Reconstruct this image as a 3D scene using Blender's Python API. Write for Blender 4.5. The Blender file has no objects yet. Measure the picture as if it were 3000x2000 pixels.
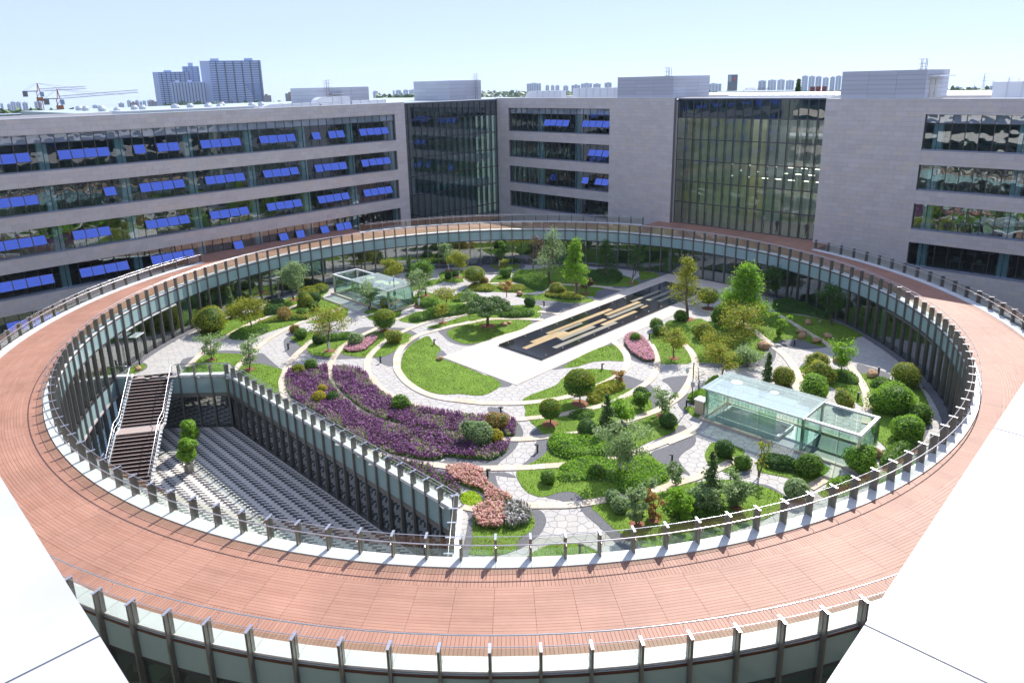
import bpy, bmesh, math, random
import numpy as np
from mathutils import Vector, Matrix
from mathutils.geometry import delaunay_2d_cdt

random.seed(7)
RNG = np.random.default_rng(7)
PI = math.pi
S2 = math.sqrt(0.5)
scene = bpy.context.scene
COL = scene.collection

# ------------------------------------------------------------------ camera
CAM_F, CAM_PIT, CAM_ROL, CAM_PX, CAM_PY = 2070.62, 0.266866, -0.02308, 1472.87, 811.97
ZC = 4.7                                   # top of the ring's coping; the garden is z = 0
CAMP = np.array([-0.409, -58.059, 18.5 + ZC])
_c, _s = math.cos(CAM_PIT), math.sin(CAM_PIT)
_cr, _sr = math.cos(CAM_ROL), math.sin(CAM_ROL)
cam_data = bpy.data.cameras.new("camera")
cam_data.sensor_width = 36.0
cam_data.lens = CAM_F / 3000.0 * 36.0
cam_data.shift_x = (1500 - CAM_PX) / 3000.0
cam_data.shift_y = -(1000 - CAM_PY) / 3000.0
cam_data.clip_start = 0.05
cam_data.clip_end = 30000
cam = bpy.data.objects.new("camera", cam_data)
right = Vector((_cr, _sr * _s, _sr * _c))
up = -(Vector((_sr, 0, 0)) - _cr * Vector((0, _s, _c)))
fwd = Vector((0, _c, -_s))
cam.matrix_world = Matrix(((right.x, up.x, -fwd.x, CAMP[0]), (right.y, up.y, -fwd.y, CAMP[1]),
                           (right.z, up.z, -fwd.z, CAMP[2]), (0, 0, 0, 1)))
COL.objects.link(cam)
scene.camera = cam

# ------------------------------------------------------------------ sky, sun, exposure
SUN_AZ, SUN_EL = math.radians(59.5), math.radians(45.3)      # direction the light comes from
world = bpy.data.worlds.new("World")
scene.world = world
world.use_nodes = True
wn = world.node_tree
wn.nodes.clear()
w_out = wn.nodes.new("ShaderNodeOutputWorld")
w_bg = wn.nodes.new("ShaderNodeBackground")
w_sky = wn.nodes.new("ShaderNodeTexSky")
w_sky.sky_type = 'NISHITA'
w_sky.sun_disc = False
w_sky.sun_elevation = SUN_EL
w_sky.sun_rotation = PI / 2 - SUN_AZ
w_sky.air_density = 0.5
w_sky.dust_density = 0.25
w_sky.ozone_density = 2.5
w_bg.inputs["Strength"].default_value = 0.05
# clear-air sky plus the even pale blue that light scattered many times adds to it everywhere
w_mul = wn.nodes.new("ShaderNodeVectorMath"); w_mul.operation = 'SCALE'; w_mul.inputs["Scale"].default_value = 0.22
w_add = wn.nodes.new("ShaderNodeVectorMath"); w_add.operation = 'ADD'; w_add.inputs[1].default_value = (3.2, 3.85, 5.9)
wn.links.new(w_sky.outputs[0], w_mul.inputs[0]); wn.links.new(w_mul.outputs[0], w_add.inputs[0])
wn.links.new(w_add.outputs[0], w_bg.inputs[0])
wn.links.new(w_bg.outputs[0], w_out.inputs[0])
sun_data = bpy.data.lights.new("sun", 'SUN')
sun_data.energy = 2.0
sun_data.angle = math.radians(0.53)
sun_data.color = (1.0, 0.955, 0.89)
sun = bpy.data.objects.new("sun", sun_data)
sun.rotation_euler = Vector((math.cos(SUN_EL) * math.cos(SUN_AZ), math.cos(SUN_EL) * math.sin(SUN_AZ), math.sin(SUN_EL))).to_track_quat('Z', 'Y').to_euler()
sun.location = (60, 100, 120)
COL.objects.link(sun)
scene.view_settings.view_transform = 'Standard'
scene.view_settings.look = 'None'
scene.view_settings.exposure = 1.8
scene.view_settings.gamma = 1.0
scene.view_settings.use_curve_mapping = False
scene.cycles.max_bounces = 8
scene.cycles.diffuse_bounces = 5
scene.cycles.glossy_bounces = 3
scene.cycles.transmission_bounces = 4
scene.cycles.transparent_max_bounces = 24
scene.cycles.caustics_reflective = False
scene.cycles.caustics_refractive = False
scene.cycles.sample_clamp_indirect = 6.0

# ------------------------------------------------------------------ photo pixel -> place on a known plane
OFF = dict(a=(0,150),b=(700,150),c=(1400,150),d=(2250,150),e=(0,550),f=(550,650),g=(1250,600),h=(1900,650),i=(2250,600),
           j=(200,1000),k=(800,1050),l=(1400,1000),m=(1950,1000),o=(1000,1450),z=(1700,1340))
def px_of(c, x, y):
    s = 3.92 if c == 'z' else 3.136
    return OFF[c][0] + x / s, OFF[c][1] + y / s
def ray(x, y):
    X, Y = (x - CAM_PX) / CAM_F, (y - CAM_PY) / CAM_F
    X, Y = _cr * X + _sr * Y, -_sr * X + _cr * Y
    return np.array([X, _c - Y * _s, -_s - Y * _c])
def at(x, y, z=0.0):
    d = ray(x, y)
    return CAMP + d * ((z - CAMP[2]) / d[2])
def G(c, x, y, z=0.0):
    """place on the level z seen at (x, y) of crop c of the photograph"""
    p = at(*px_of(c, x, y), z)
    return (float(p[0]), float(p[1]))
def at_dist(x, y, dist):
    d = ray(x, y)
    return CAMP + d * (dist / math.hypot(d[0], d[1]))
def zoom_scale(p):                           # pixels of the photograph per metre at a point
    return CAM_F / max(1.0, float((np.array(p) - CAMP) @ np.array([0, _c, -_s])))
def projx(p):
    q = np.asarray(p, float) - CAMP
    d = q[1] * _c - q[2] * _s
    X, Y = q[0] / d, -(q[1] * _s + q[2] * _c) / d
    X, Y = _cr * X - _sr * Y, _sr * X + _cr * Y
    return CAM_PX + CAM_F * X, CAM_PY + CAM_F * Y, d
def UV(u, v):                                # the complex is laid out at 45 degrees
    return ((u + v) * S2, (u - v) * S2)

# ------------------------------------------------------------------ object helpers
def link(o, parent=None):
    COL.objects.link(o)
    if parent is not None:
        o.parent = parent
    return o
def tag(o, label=None, cat=None, group=None, kind=None):
    if label: o["label"] = label
    if cat: o["category"] = cat
    if group: o["group"] = group
    if kind: o["kind"] = kind
    return o
def empty(name, loc=(0, 0, 0), rz=0.0, parent=None):
    o = bpy.data.objects.new(name, None)
    o.empty_display_size = 0.3
    o.location = loc
    o.rotation_euler = (0, 0, rz)
    return link(o, parent)
def inst(name, mesh, parent=None, loc=(0, 0, 0), rz=0.0, sc=None, rot=None):
    o = bpy.data.objects.new(name, mesh)
    o.location = loc
    o.rotation_euler = rot if rot is not None else (0, 0, rz)
    if sc is not None:
        o.scale = sc if hasattr(sc, '__len__') else (sc, sc, sc)
    return link(o, parent)
def fast_mesh(name, V, F, mats, mi=None, smooth=False):
    """V (n,3) array, F (m,k) array of one face size"""
    V = np.asarray(V, np.float32); F = np.asarray(F, np.int32)
    me = bpy.data.meshes.new(name)
    me.vertices.add(len(V)); me.vertices.foreach_set("co", V.ravel())
    m, k = F.shape
    me.loops.add(m * k); me.loops.foreach_set("vertex_index", F.ravel())
    me.polygons.add(m)
    me.polygons.foreach_set("loop_start", np.arange(0, m * k, k, dtype=np.int32))
    me.polygons.foreach_set("loop_total", np.full(m, k, np.int32))
    for mt in (mats if isinstance(mats, (list, tuple)) else [mats]):
        me.materials.append(mt)
    if mi is not None:
        me.polygons.foreach_set("material_index", np.asarray(mi, np.int32))
    if smooth:
        me.polygons.foreach_set("use_smooth", np.ones(m, bool))
    me.update(); me.validate()
    return me
class MB:
    """collects shapes that become ONE mesh"""
    def __init__(s):
        s.v = []; s.f = []; s.mi = []; s.m = 0
    def face(s, pts):
        b = len(s.v); s.v += [tuple(p) for p in pts]; s.f.append(tuple(range(b, b + len(pts)))); s.mi.append(s.m)
    def hexa(s, p):
        b = len(s.v); s.v += [tuple(q) for q in p]
        for q in ((3,2,1,0),(4,5,6,7),(0,1,5,4),(1,2,6,5),(2,3,7,6),(3,0,4,7)):
            s.f.append(tuple(b + i for i in q)); s.mi.append(s.m)
        return s
    def box(s, x0, x1, y0, y1, z0, z1):
        return s.hexa([(x0,y0,z0),(x1,y0,z0),(x1,y1,z0),(x0,y1,z0),(x0,y0,z1),(x1,y0,z1),(x1,y1,z1),(x0,y1,z1)])
    def rbox(s, cx, cy, lx, ly, z0, z1, a=0.0):
        ca, sa = math.cos(a), math.sin(a)
        q = [(cx + ca*x - sa*y, cy + sa*x + ca*y) for x, y in ((-lx/2,-ly/2),(lx/2,-ly/2),(lx/2,ly/2),(-lx/2,ly/2))]
        return s.hexa([(x, y, z0) for x, y in q] + [(x, y, z1) for x, y in q])
    def prism(s, poly, z0, z1, top=True):
        n = len(poly); b = len(s.v)
        s.v += [(x, y, z0) for x, y in poly] + [(x, y, z1) for x, y in poly]
        for i in range(n):
            j = (i + 1) % n
            s.f.append((b+i, b+j, b+n+j, b+n+i)); s.mi.append(s.m)
        if top:
            s.f.append(tuple(b+n+i for i in range(n))); s.mi.append(s.m)
        return s
    def tube(s, path, r, n=6, r2=None, cap=True, closed=False):
        path = [Vector(p) for p in path]; m = len(path); b = len(s.v)
        for i, p in enumerate(path):
            if closed: t = path[(i+1) % m] - path[i-1]
            else: t = path[min(i+1, m-1)] - path[max(i-1, 0)]
            t.normalize()
            a = Vector((0,0,1)) if abs(t.z) < 0.9 else Vector((1,0,0))
            e1 = t.cross(a).normalized(); e2 = t.cross(e1)
            rr = r if r2 is None else r + (r2 - r) * i / max(1, m-1)
            for q in range(n):
                an = 2*PI*q/n
                w = p + e1*(rr*math.cos(an)) + e2*(rr*math.sin(an))
                s.v.append((w.x, w.y, w.z))
        for i in range(m if closed else m-1):
            i2 = (i+1) % m
            for q in range(n):
                q2 = (q+1) % n
                s.f.append((b+i*n+q, b+i*n+q2, b+i2*n+q2, b+i2*n+q)); s.mi.append(s.m)
        if cap and not closed:
            s.f.append(tuple(b+q for q in range(n))[::-1]); s.mi.append(s.m)
            s.f.append(tuple(b+(m-1)*n+q for q in range(n))); s.mi.append(s.m)
        return s
    def lathe(s, prof, n=16, c=(0,0)):
        b = len(s.v); m = len(prof)
        for r, z in prof:
            for q in range(n):
                a = 2*PI*q/n; s.v.append((c[0]+r*math.cos(a), c[1]+r*math.sin(a), z))
        for i in range(m-1):
            for q in range(n):
                q2 = (q+1) % n
                s.f.append((b+i*n+q, b+i*n+q2, b+(i+1)*n+q2, b+(i+1)*n+q)); s.mi.append(s.m)
        s.f.append(tuple(b+(m-1)*n+q for q in range(n))); s.mi.append(s.m)
        return s
    def mesh(s, name, mats, smooth=False):
        me = bpy.data.meshes.new(name)
        me.from_pydata(s.v, [], s.f)
        for mt in (mats if isinstance(mats, (list, tuple)) else [mats]):
            me.materials.append(mt)
        if any(s.mi): me.polygons.foreach_set("material_index", np.asarray(s.mi, np.int32))
        if smooth: me.polygons.foreach_set("use_smooth", np.ones(len(s.f), bool))
        me.update()
        return me
    def build(s, name, mats, parent=None, loc=(0,0,0), rz=0.0, smooth=False):
        return inst(name, s.mesh(name, mats, smooth), parent, loc, rz)
def smooth_line(pts, n=8, closed=False):
    """Catmull-Rom through 2-D points"""
    P = [np.array(p, float) for p in pts]; m = len(P); out = []
    rng = range(m) if closed else range(m-1)
    for i in rng:
        p0 = P[i-1] if (closed or i > 0) else 2*P[0]-P[1]
        p1 = P[i]; p2 = P[(i+1) % m]
        p3 = P[(i+2) % m] if (closed or i+2 < m) else 2*P[-1]-P[-2]
        for k in range(n):
            t = k/n
            out.append(0.5*((2*p1)+(-p0+p2)*t+(2*p0-5*p1+4*p2-p3)*t*t+(-p0+3*p1-3*p2+p3)*t**3))
    if not closed: out.append(P[-1])
    return [(float(p[0]), float(p[1])) for p in out]
def inside(poly, X, Y):
    poly = np.asarray(poly); x0, y0 = poly[:,0], poly[:,1]; x1, y1 = np.roll(x0,-1), np.roll(y0,-1)
    X = np.asarray(X); Y = np.asarray(Y); r = np.zeros(X.shape, bool)
    for a, b, c, d in zip(x0, y0, x1, y1):
        if b == d: continue
        r ^= ((b > Y) != (d > Y)) & (X < (c-a)*(Y-b)/(d-b)+a)
    return r
def area2(poly):
    p = np.asarray(poly); return 0.5*float(np.sum(p[:,0]*np.roll(p[:,1],-1)-np.roll(p[:,0],-1)*p[:,1]))
def ccw(poly): return poly if area2(poly) > 0 else poly[::-1]

# ------------------------------------------------------------------ materials
MATS = {}
def mat(name, col, rough=0.6, metal=0.0, spec=0.5, noise=None, bump=0.0, bscale=20.0, rnd=0.0, hue=None, trans=0.0):
    """plain Principled; noise=(scale, amount) mottles the colour, rnd varies it from piece to piece"""
    m = bpy.data.materials.new(name); m.use_nodes = True
    nt = m.node_tree; b = nt.nodes["Principled BSDF"]
    b.inputs["Roughness"].default_value = rough; b.inputs["Metallic"].default_value = metal
    b.inputs["Specular IOR Level"].default_value = spec
    b.inputs["Base Color"].default_value = (*col, 1)
    src = None
    def rgb(c):
        n = nt.nodes.new("ShaderNodeRGB"); n.outputs[0].default_value = (*c, 1); return n.outputs[0]
    if rnd or hue:
        oi = nt.nodes.new("ShaderNodeObjectInfo"); ge = nt.nodes.new("ShaderNodeNewGeometry")
        ad = nt.nodes.new("ShaderNodeMath"); ad.operation = 'ADD'
        nt.links.new(oi.outputs["Random"], ad.inputs[0]); nt.links.new(ge.outputs["Random Per Island"], ad.inputs[1])
        fr = nt.nodes.new("ShaderNodeMath"); fr.operation = 'FRACT'; nt.links.new(ad.outputs[0], fr.inputs[0])
        rp = nt.nodes.new("ShaderNodeValToRGB")
        cols = hue if hue else [tuple(c*(1-rnd) for c in col), tuple(min(1,c*(1+rnd)) for c in col)]
        el = rp.color_ramp.elements
        while len(el) < len(cols): el.new(0.5)
        for i, c in enumerate(cols):
            el[i].position = i/(len(cols)-1); el[i].color = (*c, 1)
        nt.links.new(fr.outputs[0], rp.inputs[0]); src = rp.outputs[0]
    if noise:
        tc = nt.nodes.new("ShaderNodeNewGeometry"); no = nt.nodes.new("ShaderNodeTexNoise")
        no.inputs["Scale"].default_value = noise[0]; no.inputs["Detail"].default_value = 6; no.inputs["Roughness"].default_value = 0.65
        nt.links.new(tc.outputs["Position"], no.inputs["Vector"])
        mr = nt.nodes.new("ShaderNodeMapRange"); mr.inputs["From Min"].default_value = 0.3; mr.inputs["From Max"].default_value = 0.7
        mr.inputs["To Min"].default_value = 1-noise[1]; mr.inputs["To Max"].default_value = 1+noise[1]*0.6
        nt.links.new(no.outputs["Fac"], mr.inputs["Value"])
        mx = nt.nodes.new("ShaderNodeMix"); mx.data_type = 'RGBA'; mx.blend_type = 'MULTIPLY'; mx.inputs["Factor"].default_value = 1
        nt.links.new(src if src else rgb(col), mx.inputs["A"]); nt.links.new(mr.outputs[0], mx.inputs["B"]); src = mx.outputs["Result"]
    if src: nt.links.new(src, b.inputs["Base Color"])
    if bump:
        tc = nt.nodes.new("ShaderNodeNewGeometry"); no = nt.nodes.new("ShaderNodeTexNoise"); no.inputs["Scale"].default_value = bscale
        no.inputs["Detail"].default_value = 4
        nt.links.new(tc.outputs["Position"], no.inputs["Vector"])
        bp = nt.nodes.new("ShaderNodeBump"); bp.inputs["Strength"].default_value = bump; bp.inputs["Distance"].default_value = 0.05
        nt.links.new(no.outputs["Fac"], bp.inputs["Height"]); nt.links.new(bp.outputs[0], b.inputs["Normal"])
    if trans:
        tr = nt.nodes.new("ShaderNodeBsdfTranslucent")
        if src: nt.links.new(src, tr.inputs["Color"])
        else: tr.inputs["Color"].default_value = (*col, 1)
        ms = nt.nodes.new("ShaderNodeMixShader"); ms.inputs[0].default_value = trans
        nt.links.new(b.outputs[0], ms.inputs[1]); nt.links.new(tr.outputs[0], ms.inputs[2])
        nt.links.new(ms.outputs[0], nt.nodes["Material Output"].inputs["Surface"])
    MATS[name] = m
    return m
def glass(name, tint, refl=0.08, gloss_col=(1,1,1), wave=0.0, wscale=0.8, edge=1.0, frost=None):
    """a sheet of glass: tinted see-through plus a mirror reflection that grows towards grazing angles"""
    m = bpy.data.materials.new(name); m.use_nodes = True; nt = m.node_tree; nt.nodes.clear()
    out = nt.nodes.new("ShaderNodeOutputMaterial")
    tr = nt.nodes.new("ShaderNodeBsdfTransparent"); tr.inputs[0].default_value = (*tint, 1)
    gl = nt.nodes.new("ShaderNodeBsdfGlossy"); gl.inputs["Color"].default_value = (*gloss_col, 1); gl.inputs["Roughness"].default_value = 0.01
    lw = nt.nodes.new("ShaderNodeLayerWeight"); lw.inputs["Blend"].default_value = 0.5
    pw = nt.nodes.new("ShaderNodeMath"); pw.operation = 'POWER'; pw.inputs[1].default_value = 4.0
    nt.links.new(lw.outputs["Facing"], pw.inputs[0])
    mr = nt.nodes.new("ShaderNodeMapRange"); mr.inputs["To Min"].default_value = refl; mr.inputs["To Max"].default_value = edge
    nt.links.new(pw.outputs[0], mr.inputs["Value"])
    if wave:
        ge = nt.nodes.new("ShaderNodeNewGeometry"); oi = nt.nodes.new("ShaderNodeObjectInfo")
        va = nt.nodes.new("ShaderNodeVectorMath"); va.operation = 'ADD'
        cm = nt.nodes.new("ShaderNodeCombineXYZ"); mu = nt.nodes.new("ShaderNodeMath"); mu.operation = 'MULTIPLY'; mu.inputs[1].default_value = 37.0
        nt.links.new(oi.outputs["Random"], mu.inputs[0]); nt.links.new(mu.outputs[0], cm.inputs[0]); nt.links.new(mu.outputs[0], cm.inputs[2])
        nt.links.new(ge.outputs["Position"], va.inputs[0]); nt.links.new(cm.outputs[0], va.inputs[1])
        no = nt.nodes.new("ShaderNodeTexNoise"); no.inputs["Scale"].default_value = wscale; no.inputs["Detail"].default_value = 0.5
        nt.links.new(va.outputs[0], no.inputs["Vector"])
        bp = nt.nodes.new("ShaderNodeBump"); bp.inputs["Strength"].default_value = 1.0; bp.inputs["Distance"].default_value = wave
        nt.links.new(no.outputs["Fac"], bp.inputs["Height"]); nt.links.new(bp.outputs[0], gl.inputs["Normal"])
    body = tr
    if frost:
        df = nt.nodes.new("ShaderNodeBsdfDiffuse"); df.inputs[0].default_value = (*frost[0], 1)
        m0 = nt.nodes.new("ShaderNodeMixShader"); m0.inputs[0].default_value = frost[1]
        nt.links.new(tr.outputs[0], m0.inputs[1]); nt.links.new(df.outputs[0], m0.inputs[2]); body = m0
    ms = nt.nodes.new("ShaderNodeMixShader")
    nt.links.new(mr.outputs[0], ms.inputs[0]); nt.links.new(body.outputs[0], ms.inputs[1]); nt.links.new(gl.outputs[0], ms.inputs[2])
    nt.links.new(ms.outputs[0], out.inputs["Surface"])
    MATS[name] = m
    return m

M_STONE = mat("limestone_panel", (0.5,0.44,0.42), 0.75, hue=[(0.58,0.525,0.485),(0.62,0.565,0.525),(0.65,0.595,0.55),(0.60,0.54,0.495),(0.66,0.58,0.50)], noise=(1.2,0.06))
M_JOINT = mat("stone_backing", (0.24,0.215,0.21), 0.9)
M_SILL = mat("window_sill_metal", (0.26,0.28,0.36), 0.45, 0.3)
M_FRAME = mat("dark_aluminium", (0.10,0.10,0.105), 0.4, 0.6)
M_FIN = mat("bronze_grey_fin", (0.22,0.21,0.195), 0.42, 0.45, noise=(3,0.12))
M_STEEL = mat("brushed_steel", (0.62,0.62,0.64), 0.3, 0.9)
M_STEELP = mat("painted_steel_white", (0.75,0.76,0.76), 0.35, 0.1)
M_COPING = mat("white_coping", (0.74,0.74,0.73), 0.5, noise=(0.8,0.09))
M_WHITE = mat("white_paint", (0.78,0.78,0.76), 0.6, noise=(1.0,0.05))
M_SPAN = mat("teal_spandrel_glass", (0.33,0.46,0.46), 0.10, 0.0, 0.7)
M_DECK = mat("red_deck_board", (0.42,0.2,0.15), 0.6, hue=[(0.375,0.19,0.13),(0.40,0.208,0.145),(0.36,0.178,0.12),(0.385,0.198,0.138),(0.41,0.218,0.155)], noise=(0.30,0.22))
M_DECKGAP = mat("deck_joint", (0.10,0.045,0.03), 0.9)
M_PANE = glass("office_glass", (0.74,0.85,0.87), 0.18, (0.92,0.98,1.0), wave=0.010, wscale=0.9)
M_RINGPANE = glass("ring_glass", (0.66,0.76,0.74), 0.24, wave=0.006, wscale=0.6)
M_GUARD = glass("guard_glass", (0.88,0.93,0.90), 0.06)
M_PAVGLASS = glass("pavilion_glass", (0.78,0.90,0.86), 0.09)
M_PAVROOF = glass("pavilion_roof_glass", (0.86,0.92,0.89), 0.10, frost=((0.74,0.84,0.80),0.32))
M_CWGLASS = glass("curtain_wall_glass", (0.86,0.92,0.88), 0.07, wave=0.012, wscale=0.55)
M_CWDARK = glass("dark_curtain_glass", (0.60,0.74,0.76), 0.15, wave=0.008, wscale=0.6)
M_SASH = glass("sky_tinted_sash", (0.02,0.03,0.10), 0.56, (0.22,0.33,1.0), edge=0.85)  # the sky's blue reflection is put into the mirror tint
M_TRANSOM = glass("pale_transom_glass", (0.25,0.36,0.40), 0.30, (0.85,0.95,1.0), wave=0.014, wscale=1.1, frost=((0.36,0.43,0.52),0.75))
M_INT = mat("office_interior_dark", (0.07,0.075,0.09), 0.9)  # near-black walls, the unlit rooms' shade put into the colour
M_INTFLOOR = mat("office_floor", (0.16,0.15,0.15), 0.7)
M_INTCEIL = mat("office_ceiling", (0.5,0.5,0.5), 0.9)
M_COLUMN = mat("pale_column", (0.66,0.80,0.78), 0.6)
M_OLIVE = mat("olive_lobby_wall", (0.74,0.71,0.44), 0.8, noise=(0.4,0.15))
M_BEIGE = mat("beige_lobby_wall", (0.42,0.38,0.26), 0.8)
M_PAVING = mat("pale_flagstone", (0.55,0.53,0.50), 0.8, hue=[(0.42,0.40,0.375),(0.45,0.43,0.405),(0.43,0.405,0.37),(0.47,0.445,0.41)], noise=(1.2,0.10))
M_PAVJOINT = mat("paving_joint", (0.22,0.215,0.21), 0.95)
M_BAND = mat("cream_granite_slab", (0.64,0.55,0.43), 0.75, hue=[(0.54,0.44,0.33),(0.60,0.51,0.39),(0.57,0.50,0.40),(0.55,0.43,0.31)], noise=(1.5,0.10))
M_PLAZA = mat("cream_plaza_slab", (0.64,0.56,0.47), 0.75, hue=[(0.54,0.47,0.39),(0.59,0.51,0.43),(0.57,0.49,0.40)], noise=(0.7,0.08))
M_GRAVEL = mat("grey_gravel", (0.17,0.17,0.18), 0.95, noise=(14,0.45), bump=0.8, bscale=40)
M_LAWN = mat("lawn_soil_and_turf", (0.14,0.24,0.018), 0.95, noise=(0.7,0.28), bump=0.5, bscale=30)
M_GRASS = mat("grass_blade", (0.13,0.25,0.02), 0.9, hue=[(0.12,0.22,0.01),(0.17,0.29,0.015),(0.23,0.34,0.02)], trans=0.3)
M_MULCH = mat("red_bark_mulch", (0.30,0.13,0.07), 0.95, noise=(9,0.5), bump=0.8, bscale=30)
M_BARK = mat("grey_brown_bark", (0.17,0.13,0.10), 0.9, noise=(12,0.4), bump=0.6, bscale=25)
M_LIME = mat("limewashed_trunk", (0.72,0.71,0.68), 0.9)
M_ROCK = mat("tan_boulder", (0.42,0.26,0.14), 0.85, noise=(3,0.35), bump=0.6, bscale=8)
M_BLACKSTONE = mat("black_wet_granite", (0.018,0.018,0.018), 0.10, noise=(2,0.5))
M_BLACK = mat("black_metal", (0.03,0.03,0.032), 0.45, 0.3)
M_STAIR = mat("dark_red_stair_tread", (0.075,0.04,0.035), 0.7)
M_STAIREDGE = mat("stair_nosing", (0.42,0.34,0.31), 0.6)
M_BRICKL = mat("pale_paver", (0.62,0.57,0.52), 0.85, hue=[(0.58,0.54,0.50),(0.66,0.62,0.57),(0.62,0.57,0.51)])
M_BRICKM = mat("taupe_paver", (0.27,0.24,0.21), 0.85)
M_BRICKD = mat("charcoal_paver", (0.07,0.072,0.08), 0.85)
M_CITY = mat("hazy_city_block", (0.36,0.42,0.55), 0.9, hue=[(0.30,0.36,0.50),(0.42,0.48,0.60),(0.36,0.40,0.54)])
M_ROOFWHITE = mat("white_roof_sheet", (0.50,0.53,0.56), 0.55, noise=(0.6,0.06))
M_ROOFPALE = mat("pale_green_roof", (0.36,0.43,0.42), 0.7)
M_CLAD = mat("grey_cladding_panel", (0.50,0.51,0.55), 0.55, rnd=0.05)
def leaf(name, cols, trans=0.5):
    return mat(name, cols[0], 0.55, spec=0.3, hue=cols, trans=trans)
L_MID = leaf("leaf_mid_green", [(0.0952,0.202,0.0238),(0.159,0.303,0.0349),(0.238,0.403,0.0476)])
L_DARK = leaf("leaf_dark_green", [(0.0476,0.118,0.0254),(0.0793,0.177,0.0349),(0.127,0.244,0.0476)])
L_YEL = leaf("leaf_yellow_green", [(0.208,0.273,0.026),(0.325,0.364,0.0325),(0.442,0.429,0.039)])
L_GOLD = leaf("leaf_gold", [(0.50,0.40,0.02),(0.62,0.52,0.03),(0.42,0.38,0.03)])
L_GRN2 = leaf("leaf_bright_green", [(0.159,0.319,0.0254),(0.254,0.471,0.0396),(0.381,0.605,0.0634)])
L_RUST = leaf("leaf_rusty_orange", [(0.39,0.247,0.065),(0.52,0.312,0.104),(0.286,0.273,0.065)])
L_AUT = leaf("leaf_autumn_mix", [(0.206,0.319,0.0317),(0.397,0.42,0.0476),(0.523,0.403,0.0634),(0.222,0.37,0.0476),(0.333,0.403,0.0476)])
L_SILV = leaf("leaf_silver_green", [(0.27,0.387,0.159),(0.428,0.555,0.27),(0.19,0.303,0.0952)])
L_PINE = leaf("pine_needles", [(0.0476,0.118,0.0285),(0.0952,0.185,0.0412),(0.159,0.252,0.0476)], 0.2)
L_PURP = leaf("purple_salvia", [(0.40,0.14,0.42),(0.52,0.22,0.56),(0.32,0.15,0.28),(0.58,0.27,0.60),(0.24,0.24,0.10),(0.46,0.18,0.48)], 0.55)
L_PALE = leaf("pale_flower_leaf", [(0.62,0.70,0.40),(0.76,0.80,0.54),(0.46,0.56,0.26)], 0.5)
L_PINK = leaf("pink_flower", [(0.85,0.50,0.48),(0.88,0.60,0.57),(0.78,0.44,0.38),(0.48,0.46,0.18)], 0.5)
L_ROSE = leaf("rose_flower", [(0.85,0.46,0.58),(0.90,0.60,0.68),(0.78,0.40,0.52),(0.35,0.36,0.15)], 0.5)
L_LILAC = leaf("white_lilac_flower", [(0.62,0.55,0.60),(0.75,0.70,0.74),(0.24,0.32,0.12)], 0.4)
L_LIME = leaf("lime_groundcover", [(0.30,0.45,0.012),(0.42,0.58,0.018)], 0.3)
L_PURPLEAF = leaf("dark_purple_leaf", [(0.18,0.09,0.08),(0.26,0.14,0.11),(0.15,0.13,0.05)], 0.3)
L_FARWOOD = leaf("far_wood_leaf", [(0.05,0.10,0.02),(0.08,0.14,0.03)], 0.1)
# ================================================================== terrain and garden base
def disc_ring(name, rings, matl, seg=120, kind='structure'):
    V = []; F = []
    for r, z in rings:
        for k in range(seg):
            a = 2*PI*k/seg; V.append((r*math.cos(a), r*math.sin(a), z))
    for i in range(len(rings)-1):
        for k in range(seg):
            k2 = (k+1) % seg
            F.append((i*seg+k, (i+1)*seg+k, (i+1)*seg+k2, i*seg+k2))
    o = inst(name, fast_mesh(name, V, F, matl)); tag(o, kind=kind); return o
M_TERRAIN = mat("far_plain", (0.13,0.135,0.09), 0.95, noise=(0.01,0.4))
disc_ring("ground", [(39.3,-0.25),(150,-0.25),(700,-7),(2500,-30),(3550,-43)], M_TERRAIN)

FLOORZ = -4.7
R_IN = 33.47
def ringpt(r, deg): a = math.radians(deg); return (r*math.sin(a), -r*math.cos(a))
COURT = [ringpt(R_IN, -85.7)] + [(-23.9,-2.5), (-3.4,-23.0)] + [ringpt(R_IN, -5.83 - k*(85.7-5.83)/48.0) for k in range(49)][:-1]
COURT = COURT[:3] + COURT[3:]
PAVR = (0.7, 4.1, 18.5, 28.8)           # u0,u1,v0,v1 of the two glass pavilions
PAVL = (0.7, 4.1, -29.2, -18.5)
def uvrect(u0,u1,v0,v1): return [UV(u0,v0),UV(u1,v0),UV(u1,v1),UV(u0,v1)]
WELLR = uvrect(1.325, 3.475, 19.2, 23.6)
WELLL = uvrect(1.325, 3.475, -23.6, -19.2)
def fill(poly, holes=(), extra=(), eps=1e-5):
    """triangulate a polygon with holes"""
    vs = []; es = []
    for pl in [poly] + list(holes):
        b = len(vs); n = len(pl); vs += [Vector((float(p[0]), float(p[1]))) for p in pl]; es += [(b+i, b+(i+1) % n) for i in range(n)]
    vs += [Vector((float(p[0]), float(p[1]))) for p in extra]
    r = delaunay_2d_cdt(vs, es, [], 0, eps)
    V = np.array([(v.x, v.y) for v in r[0]]); T = np.array([t for t in r[2] if len(t) == 3])
    c = V[T].mean(1); ok = inside(poly, c[:,0], c[:,1])
    for h in holes: ok &= ~inside(h, c[:,0], c[:,1])
    T = T[ok]
    a = V[T]; ar = (a[:,1,0]-a[:,0,0])*(a[:,2,1]-a[:,0,1])-(a[:,2,0]-a[:,0,0])*(a[:,1,1]-a[:,0,1])
    T[ar < 0] = T[ar < 0][:, ::-1]
    return V, T
circ = [ringpt(33.45, k*2) for k in range(180)]
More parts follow.
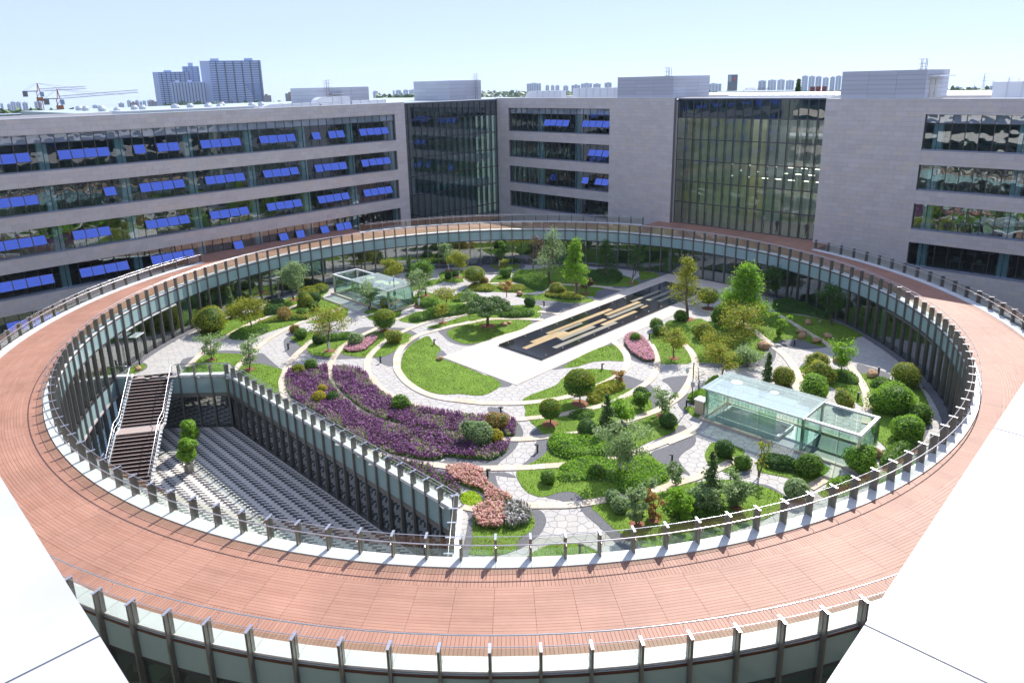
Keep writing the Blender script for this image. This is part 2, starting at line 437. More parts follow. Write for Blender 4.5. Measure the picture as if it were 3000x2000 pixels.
# garden base = circle minus court: the court edge follows the circle, so build the outer loop by hand
def garden_loop():
    pts = [ringpt(33.45, d) for d in np.arange(-5.83, 274.3, 2.4)]
    pts += [ringpt(33.45, 274.3), (-23.9,-2.5), (-3.4,-23.0)]
    return pts
GARDEN = ccw(garden_loop())
V, T = fill(GARDEN, [WELLR, WELLL])
o = inst("garden_ground", fast_mesh("garden_ground", np.c_[V, np.full(len(V), -0.03)], T, M_PAVJOINT)); tag(o, kind="structure")
V, T = fill(ccw(COURT))
court_floor = inst("sunken_court_floor", fast_mesh("sunken_court_floor", np.c_[V, np.full(len(V), FLOORZ-0.012)], T, M_PAVJOINT)); tag(court_floor, kind="structure")
# herringbone pavers with dark zigzag rows
w = 0.15; cp = np.array(COURT)
a0, a1 = int(cp[:,0].min()/w)//2*2-2, int(cp[:,0].max()/w)+3; b0, b1 = int(cp[:,1].min()/w)-3, int(cp[:,1].max()/w)+3
A, B = np.meshgrid(np.arange(a0,a1,2), np.arange(b0,b1), indexing='ij'); A = A.ravel(); B = B.ravel()
st_ = (A//2 + B//2) % 4                       # zigzag rows step down to the right
DK = ((st_ == 0) | ((st_ == 1) & (B % 2 == 1))).astype(int)
gp = 0.006; X0, Y0, X1, Y1 = A*w+gp, B*w+gp, (A+2)*w-gp, (B+1)*w-gp
ok = inside(COURT, (X0+X1)/2, (Y0+Y1)/2); X0, Y0, X1, Y1, DK = X0[ok], Y0[ok], X1[ok], Y1[ok], DK[ok]
n = len(X0); Vb = np.zeros((n,4,3)); Vb[:,:,2] = FLOORZ
Vb[:,0,:2] = np.c_[X0,Y0]; Vb[:,1,:2] = np.c_[X1,Y0]; Vb[:,2,:2] = np.c_[X1,Y1]; Vb[:,3,:2] = np.c_[X0,Y1]
pav = inst("paver", fast_mesh("court_pavers", Vb.reshape(-1,3), np.arange(n*4).reshape(n,4), [M_BRICKL, M_BRICKD], DK), court_floor)
pav["kind"] = "stuff"

# ================================================================== the ring building
ring = empty("ring_building")
tag(ring, "low circular glass building with red boarded roof walkway around the garden", "building")
N = 150; A0 = -1.6134; DA = 2.4
ZD = ZC - 0.05
angs = [((A0 + DA*k + 180) % 360) - 180 for k in range(N)]
def in_court(d, m=0.0): return -85.7 + m < d < -5.83 - m
def wedge(r0, r1, z0, z1, half, seg=1, rr0=None):
    """block between two radii centred on angle 0"""
    mb = MB(); st = [(-half + 2*half*i/seg) for i in range(seg+1)]
    for i in range(seg):
        p = [ringpt(r0, st[i]), ringpt(r0, st[i+1]), ringpt(r1, st[i+1]), ringpt(r1, st[i])]
        p = p[::-1]
        mb.hexa([(x,y,z0) for x,y in p] + [(x,y,z1) for x,y in p])
    return mb
def fin_mesh(r0, r1, z0, z1, t=0.085, mname="fin"):
    m = MB(); m.box(-t/2, t/2, -r1, -r0, z0, z1)
    m.box(-t/2-0.012, t/2+0.012, -(r0+r1)/2-0.02, -(r0+r1)/2+0.02, z0, z1-0.02)
    return m.mesh(mname, M_FIN)
FT = ZC + 1.0
me_fin_g = fin_mesh(33.30, 33.66, 0.0, FT); me_fin_c = fin_mesh(33.30, 33.66, FLOORZ, FT)
me_fin_o = fin_mesh(39.10, 39.46, -0.25, FT)
me_cap_i = MB().box(-0.05,0.05,-33.69,-33.27,FT,FT+0.025).mesh("cap", M_STEEL)
me_cap_o = MB().box(-0.05,0.05,-39.49,-39.07,FT,FT+0.025).mesh("cap", M_STEEL)
me_br_i = MB().tube([(0,-33.64,ZC+0.74),(0,-33.82,ZC+0.72),(0,-33.95,ZC+0.78),(0,-33.95,ZC+0.93)], 0.012, 5).mesh("bracket", M_STEEL)
me_br_o = MB().tube([(0,-39.12,ZC+0.74),(0,-38.82,ZC+0.72),(0,-38.66,ZC+0.78),(0,-38.66,ZC+0.93)], 0.012, 5).mesh("bracket", M_STEEL)
HALF = DA/2 - 0.075
me_span = wedge(33.46, 33.50, ZC-1.36, ZC-0.10, HALF).mesh("spandrel_panel", M_SPAN)
me_span_c = wedge(33.46, 33.50, -1.55, -0.25, HALF).mesh("spandrel_panel", M_SPAN)
me_vis = wedge(33.47, 33.485, 0.12, ZC-1.46, HALF).mesh("glass_pane", M_RINGPANE)
me_vis_c = wedge(33.47, 33.485, FLOORZ+0.12, -1.75, HALF).mesh("glass_pane", M_RINGPANE)
me_guard = wedge(33.475, 33.487, ZC+0.06, FT-0.06, HALF).mesh("guard_glass", M_GUARD)
me_cop = wedge(33.42, 34.05, ZC-0.10, ZC, DA/2-0.012).mesh("coping_slab", M_COPING)
me_span_o = wedge(39.22, 39.26, ZC-1.36, ZC-0.10, HALF).mesh("spandrel_panel", M_SPAN)
me_vis_o = wedge(39.23, 39.245, 0.1, ZC-1.46, HALF).mesh("glass_pane", M_RINGPANE)
me_guard_o = wedge(39.23, 39.242, ZC+0.06, FT-0.06, HALF).mesh("guard_glass", M_GUARD)
me_cop_o = wedge(38.55, 39.20, ZC-0.10, ZC, DA/2-0.012).mesh("coping_slab", M_COPING)
def gap_outer(d): return 119.5 < abs(d) < 151.5
for d in angs:
    rz = math.radians(d)
    f = inst("fin", me_fin_c if in_court(d) else me_fin_g, ring, rz=rz)
    inst("cap", me_cap_i, f); inst("bracket", me_br_i, f)
    rm = math.radians(d + DA/2)
    inst("spandrel_panel", me_span, ring, rz=rm)
    inst("glass_pane", me_vis, ring, rz=rm)
    inst("guard_glass", me_guard, ring, rz=rm)
    inst("coping_slab", me_cop, ring, rz=rm)
    if in_court(d + DA/2, 0.6):
        inst("spandrel_panel", me_span_c, ring, rz=rm)
        inst("glass_pane", me_vis_c, ring, rz=rm)
    if not gap_outer(d):
        f = inst("outer_fin", me_fin_o, ring, rz=rz)
        inst("cap", me_cap_o, f); inst("bracket", me_br_o, f)
        if not gap_outer(d + DA/2 if d + DA/2 < 180 else d + DA/2 - 360):
            inst("guard_glass", me_guard_o, ring, rz=rm)
            inst("coping_slab", me_cop_o, ring, rz=rm)
    if abs(d + DA/2) < 75:
        inst("spandrel_panel", me_span_o, ring, rz=rm)
        inst("glass_pane", me_vis_o, ring, rz=rm)
def arc(r, z, d0, d1, step=1.2): 
    n = max(2, int(abs(d1-d0)/step)+1); return [(*ringpt(r, d0+(d1-d0)*i/(n-1)), z) for i in range(n)]
mb = MB(); mb.tube(arc(33.48, FT+0.012, -180, 178.8), 0.016, 6, closed=True); mb.build("top_rail", M_STEEL, ring, smooth=True)
mb = MB(); mb.tube(arc(33.95, ZC+0.95, -180, 178.8), 0.026, 8, closed=True); mb.build("handrail", M_STEEL, ring, smooth=True)
for d0, d1 in ((-119.5,119.5),(151.5,208.5)):
    mb = MB(); mb.tube(arc(39.24, FT+0.012, d0, d1), 0.016, 6); mb.build("top_rail", M_STEEL, ring, smooth=True)
    mb = MB(); mb.tube(arc(38.66, ZC+0.95, d0, d1), 0.026, 8); mb.build("handrail", M_STEEL, ring, smooth=True)
# transoms, soffit edge, slabs
def annulus(mb, r0, r1, z0, z1, d0=-180, d1=180, step=2.4):
    n = max(1, int(round((d1-d0)/step)))
    for i in range(n):
        a, b = d0+(d1-d0)*i/n, d0+(d1-d0)*(i+1)/n
        p = [ringpt(r1,a), ringpt(r1,b), ringpt(r0,b), ringpt(r0,a)]
        mb.hexa([(x,y,z0) for x,y in p]+[(x,y,z1) for x,y in p])
    return mb
annulus(MB(), 33.43, 33.53, ZC-1.47, ZC-1.355).build("transom", M_FRAME, ring)
annulus(MB(), 39.19, 39.29, ZC-1.47, ZC-1.355).build("transom", M_FRAME, ring)
annulus(MB(), 33.43, 33.53, 0.0, 0.115, -5.83, 274.3).build("base_rail", M_FRAME, ring)
annulus(MB(), 33.44, 33.52, -0.25, 0.0, -85.7, -5.83).build("transom", M_FRAME, ring)
annulus(MB(), 33.42, 33.55, -1.76, -1.551, -85.7, -5.83).build("soffit_band", mat("pinkish_soffit",(0.55,0.48,0.46),0.7), ring)
annulus(MB(), 33.44, 39.28, ZC-0.22, ZC-0.101).build("roof_slab", M_DECKGAP, ring)
annulus(MB(), 33.6, 39.1, ZC-1.5, ZC-1.42).build("ceiling", M_INTCEIL, ring)
annulus(MB(), 33.54, 39.18, -0.24, 0.0).build("floor_slab", mat("ring_floor_tile",(0.30,0.29,0.28),0.35), ring)
annulus(MB(), 36.6, 36.75, 0.0, ZC-1.5, -178, -62).build("partition_wall", mat("dim_partition",(0.17,0.17,0.15),0.8), ring)
annulus(MB(), 36.6, 36.75, 0.0, ZC-1.5, 70, 118).build("partition_wall", MATS["dim_partition"], ring)
annulus(MB(), 38.2, 38.35, 0.0, ZC-1.5, 118, 182).build("lobby_wall", M_BEIGE, ring)
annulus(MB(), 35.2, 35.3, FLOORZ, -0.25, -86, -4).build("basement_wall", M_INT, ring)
me_col = MB().lathe([(0.28,0),(0.28,ZC-1.5)], 14, (0,-34.75)).mesh("column", M_COLUMN, True)
for k in range(0, N, 5):
    inst("column", me_col, ring, rz=math.radians(angs[k]+1.2))
annulus(MB(), 33.36, 33.47, ZC-1.62, ZC-1.48, -104, -90.6).build("canopy_beam", M_STEELP, ring)
annulus(MB(), 33.36, 33.47, ZC-1.62, ZC-1.48, 78, 92).build("canopy_beam", M_FIN, ring)

# deck boards: radial rows along both edges, boards along the ring between them
B1, B2, DI, DO = 35.12, 37.52, 34.07, 38.53
boards = []                                   # (r0,r1,d0,d1)
nr = 1480
for r0, r1, n in ((DI+0.01, B1-0.004, nr), (B2+0.004, DO-0.01, 1620)):
    st = 360.0/n; g = 0.006/r0*180/PI
    for k in range(n): boards.append((r0, r1, k*st+g, (k+1)*st-g))
rows = 16; wd = (B2-B1)/rows
for i in range(rows):
    r0 = B1+i*wd+0.0045; r1 = B1+(i+1)*wd-0.0045; g = 0.005/r0*180/PI
    for k in range(N): boards.append((r0, r1, A0+DA*k+g, A0+DA*(k+1)-g))
bd = np.array(boards)
mid = np.radians((bd[:,2]+bd[:,3])/2); rm = (bd[:,0]+bd[:,1])/2
P = np.c_[rm*np.sin(mid), -rm*np.cos(mid), np.full(len(bd), ZD)]
q = P - CAMP; dep = q[:,1]*_c - q[:,2]*_s
ix = CAM_PX + CAM_F*(q[:,0]/dep); iy = CAM_PY + CAM_F*(-(q[:,1]*_s+q[:,2]*_c)/dep)
vis = (ix > 120) & (ix < 2800) & (iy < 1950) & (dep > 0)
size = (bd[:,1]-bd[:,0])*np.radians(bd[:,3]-bd[:,2])*rm/dep**2*vis
big = np.argsort(-size)[:300]; isbig = np.zeros(len(bd), bool); isbig[big] = True
deck = tag(empty("roof_deck"), kind="structure")
def board_hex(b, sub):
    r0, r1, d0, d1 = b
    p = [ringpt(r1,d0), ringpt(r1,d1), ringpt(r0,d1), ringpt(r0,d0)]
    return [(x,y,ZD-0.045) for x,y in p]+[(x,y,ZD) for x,y in p]
for i in big: MB().hexa(board_hex(boards[i], 1)).build("deck_board", M_DECK, deck)
rest = MB()
for i in np.where(~isbig)[0]: rest.hexa(board_hex(boards[i], 1))
o = rest.build("deck_boards", M_DECK, deck); o["kind"] = "stuff"
# straight deck aprons that join the ring to the wings
for sgn in (-1, 1):
    ap = MB()
    for k in range(-70, 70):
        t0, t1 = k*0.16, k*0.16+0.15
        x0 = math.sqrt(max(0, 38.5**2-max(abs(t0),abs(t1))**2))+0.02
        if sgn < 0: q = [(x0, t0), (41.85, t0), (41.85, t1), (x0, t1)]; pts = [(-(u-v)*S2, (u+v)*S2) for u, v in q][::-1]
        else: q = [(x0, t0), (41.85, t0), (41.85, t1), (x0, t1)]; pts = [((u+v)*S2, (u-v)*S2) for u, v in q][::-1]
        ap.prism(ccw(pts), ZD-0.3, ZD)
    o = ap.build("deck_apron", M_DECK, deck); o["kind"] = "stuff"

# ================================================================== sunken court: two glazed garden walls and a stair
court = empty("sunken_court_wall", (-23.9,-2.5,FLOORZ))
tag(court, "glazed retaining wall with dark fins around the sunken court", "wall")
def court_wall(p0, p1, n, parent, ends=(True,True), skip=()):
    p0 = Vector(p0); p1 = Vector(p1); d = (p1-p0); L = d.length; d.normalize()
    ang = math.atan2(d.y, d.x); base = Vector(parent.location[:2])
    st = L/n
    def place(name, me, k, mid=False):
        q = p0 + d*(st*(k+(0.5 if mid else 0))) - base
        return inst(name, me, parent, (q.x, q.y, 0), rz=ang)
    mf = MB().box(-0.05,0.05,-0.16,0.2,0,-FLOORZ+1.0).mesh("fin", M_FIN)
    mc = MB().box(-0.055,0.055,-0.24,0.24,-FLOORZ+1.0,-FLOORZ+1.025).mesh("cap", M_STEEL)
    hw = st/2-0.05
    ms = MB().box(-hw,hw,0.0,0.03,3.15,4.62).mesh("spandrel_panel", M_SPAN)
    mt = MB().box(-hw,hw,-0.01,0.05,2.78,3.14).mesh("transom_panel", M_FIN)
    mg = MB().box(-hw,hw,0.01,0.025,0.12,2.77).mesh("glass_pane", M_RINGPANE)
    mu = MB().box(-hw,hw,0.0,0.012,4.9,5.64).mesh("guard_glass", M_GUARD)
    mp = MB().box(-st/2+0.005,st/2-0.005,-0.1,0.42,4.64,4.84).mesh("coping_slab", M_COPING)
    mk = MB().box(-st/2,st/2,-0.14,0.06,0,0.115).mesh("base_rail", M_FRAME)
    for k in range(n+1):
        if k in skip: continue
        f = place("fin", mf, k); inst("cap", mc, f)
    for k in range(n):
        for nm, me in (("transom_panel",mt),("glass_pane",mg),("spandrel_panel",ms),("base_rail",mk)): place(nm, me, k, True)
        if k not in skip:
            place("guard_glass", mu, k, True); place("coping_slab", mp, k, True)
    return ang, d, L
b0 = Vector((-33.3,-2.5)); b1 = Vector((-23.9,-2.5)); b2 = Vector((-3.4,-23.0)); b3 = Vector((-3.4,-33.2))
court_wall(b1, b2, 23, court)
court_wall(b0, b1, 7, court, skip=(1,2,3))
court_wall(b2, b3, 8, court)
def wr(pts, r, name, m=M_STEEL):
    MB().tube([(x+23.9,y+2.5,z-FLOORZ) for x,y,z in pts], r, 6).build(name, m, court, smooth=True)
wr([(-28.3,-2.5,1.04),(-23.9,-2.5,1.04),(-3.4,-23,1.04),(-3.4,-33.2,1.04)], 0.016, "top_rail")
wr([(-28.3,-2.15,0.98),(-23.75,-2.15,0.98),(-3.15,-22.85,0.98),(-3.05,-33.2,0.98)], 0.024, "handrail")
wr([(-33.2,-2.5,1.04),(-32.2,-2.5,1.04)], 0.016, "top_rail")
# rooms behind the glass
rm_ = MB()
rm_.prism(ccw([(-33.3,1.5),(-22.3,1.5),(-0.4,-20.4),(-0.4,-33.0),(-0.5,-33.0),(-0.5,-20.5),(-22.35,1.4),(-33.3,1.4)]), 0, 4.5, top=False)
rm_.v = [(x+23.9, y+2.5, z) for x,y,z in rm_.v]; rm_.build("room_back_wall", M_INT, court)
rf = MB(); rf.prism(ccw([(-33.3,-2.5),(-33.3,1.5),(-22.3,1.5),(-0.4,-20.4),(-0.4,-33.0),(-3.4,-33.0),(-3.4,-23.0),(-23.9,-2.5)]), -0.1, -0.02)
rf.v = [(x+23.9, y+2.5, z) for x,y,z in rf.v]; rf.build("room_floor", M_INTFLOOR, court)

stair = empty("outdoor_stair", (-30.2,-2.55,0.0), math.atan2(-0.98,0.2)+PI/2)   # local -y runs down the flight
tag(stair, "dark brown stair with steel handrails descending into the sunken court", "stair")
RIS, TRD = 4.7/30, 0.305
me_step = MB().box(-1.55,1.55,-TRD-0.03,0,-0.05,0).mesh("step", M_STAIR)
me_nose = MB().box(-1.55,1.55,-TRD-0.045,-TRD+0.02,0.0005,0.012).mesh("nosing", M_STAIREDGE)
me_riser = MB().box(-1.5,1.5,-TRD-0.005,-TRD+0.01,-RIS,-0.05).mesh("riser", M_BLACK)
for k in range(29):
    y = -k*TRD - (0.95 if k >= 15 else 0.0)
    z = -(k+1)*RIS
    if k == 14: continue
    s_ = inst("step", me_step, stair, (0,y,z)); inst("nosing", me_nose, s_); inst("riser", me_riser, s_)
MB().box(-1.6,1.6,-15*TRD-0.95,-14*TRD,-15*RIS-0.12,-15*RIS).build("landing", M_STAIREDGE, stair)
MB().box(-1.6,1.6,-0.02,0.6,-0.12,0.0).build("top_landing", M_STAIREDGE, stair)
yl = -14*TRD; yl2 = -15*TRD-0.95; zl = -15*RIS; yb = -29*TRD-0.95; zb = FLOORZ
for sx in (-1.62, 1.62):
    mb = MB()
    for (ya,za,yb_,zb_) in ((0,-0.02,yl,zl+0.1),(yl,zl+0.1,yl2,zl+0.1),(yl2,zl+0.1,yb,zb+0.1)):
        mb.hexa([(sx-0.03,yb_,zb_-0.32),(sx+0.03,yb_,zb_-0.32),(sx+0.03,ya,za-0.32),(sx-0.03,ya,za-0.32),(sx-0.03,yb_,zb_),(sx+0.03,yb_,zb_),(sx+0.03,ya,za),(sx-0.03,ya,za)])
    mb.build("stringer", M_STEELP, stair)
    MB().tube([(sx,0.25,1.0),(sx,0,1.0),(sx,yl,zl+1.0),(sx,yl2,zl+1.0),(sx,yb,zb+1.0),(sx,yb-0.15,zb+0.9)], 0.026, 8).build("handrail", M_STEEL, stair, smooth=True)
    MB().tube([(sx,0,0.55),(sx,yl,zl+0.55),(sx,yl2,zl+0.55),(sx,yb,zb+0.55)], 0.014, 6).build("mid_rail", M_STEEL, stair, smooth=True)
    for k in range(0, 30, 3):
        y = -k*TRD - (0.95 if k >= 15 else 0); z = -k*RIS
        MB().tube([(sx,y,z),(sx,y,z+1.0)], 0.016, 6).build("baluster", M_STEEL, stair)
me_bolt = MB().box(-0.09,0.09,-0.1,0.1,-0.04,0.04).mesh("tread_end_cap", M_STEELP)
for k in range(29):
    y = -k*TRD - (0.95 if k >= 15 else 0.0) - TRD/2; z = -(k+1)*RIS
    for sx in (-1.7, 1.7): inst("tread_end_cap", me_bolt, stair, (sx,y,z+0.02))
# ================================================================== garden layout
def PL(s, z=0.0):
    """'f 10,20 30,40 | g 5,6' -> places on the garden level"""
    out = []
    for part in s.split('|'):
        t = part.split(); c = t[0]
        for q in t[1:]:
            x, y = q.split(','); out.append(G(c, float(x), float(y), z))
    return out
LAWNS = [
 "f 120,1000 110,1060 170,1082 300,1060 400,1010 560,930 750,850 1000,755 1060,720 1020,690 900,705 860,760 700,810 500,860 300,905 180,950",
 "f 375,1055 420,1078 560,1082 740,1015 880,970 1070,908 1130,880 1260,840 1390,795 1400,770 1320,730 1240,690 1290,640 1280,590 1060,640 1050,690 1060,745 1020,770 840,842 650,922 480,1000",
 "f 1090,925 1250,880 1400,808 1460,790 1475,825 1440,880 1300,920 1150,930",
 "f 950,1075 975,1050 1150,1010 1150,1090 1060,1150 1000,1110",
 "f 1100,1175 1140,1100 1200,1060 1340,1030 1480,1040 1490,1095 1400,1170 1350,1240 1220,1235 1140,1215",
 "f 1410,1200 1480,1120 1600,1060 1720,1010 1850,1000 1950,1010 1820,1090 1700,1190 1650,1240 1520,1235",
 "f 1710,1240 1760,1170 1850,1095 1950,1020 2040,1030 2085,1070 2040,1120 1930,1165 1830,1225",
 "f 1960,1300 1990,1200 2080,1110 2205,1050 | g 60,1262 130,1325 95,1370 110,1400 300,1470 520,1560 | k 2000,165 2090,225 2080,262 1960,330 1850,340 1720,325 1560,330 1420,300 1290,240 1190,150",
 "j 1060,270 1200,160 1300,115 1450,110 1580,120 1620,150 1560,210 1520,240 1470,205 1440,275 1100,282",
 "j 1545,262 1650,205 1780,210 1900,240 1975,270 1955,360 1950,450 1962,500 1800,420 1600,312",
 "j 535,270 600,225 700,212 705,245 640,280 580,300",
 "g 185,1180 230,1140 400,1090 560,1060 760,1055 900,1055 960,1070 950,1100 860,1150 700,1195 540,1250 440,1275 330,1275 230,1230",
 "g 5,1128 60,1108 200,1068 380,1018 400,1055 250,1100 110,1138",
 "g 380,1010 480,960 700,930 800,925 1000,920 1055,950 1050,1000 1040,1030 970,1045 800,1050 560,1045 420,1078",
 "g 0,880 60,850 250,840 400,850 500,845 480,900 380,910 180,950 0,970 | f 2180,920 2050,930 1940,900 2060,850 2200,815",
 "g 320,800 400,750 500,730 640,735 820,730 980,760 1000,800 880,812 640,800 430,802",
 "g 830,840 870,820 1000,830 1090,810 1250,800 1430,840 1530,870 1520,890 1400,902 1280,900 1150,880 960,870",
 "g 780,700 860,640 1000,600 1160,560 1300,560 1500,590 1700,620 1900,680 1950,710 1900,745 1700,750 1450,735 1150,725 900,715",
 "g 1150,738 1400,748 1620,768 1560,800 1540,840 1400,830 1250,790 1150,772",
 "g 580,715 670,640 740,655 860,685 780,708",
 "g 590,562 640,545 800,545 860,570 760,595 650,590",
 "g 1960,600 2050,605 2130,640 2130,660 2000,690 1960,680",
 "g 130,622 330,600 335,690 330,710 200,715 130,680",
 "f 1900,800 2000,790 2140,760 2320,740 2330,690 2150,640 2060,700 1960,760 1880,790",
 "f 1620,830 1720,790 1780,800 1740,830 1680,850",
 "f 1650,870 1760,830 1900,800 1960,790 1930,890 1720,910",
 "f 2080,580 2330,520 2330,560 2150,610 2060,640",
 "l 785,240 870,180 1000,110 1150,50 1260,35 1320,80 1340,130 1340,180 1200,178 1050,190 920,230",
 "h 0,1060 60,1010 130,1010 230,1080 330,1150 370,1220 385,1295 250,1305 110,1300 90,1230 40,1130",
 "h 145,960 200,905 330,905 470,890 560,920 700,880 820,940 980,1010 1060,1080 1100,1120 1060,1230 1010,1270 850,1310 600,1295 460,1290 440,1230 360,1130 250,1050",
 "h 600,830 800,880 980,985 1080,1060 1170,1115 1200,1095 1300,1080 1420,1090 1550,1140 1640,1130 1500,1030 1250,895 1150,842 1000,800 700,760",
 "h 1180,832 1400,860 1700,920 1900,990 2000,1045 1920,1060 1880,1100 1870,1130 1750,1155 1680,1140 1500,1020 1260,880",
 "m 1225,265 1260,225 1330,200 1450,210 1560,270 1700,330 1760,390 1790,450 1810,560 1810,600 1700,530 1600,460 1480,400 1350,330",
 "m 1790,310 1850,300 2060,360 2300,420 2352,450 2420,600 2380,800 2300,950 2100,1060 2010,960 1900,850 1880,650 1870,540 1840,440",
 "l 410,550 470,500 600,450 720,400 790,330 900,280 1020,255 1180,260 1290,285 1240,330 1130,390 950,470 760,520 580,545",
 "l 430,585 560,570 700,550 860,530 980,560 1100,510 1360,440 1420,440 1360,490 1240,560 1070,610 880,650 700,680 450,690 440,630",
 "l 480,725 620,705 800,680 1000,640 1200,590 1420,480 1560,510 1600,570 1600,620 1500,670 1420,705 1250,760 1080,800 900,840 700,860 600,850 540,790",
 "l 450,1140 560,1080 640,1000 660,900 720,875 900,870 1100,820 1300,790 1460,735 1600,680 1720,630 1760,650 1830,740 1840,770 1780,840 1560,930 1400,1010 1200,1080 980,1110 760,1130 600,1135",
 "l 355,1220 380,1190 560,1175 760,1165 1000,1140 1300,1080 1440,1040 1560,1020 1640,1090 1780,1180 1790,1220 1720,1320 1600,1370 1340,1430 1160,1455 1000,1460 940,1420 880,1385 760,1385 640,1420 560,1425 450,1380 380,1290",
 "z 130,570 300,510 520,460 960,370 1100,335 1340,285 1700,255 2000,310 2200,370 2340,450 2360,560 2100,720 1800,830 1500,920 1100,1010 780,1050 450,860 330,770 200,640",
 "m 2360,1000 2200,1100 2000,1200 1900,1290 2050,1290 2300,1180",
 "m 1400,1390 1480,1340 1600,1290 1760,1260 1900,1200 1950,1250 1700,1400 1500,1440",
 "m 840,1180 870,1060 1000,1060 1200,1120 1400,1110 1540,1180 1530,1220 1400,1310 1320,1340 1150,1260 960,1220",
 "m 520,1190 640,1110 740,1080 720,1150 640,1210",
 "m 360,1030 400,960 440,930 600,950 730,1010 640,1080 520,1130 400,1130 370,1080",
 "m 170,610 240,600 330,640 300,700 240,680",
 "o 1170,540 1200,470 1210,250 1240,130 1430,100 1640,110 1740,170 1780,260 1740,330 1620,420 1620,490 1500,540 1350,555",
 "o 1700,575 1850,480 2000,445 2150,445 2280,480 2390,545 2450,600 2100,640 1800,630",
]
GRAVELS = [
 "f 880,1110 895,1070 960,1035 1100,1005 1300,1000 1500,1005 1570,975 1700,962 1850,968 1985,975 2060,1000 2130,1050 2085,1120 1960,1200 1900,1310 1840,1325 1760,1290 1710,1250 1600,1255 1400,1262 1300,1270 1180,1255 1060,1210 960,1250 900,1190",
 "f 590,1235 680,1205 740,1250 830,1330 872,1362 820,1350 700,1310 590,1310",
 "j 1025,215 1060,160 1170,135 1250,110 1400,92 1560,92 1640,130 1620,160 1450,120 1300,125 1200,170 1080,260",
 "j 500,290 560,220 660,195 720,205 720,250 640,290 560,320 500,330",
 "g 105,1155 200,1122 300,1100 560,1045 900,1045 1060,1064 1000,1100 860,1168 700,1212 500,1272 420,1292 330,1292 220,1262 150,1205",
 "g 1530,850 1560,790 1640,765 1840,795 1720,845 1620,860",
 "g 970,890 1080,868 1280,905 1400,905 1530,892 1640,868 1480,915 1400,930 1250,932 1050,925",
 "g 1040,960 1160,930 1300,930 1440,930 1300,1000 1080,1050 1040,1040 1060,1000",
 "g 470,560 560,535 860,540 900,575 800,610 640,640 540,620",
 "g 590,690 650,640 690,640 600,712 575,716",
 "g 1900,690 2060,600 2200,620 2300,640 2000,730 1900,760 1700,760",
 "f 560,1235 250,1195 330,1180 480,1185 600,1210",
 "l 660,254 780,188 1000,82 1240,3 1300,45 1340,120 1345,182 1260,40 1150,50 1000,110 870,180 785,247",
 "k 1590,0 1800,48 2010,148 2200,232 2080,262 2000,170 1800,70 1640,20",
 "g 85,1400 95,1360 140,1335 180,1370 250,1420 520,1555 500,1568 300,1478 120,1410",
 "l 1340,30 1370,20 1420,100 1480,160 1560,190 1625,200 1620,226 1480,195 1400,160 1395,110",
 "l 1265,365 1335,308 1500,358 1535,372 1430,440 1350,450 1280,420",
 "l 1690,355 1780,325 1950,318 1930,380 1870,450 1820,505 1780,440 1740,390",
 "l 1525,425 1585,400 1620,450 1668,600 1600,630 1560,500",
 "l 1830,545 1920,480 2100,430 2090,500 1980,600 1930,660 1880,640",
 "l 1555,965 1840,770 1935,828 1830,872 1700,922 1580,968",
 "l 1590,1022 1740,962 1900,900 1998,870 1990,950 1905,1010 1855,1060 1855,1110 1960,1235 1900,1215 1800,1200 1640,1095",
 "l 485,850 550,795 560,790 650,845 600,865",
 "l 398,1140 470,1080 530,1000 545,908 700,900 680,1000 600,1090 440,1145",
 "l 615,1425 760,1380 880,1380 960,1435 1000,1462 860,1487 740,1455",
 "k 2140,552 2232,578 2292,650 2288,722 2180,738 2150,640",
 "k 1530,950 1700,920 2000,930 2150,800 2170,762 2255,762 2205,850 2085,950 2022,998 1760,988 1560,975",
 "k 1980,446 2085,460 2152,520 2162,548 2050,532 1980,490",
 "k 1430,1000 1620,1000 1900,1040 2028,1052 2062,1150 2122,1230 2202,1290 2352,1355 2250,1355 2000,1250 1750,1150 1500,1060",
 "o 1085,100 1165,110 1215,200 1205,470 1160,572 1095,600 1170,195",
 "o 1735,148 1832,143 1882,220 1862,300 1782,400 1610,505 1610,430 1740,330 1780,255",
 "z 0,560 125,568 205,640 335,770 455,860 625,960 800,1060 640,1080 500,1070 330,900 180,760 50,650",
 "m 1222,262 1245,215 1310,175 1420,165 1500,200 1440,225 1330,215 1250,250",
 "m 1760,205 1860,230 1990,270 2070,315 2000,360 1850,312 1770,300",
 "m 890,232 930,120 960,55 1012,100 1000,170 950,215",
 "h 1190,1110 1230,1090 1320,1078 1420,1088 1560,1140 1640,1150 1440,1170 1300,1160",
 "h 1000,1270 1080,1210 1100,1120 1165,1150 1150,1240 1080,1290 1000,1330 700,1340 480,1330 470,1290 700,1300",
 "z 1990,300 2150,318 2300,398 2400,480 2330,470 2180,375",
 "m 1180,390 1110,405 1110,440 1180,470",
 "l 100,1215 240,1200 350,1250",
 "m 2060,1050 2200,900 2352,700 2400,600 2440,700 2380,900 2200,1060 2100,1110",
 "m 620,1215 700,1190 780,1230 740,1255 680,1255",
]
def rim(deg0, deg1, r0, r1): return [ringpt(r0,d) for d in np.linspace(deg0,deg1,40)] + [ringpt(r1,d) for d in np.linspace(deg1,deg0,40)]
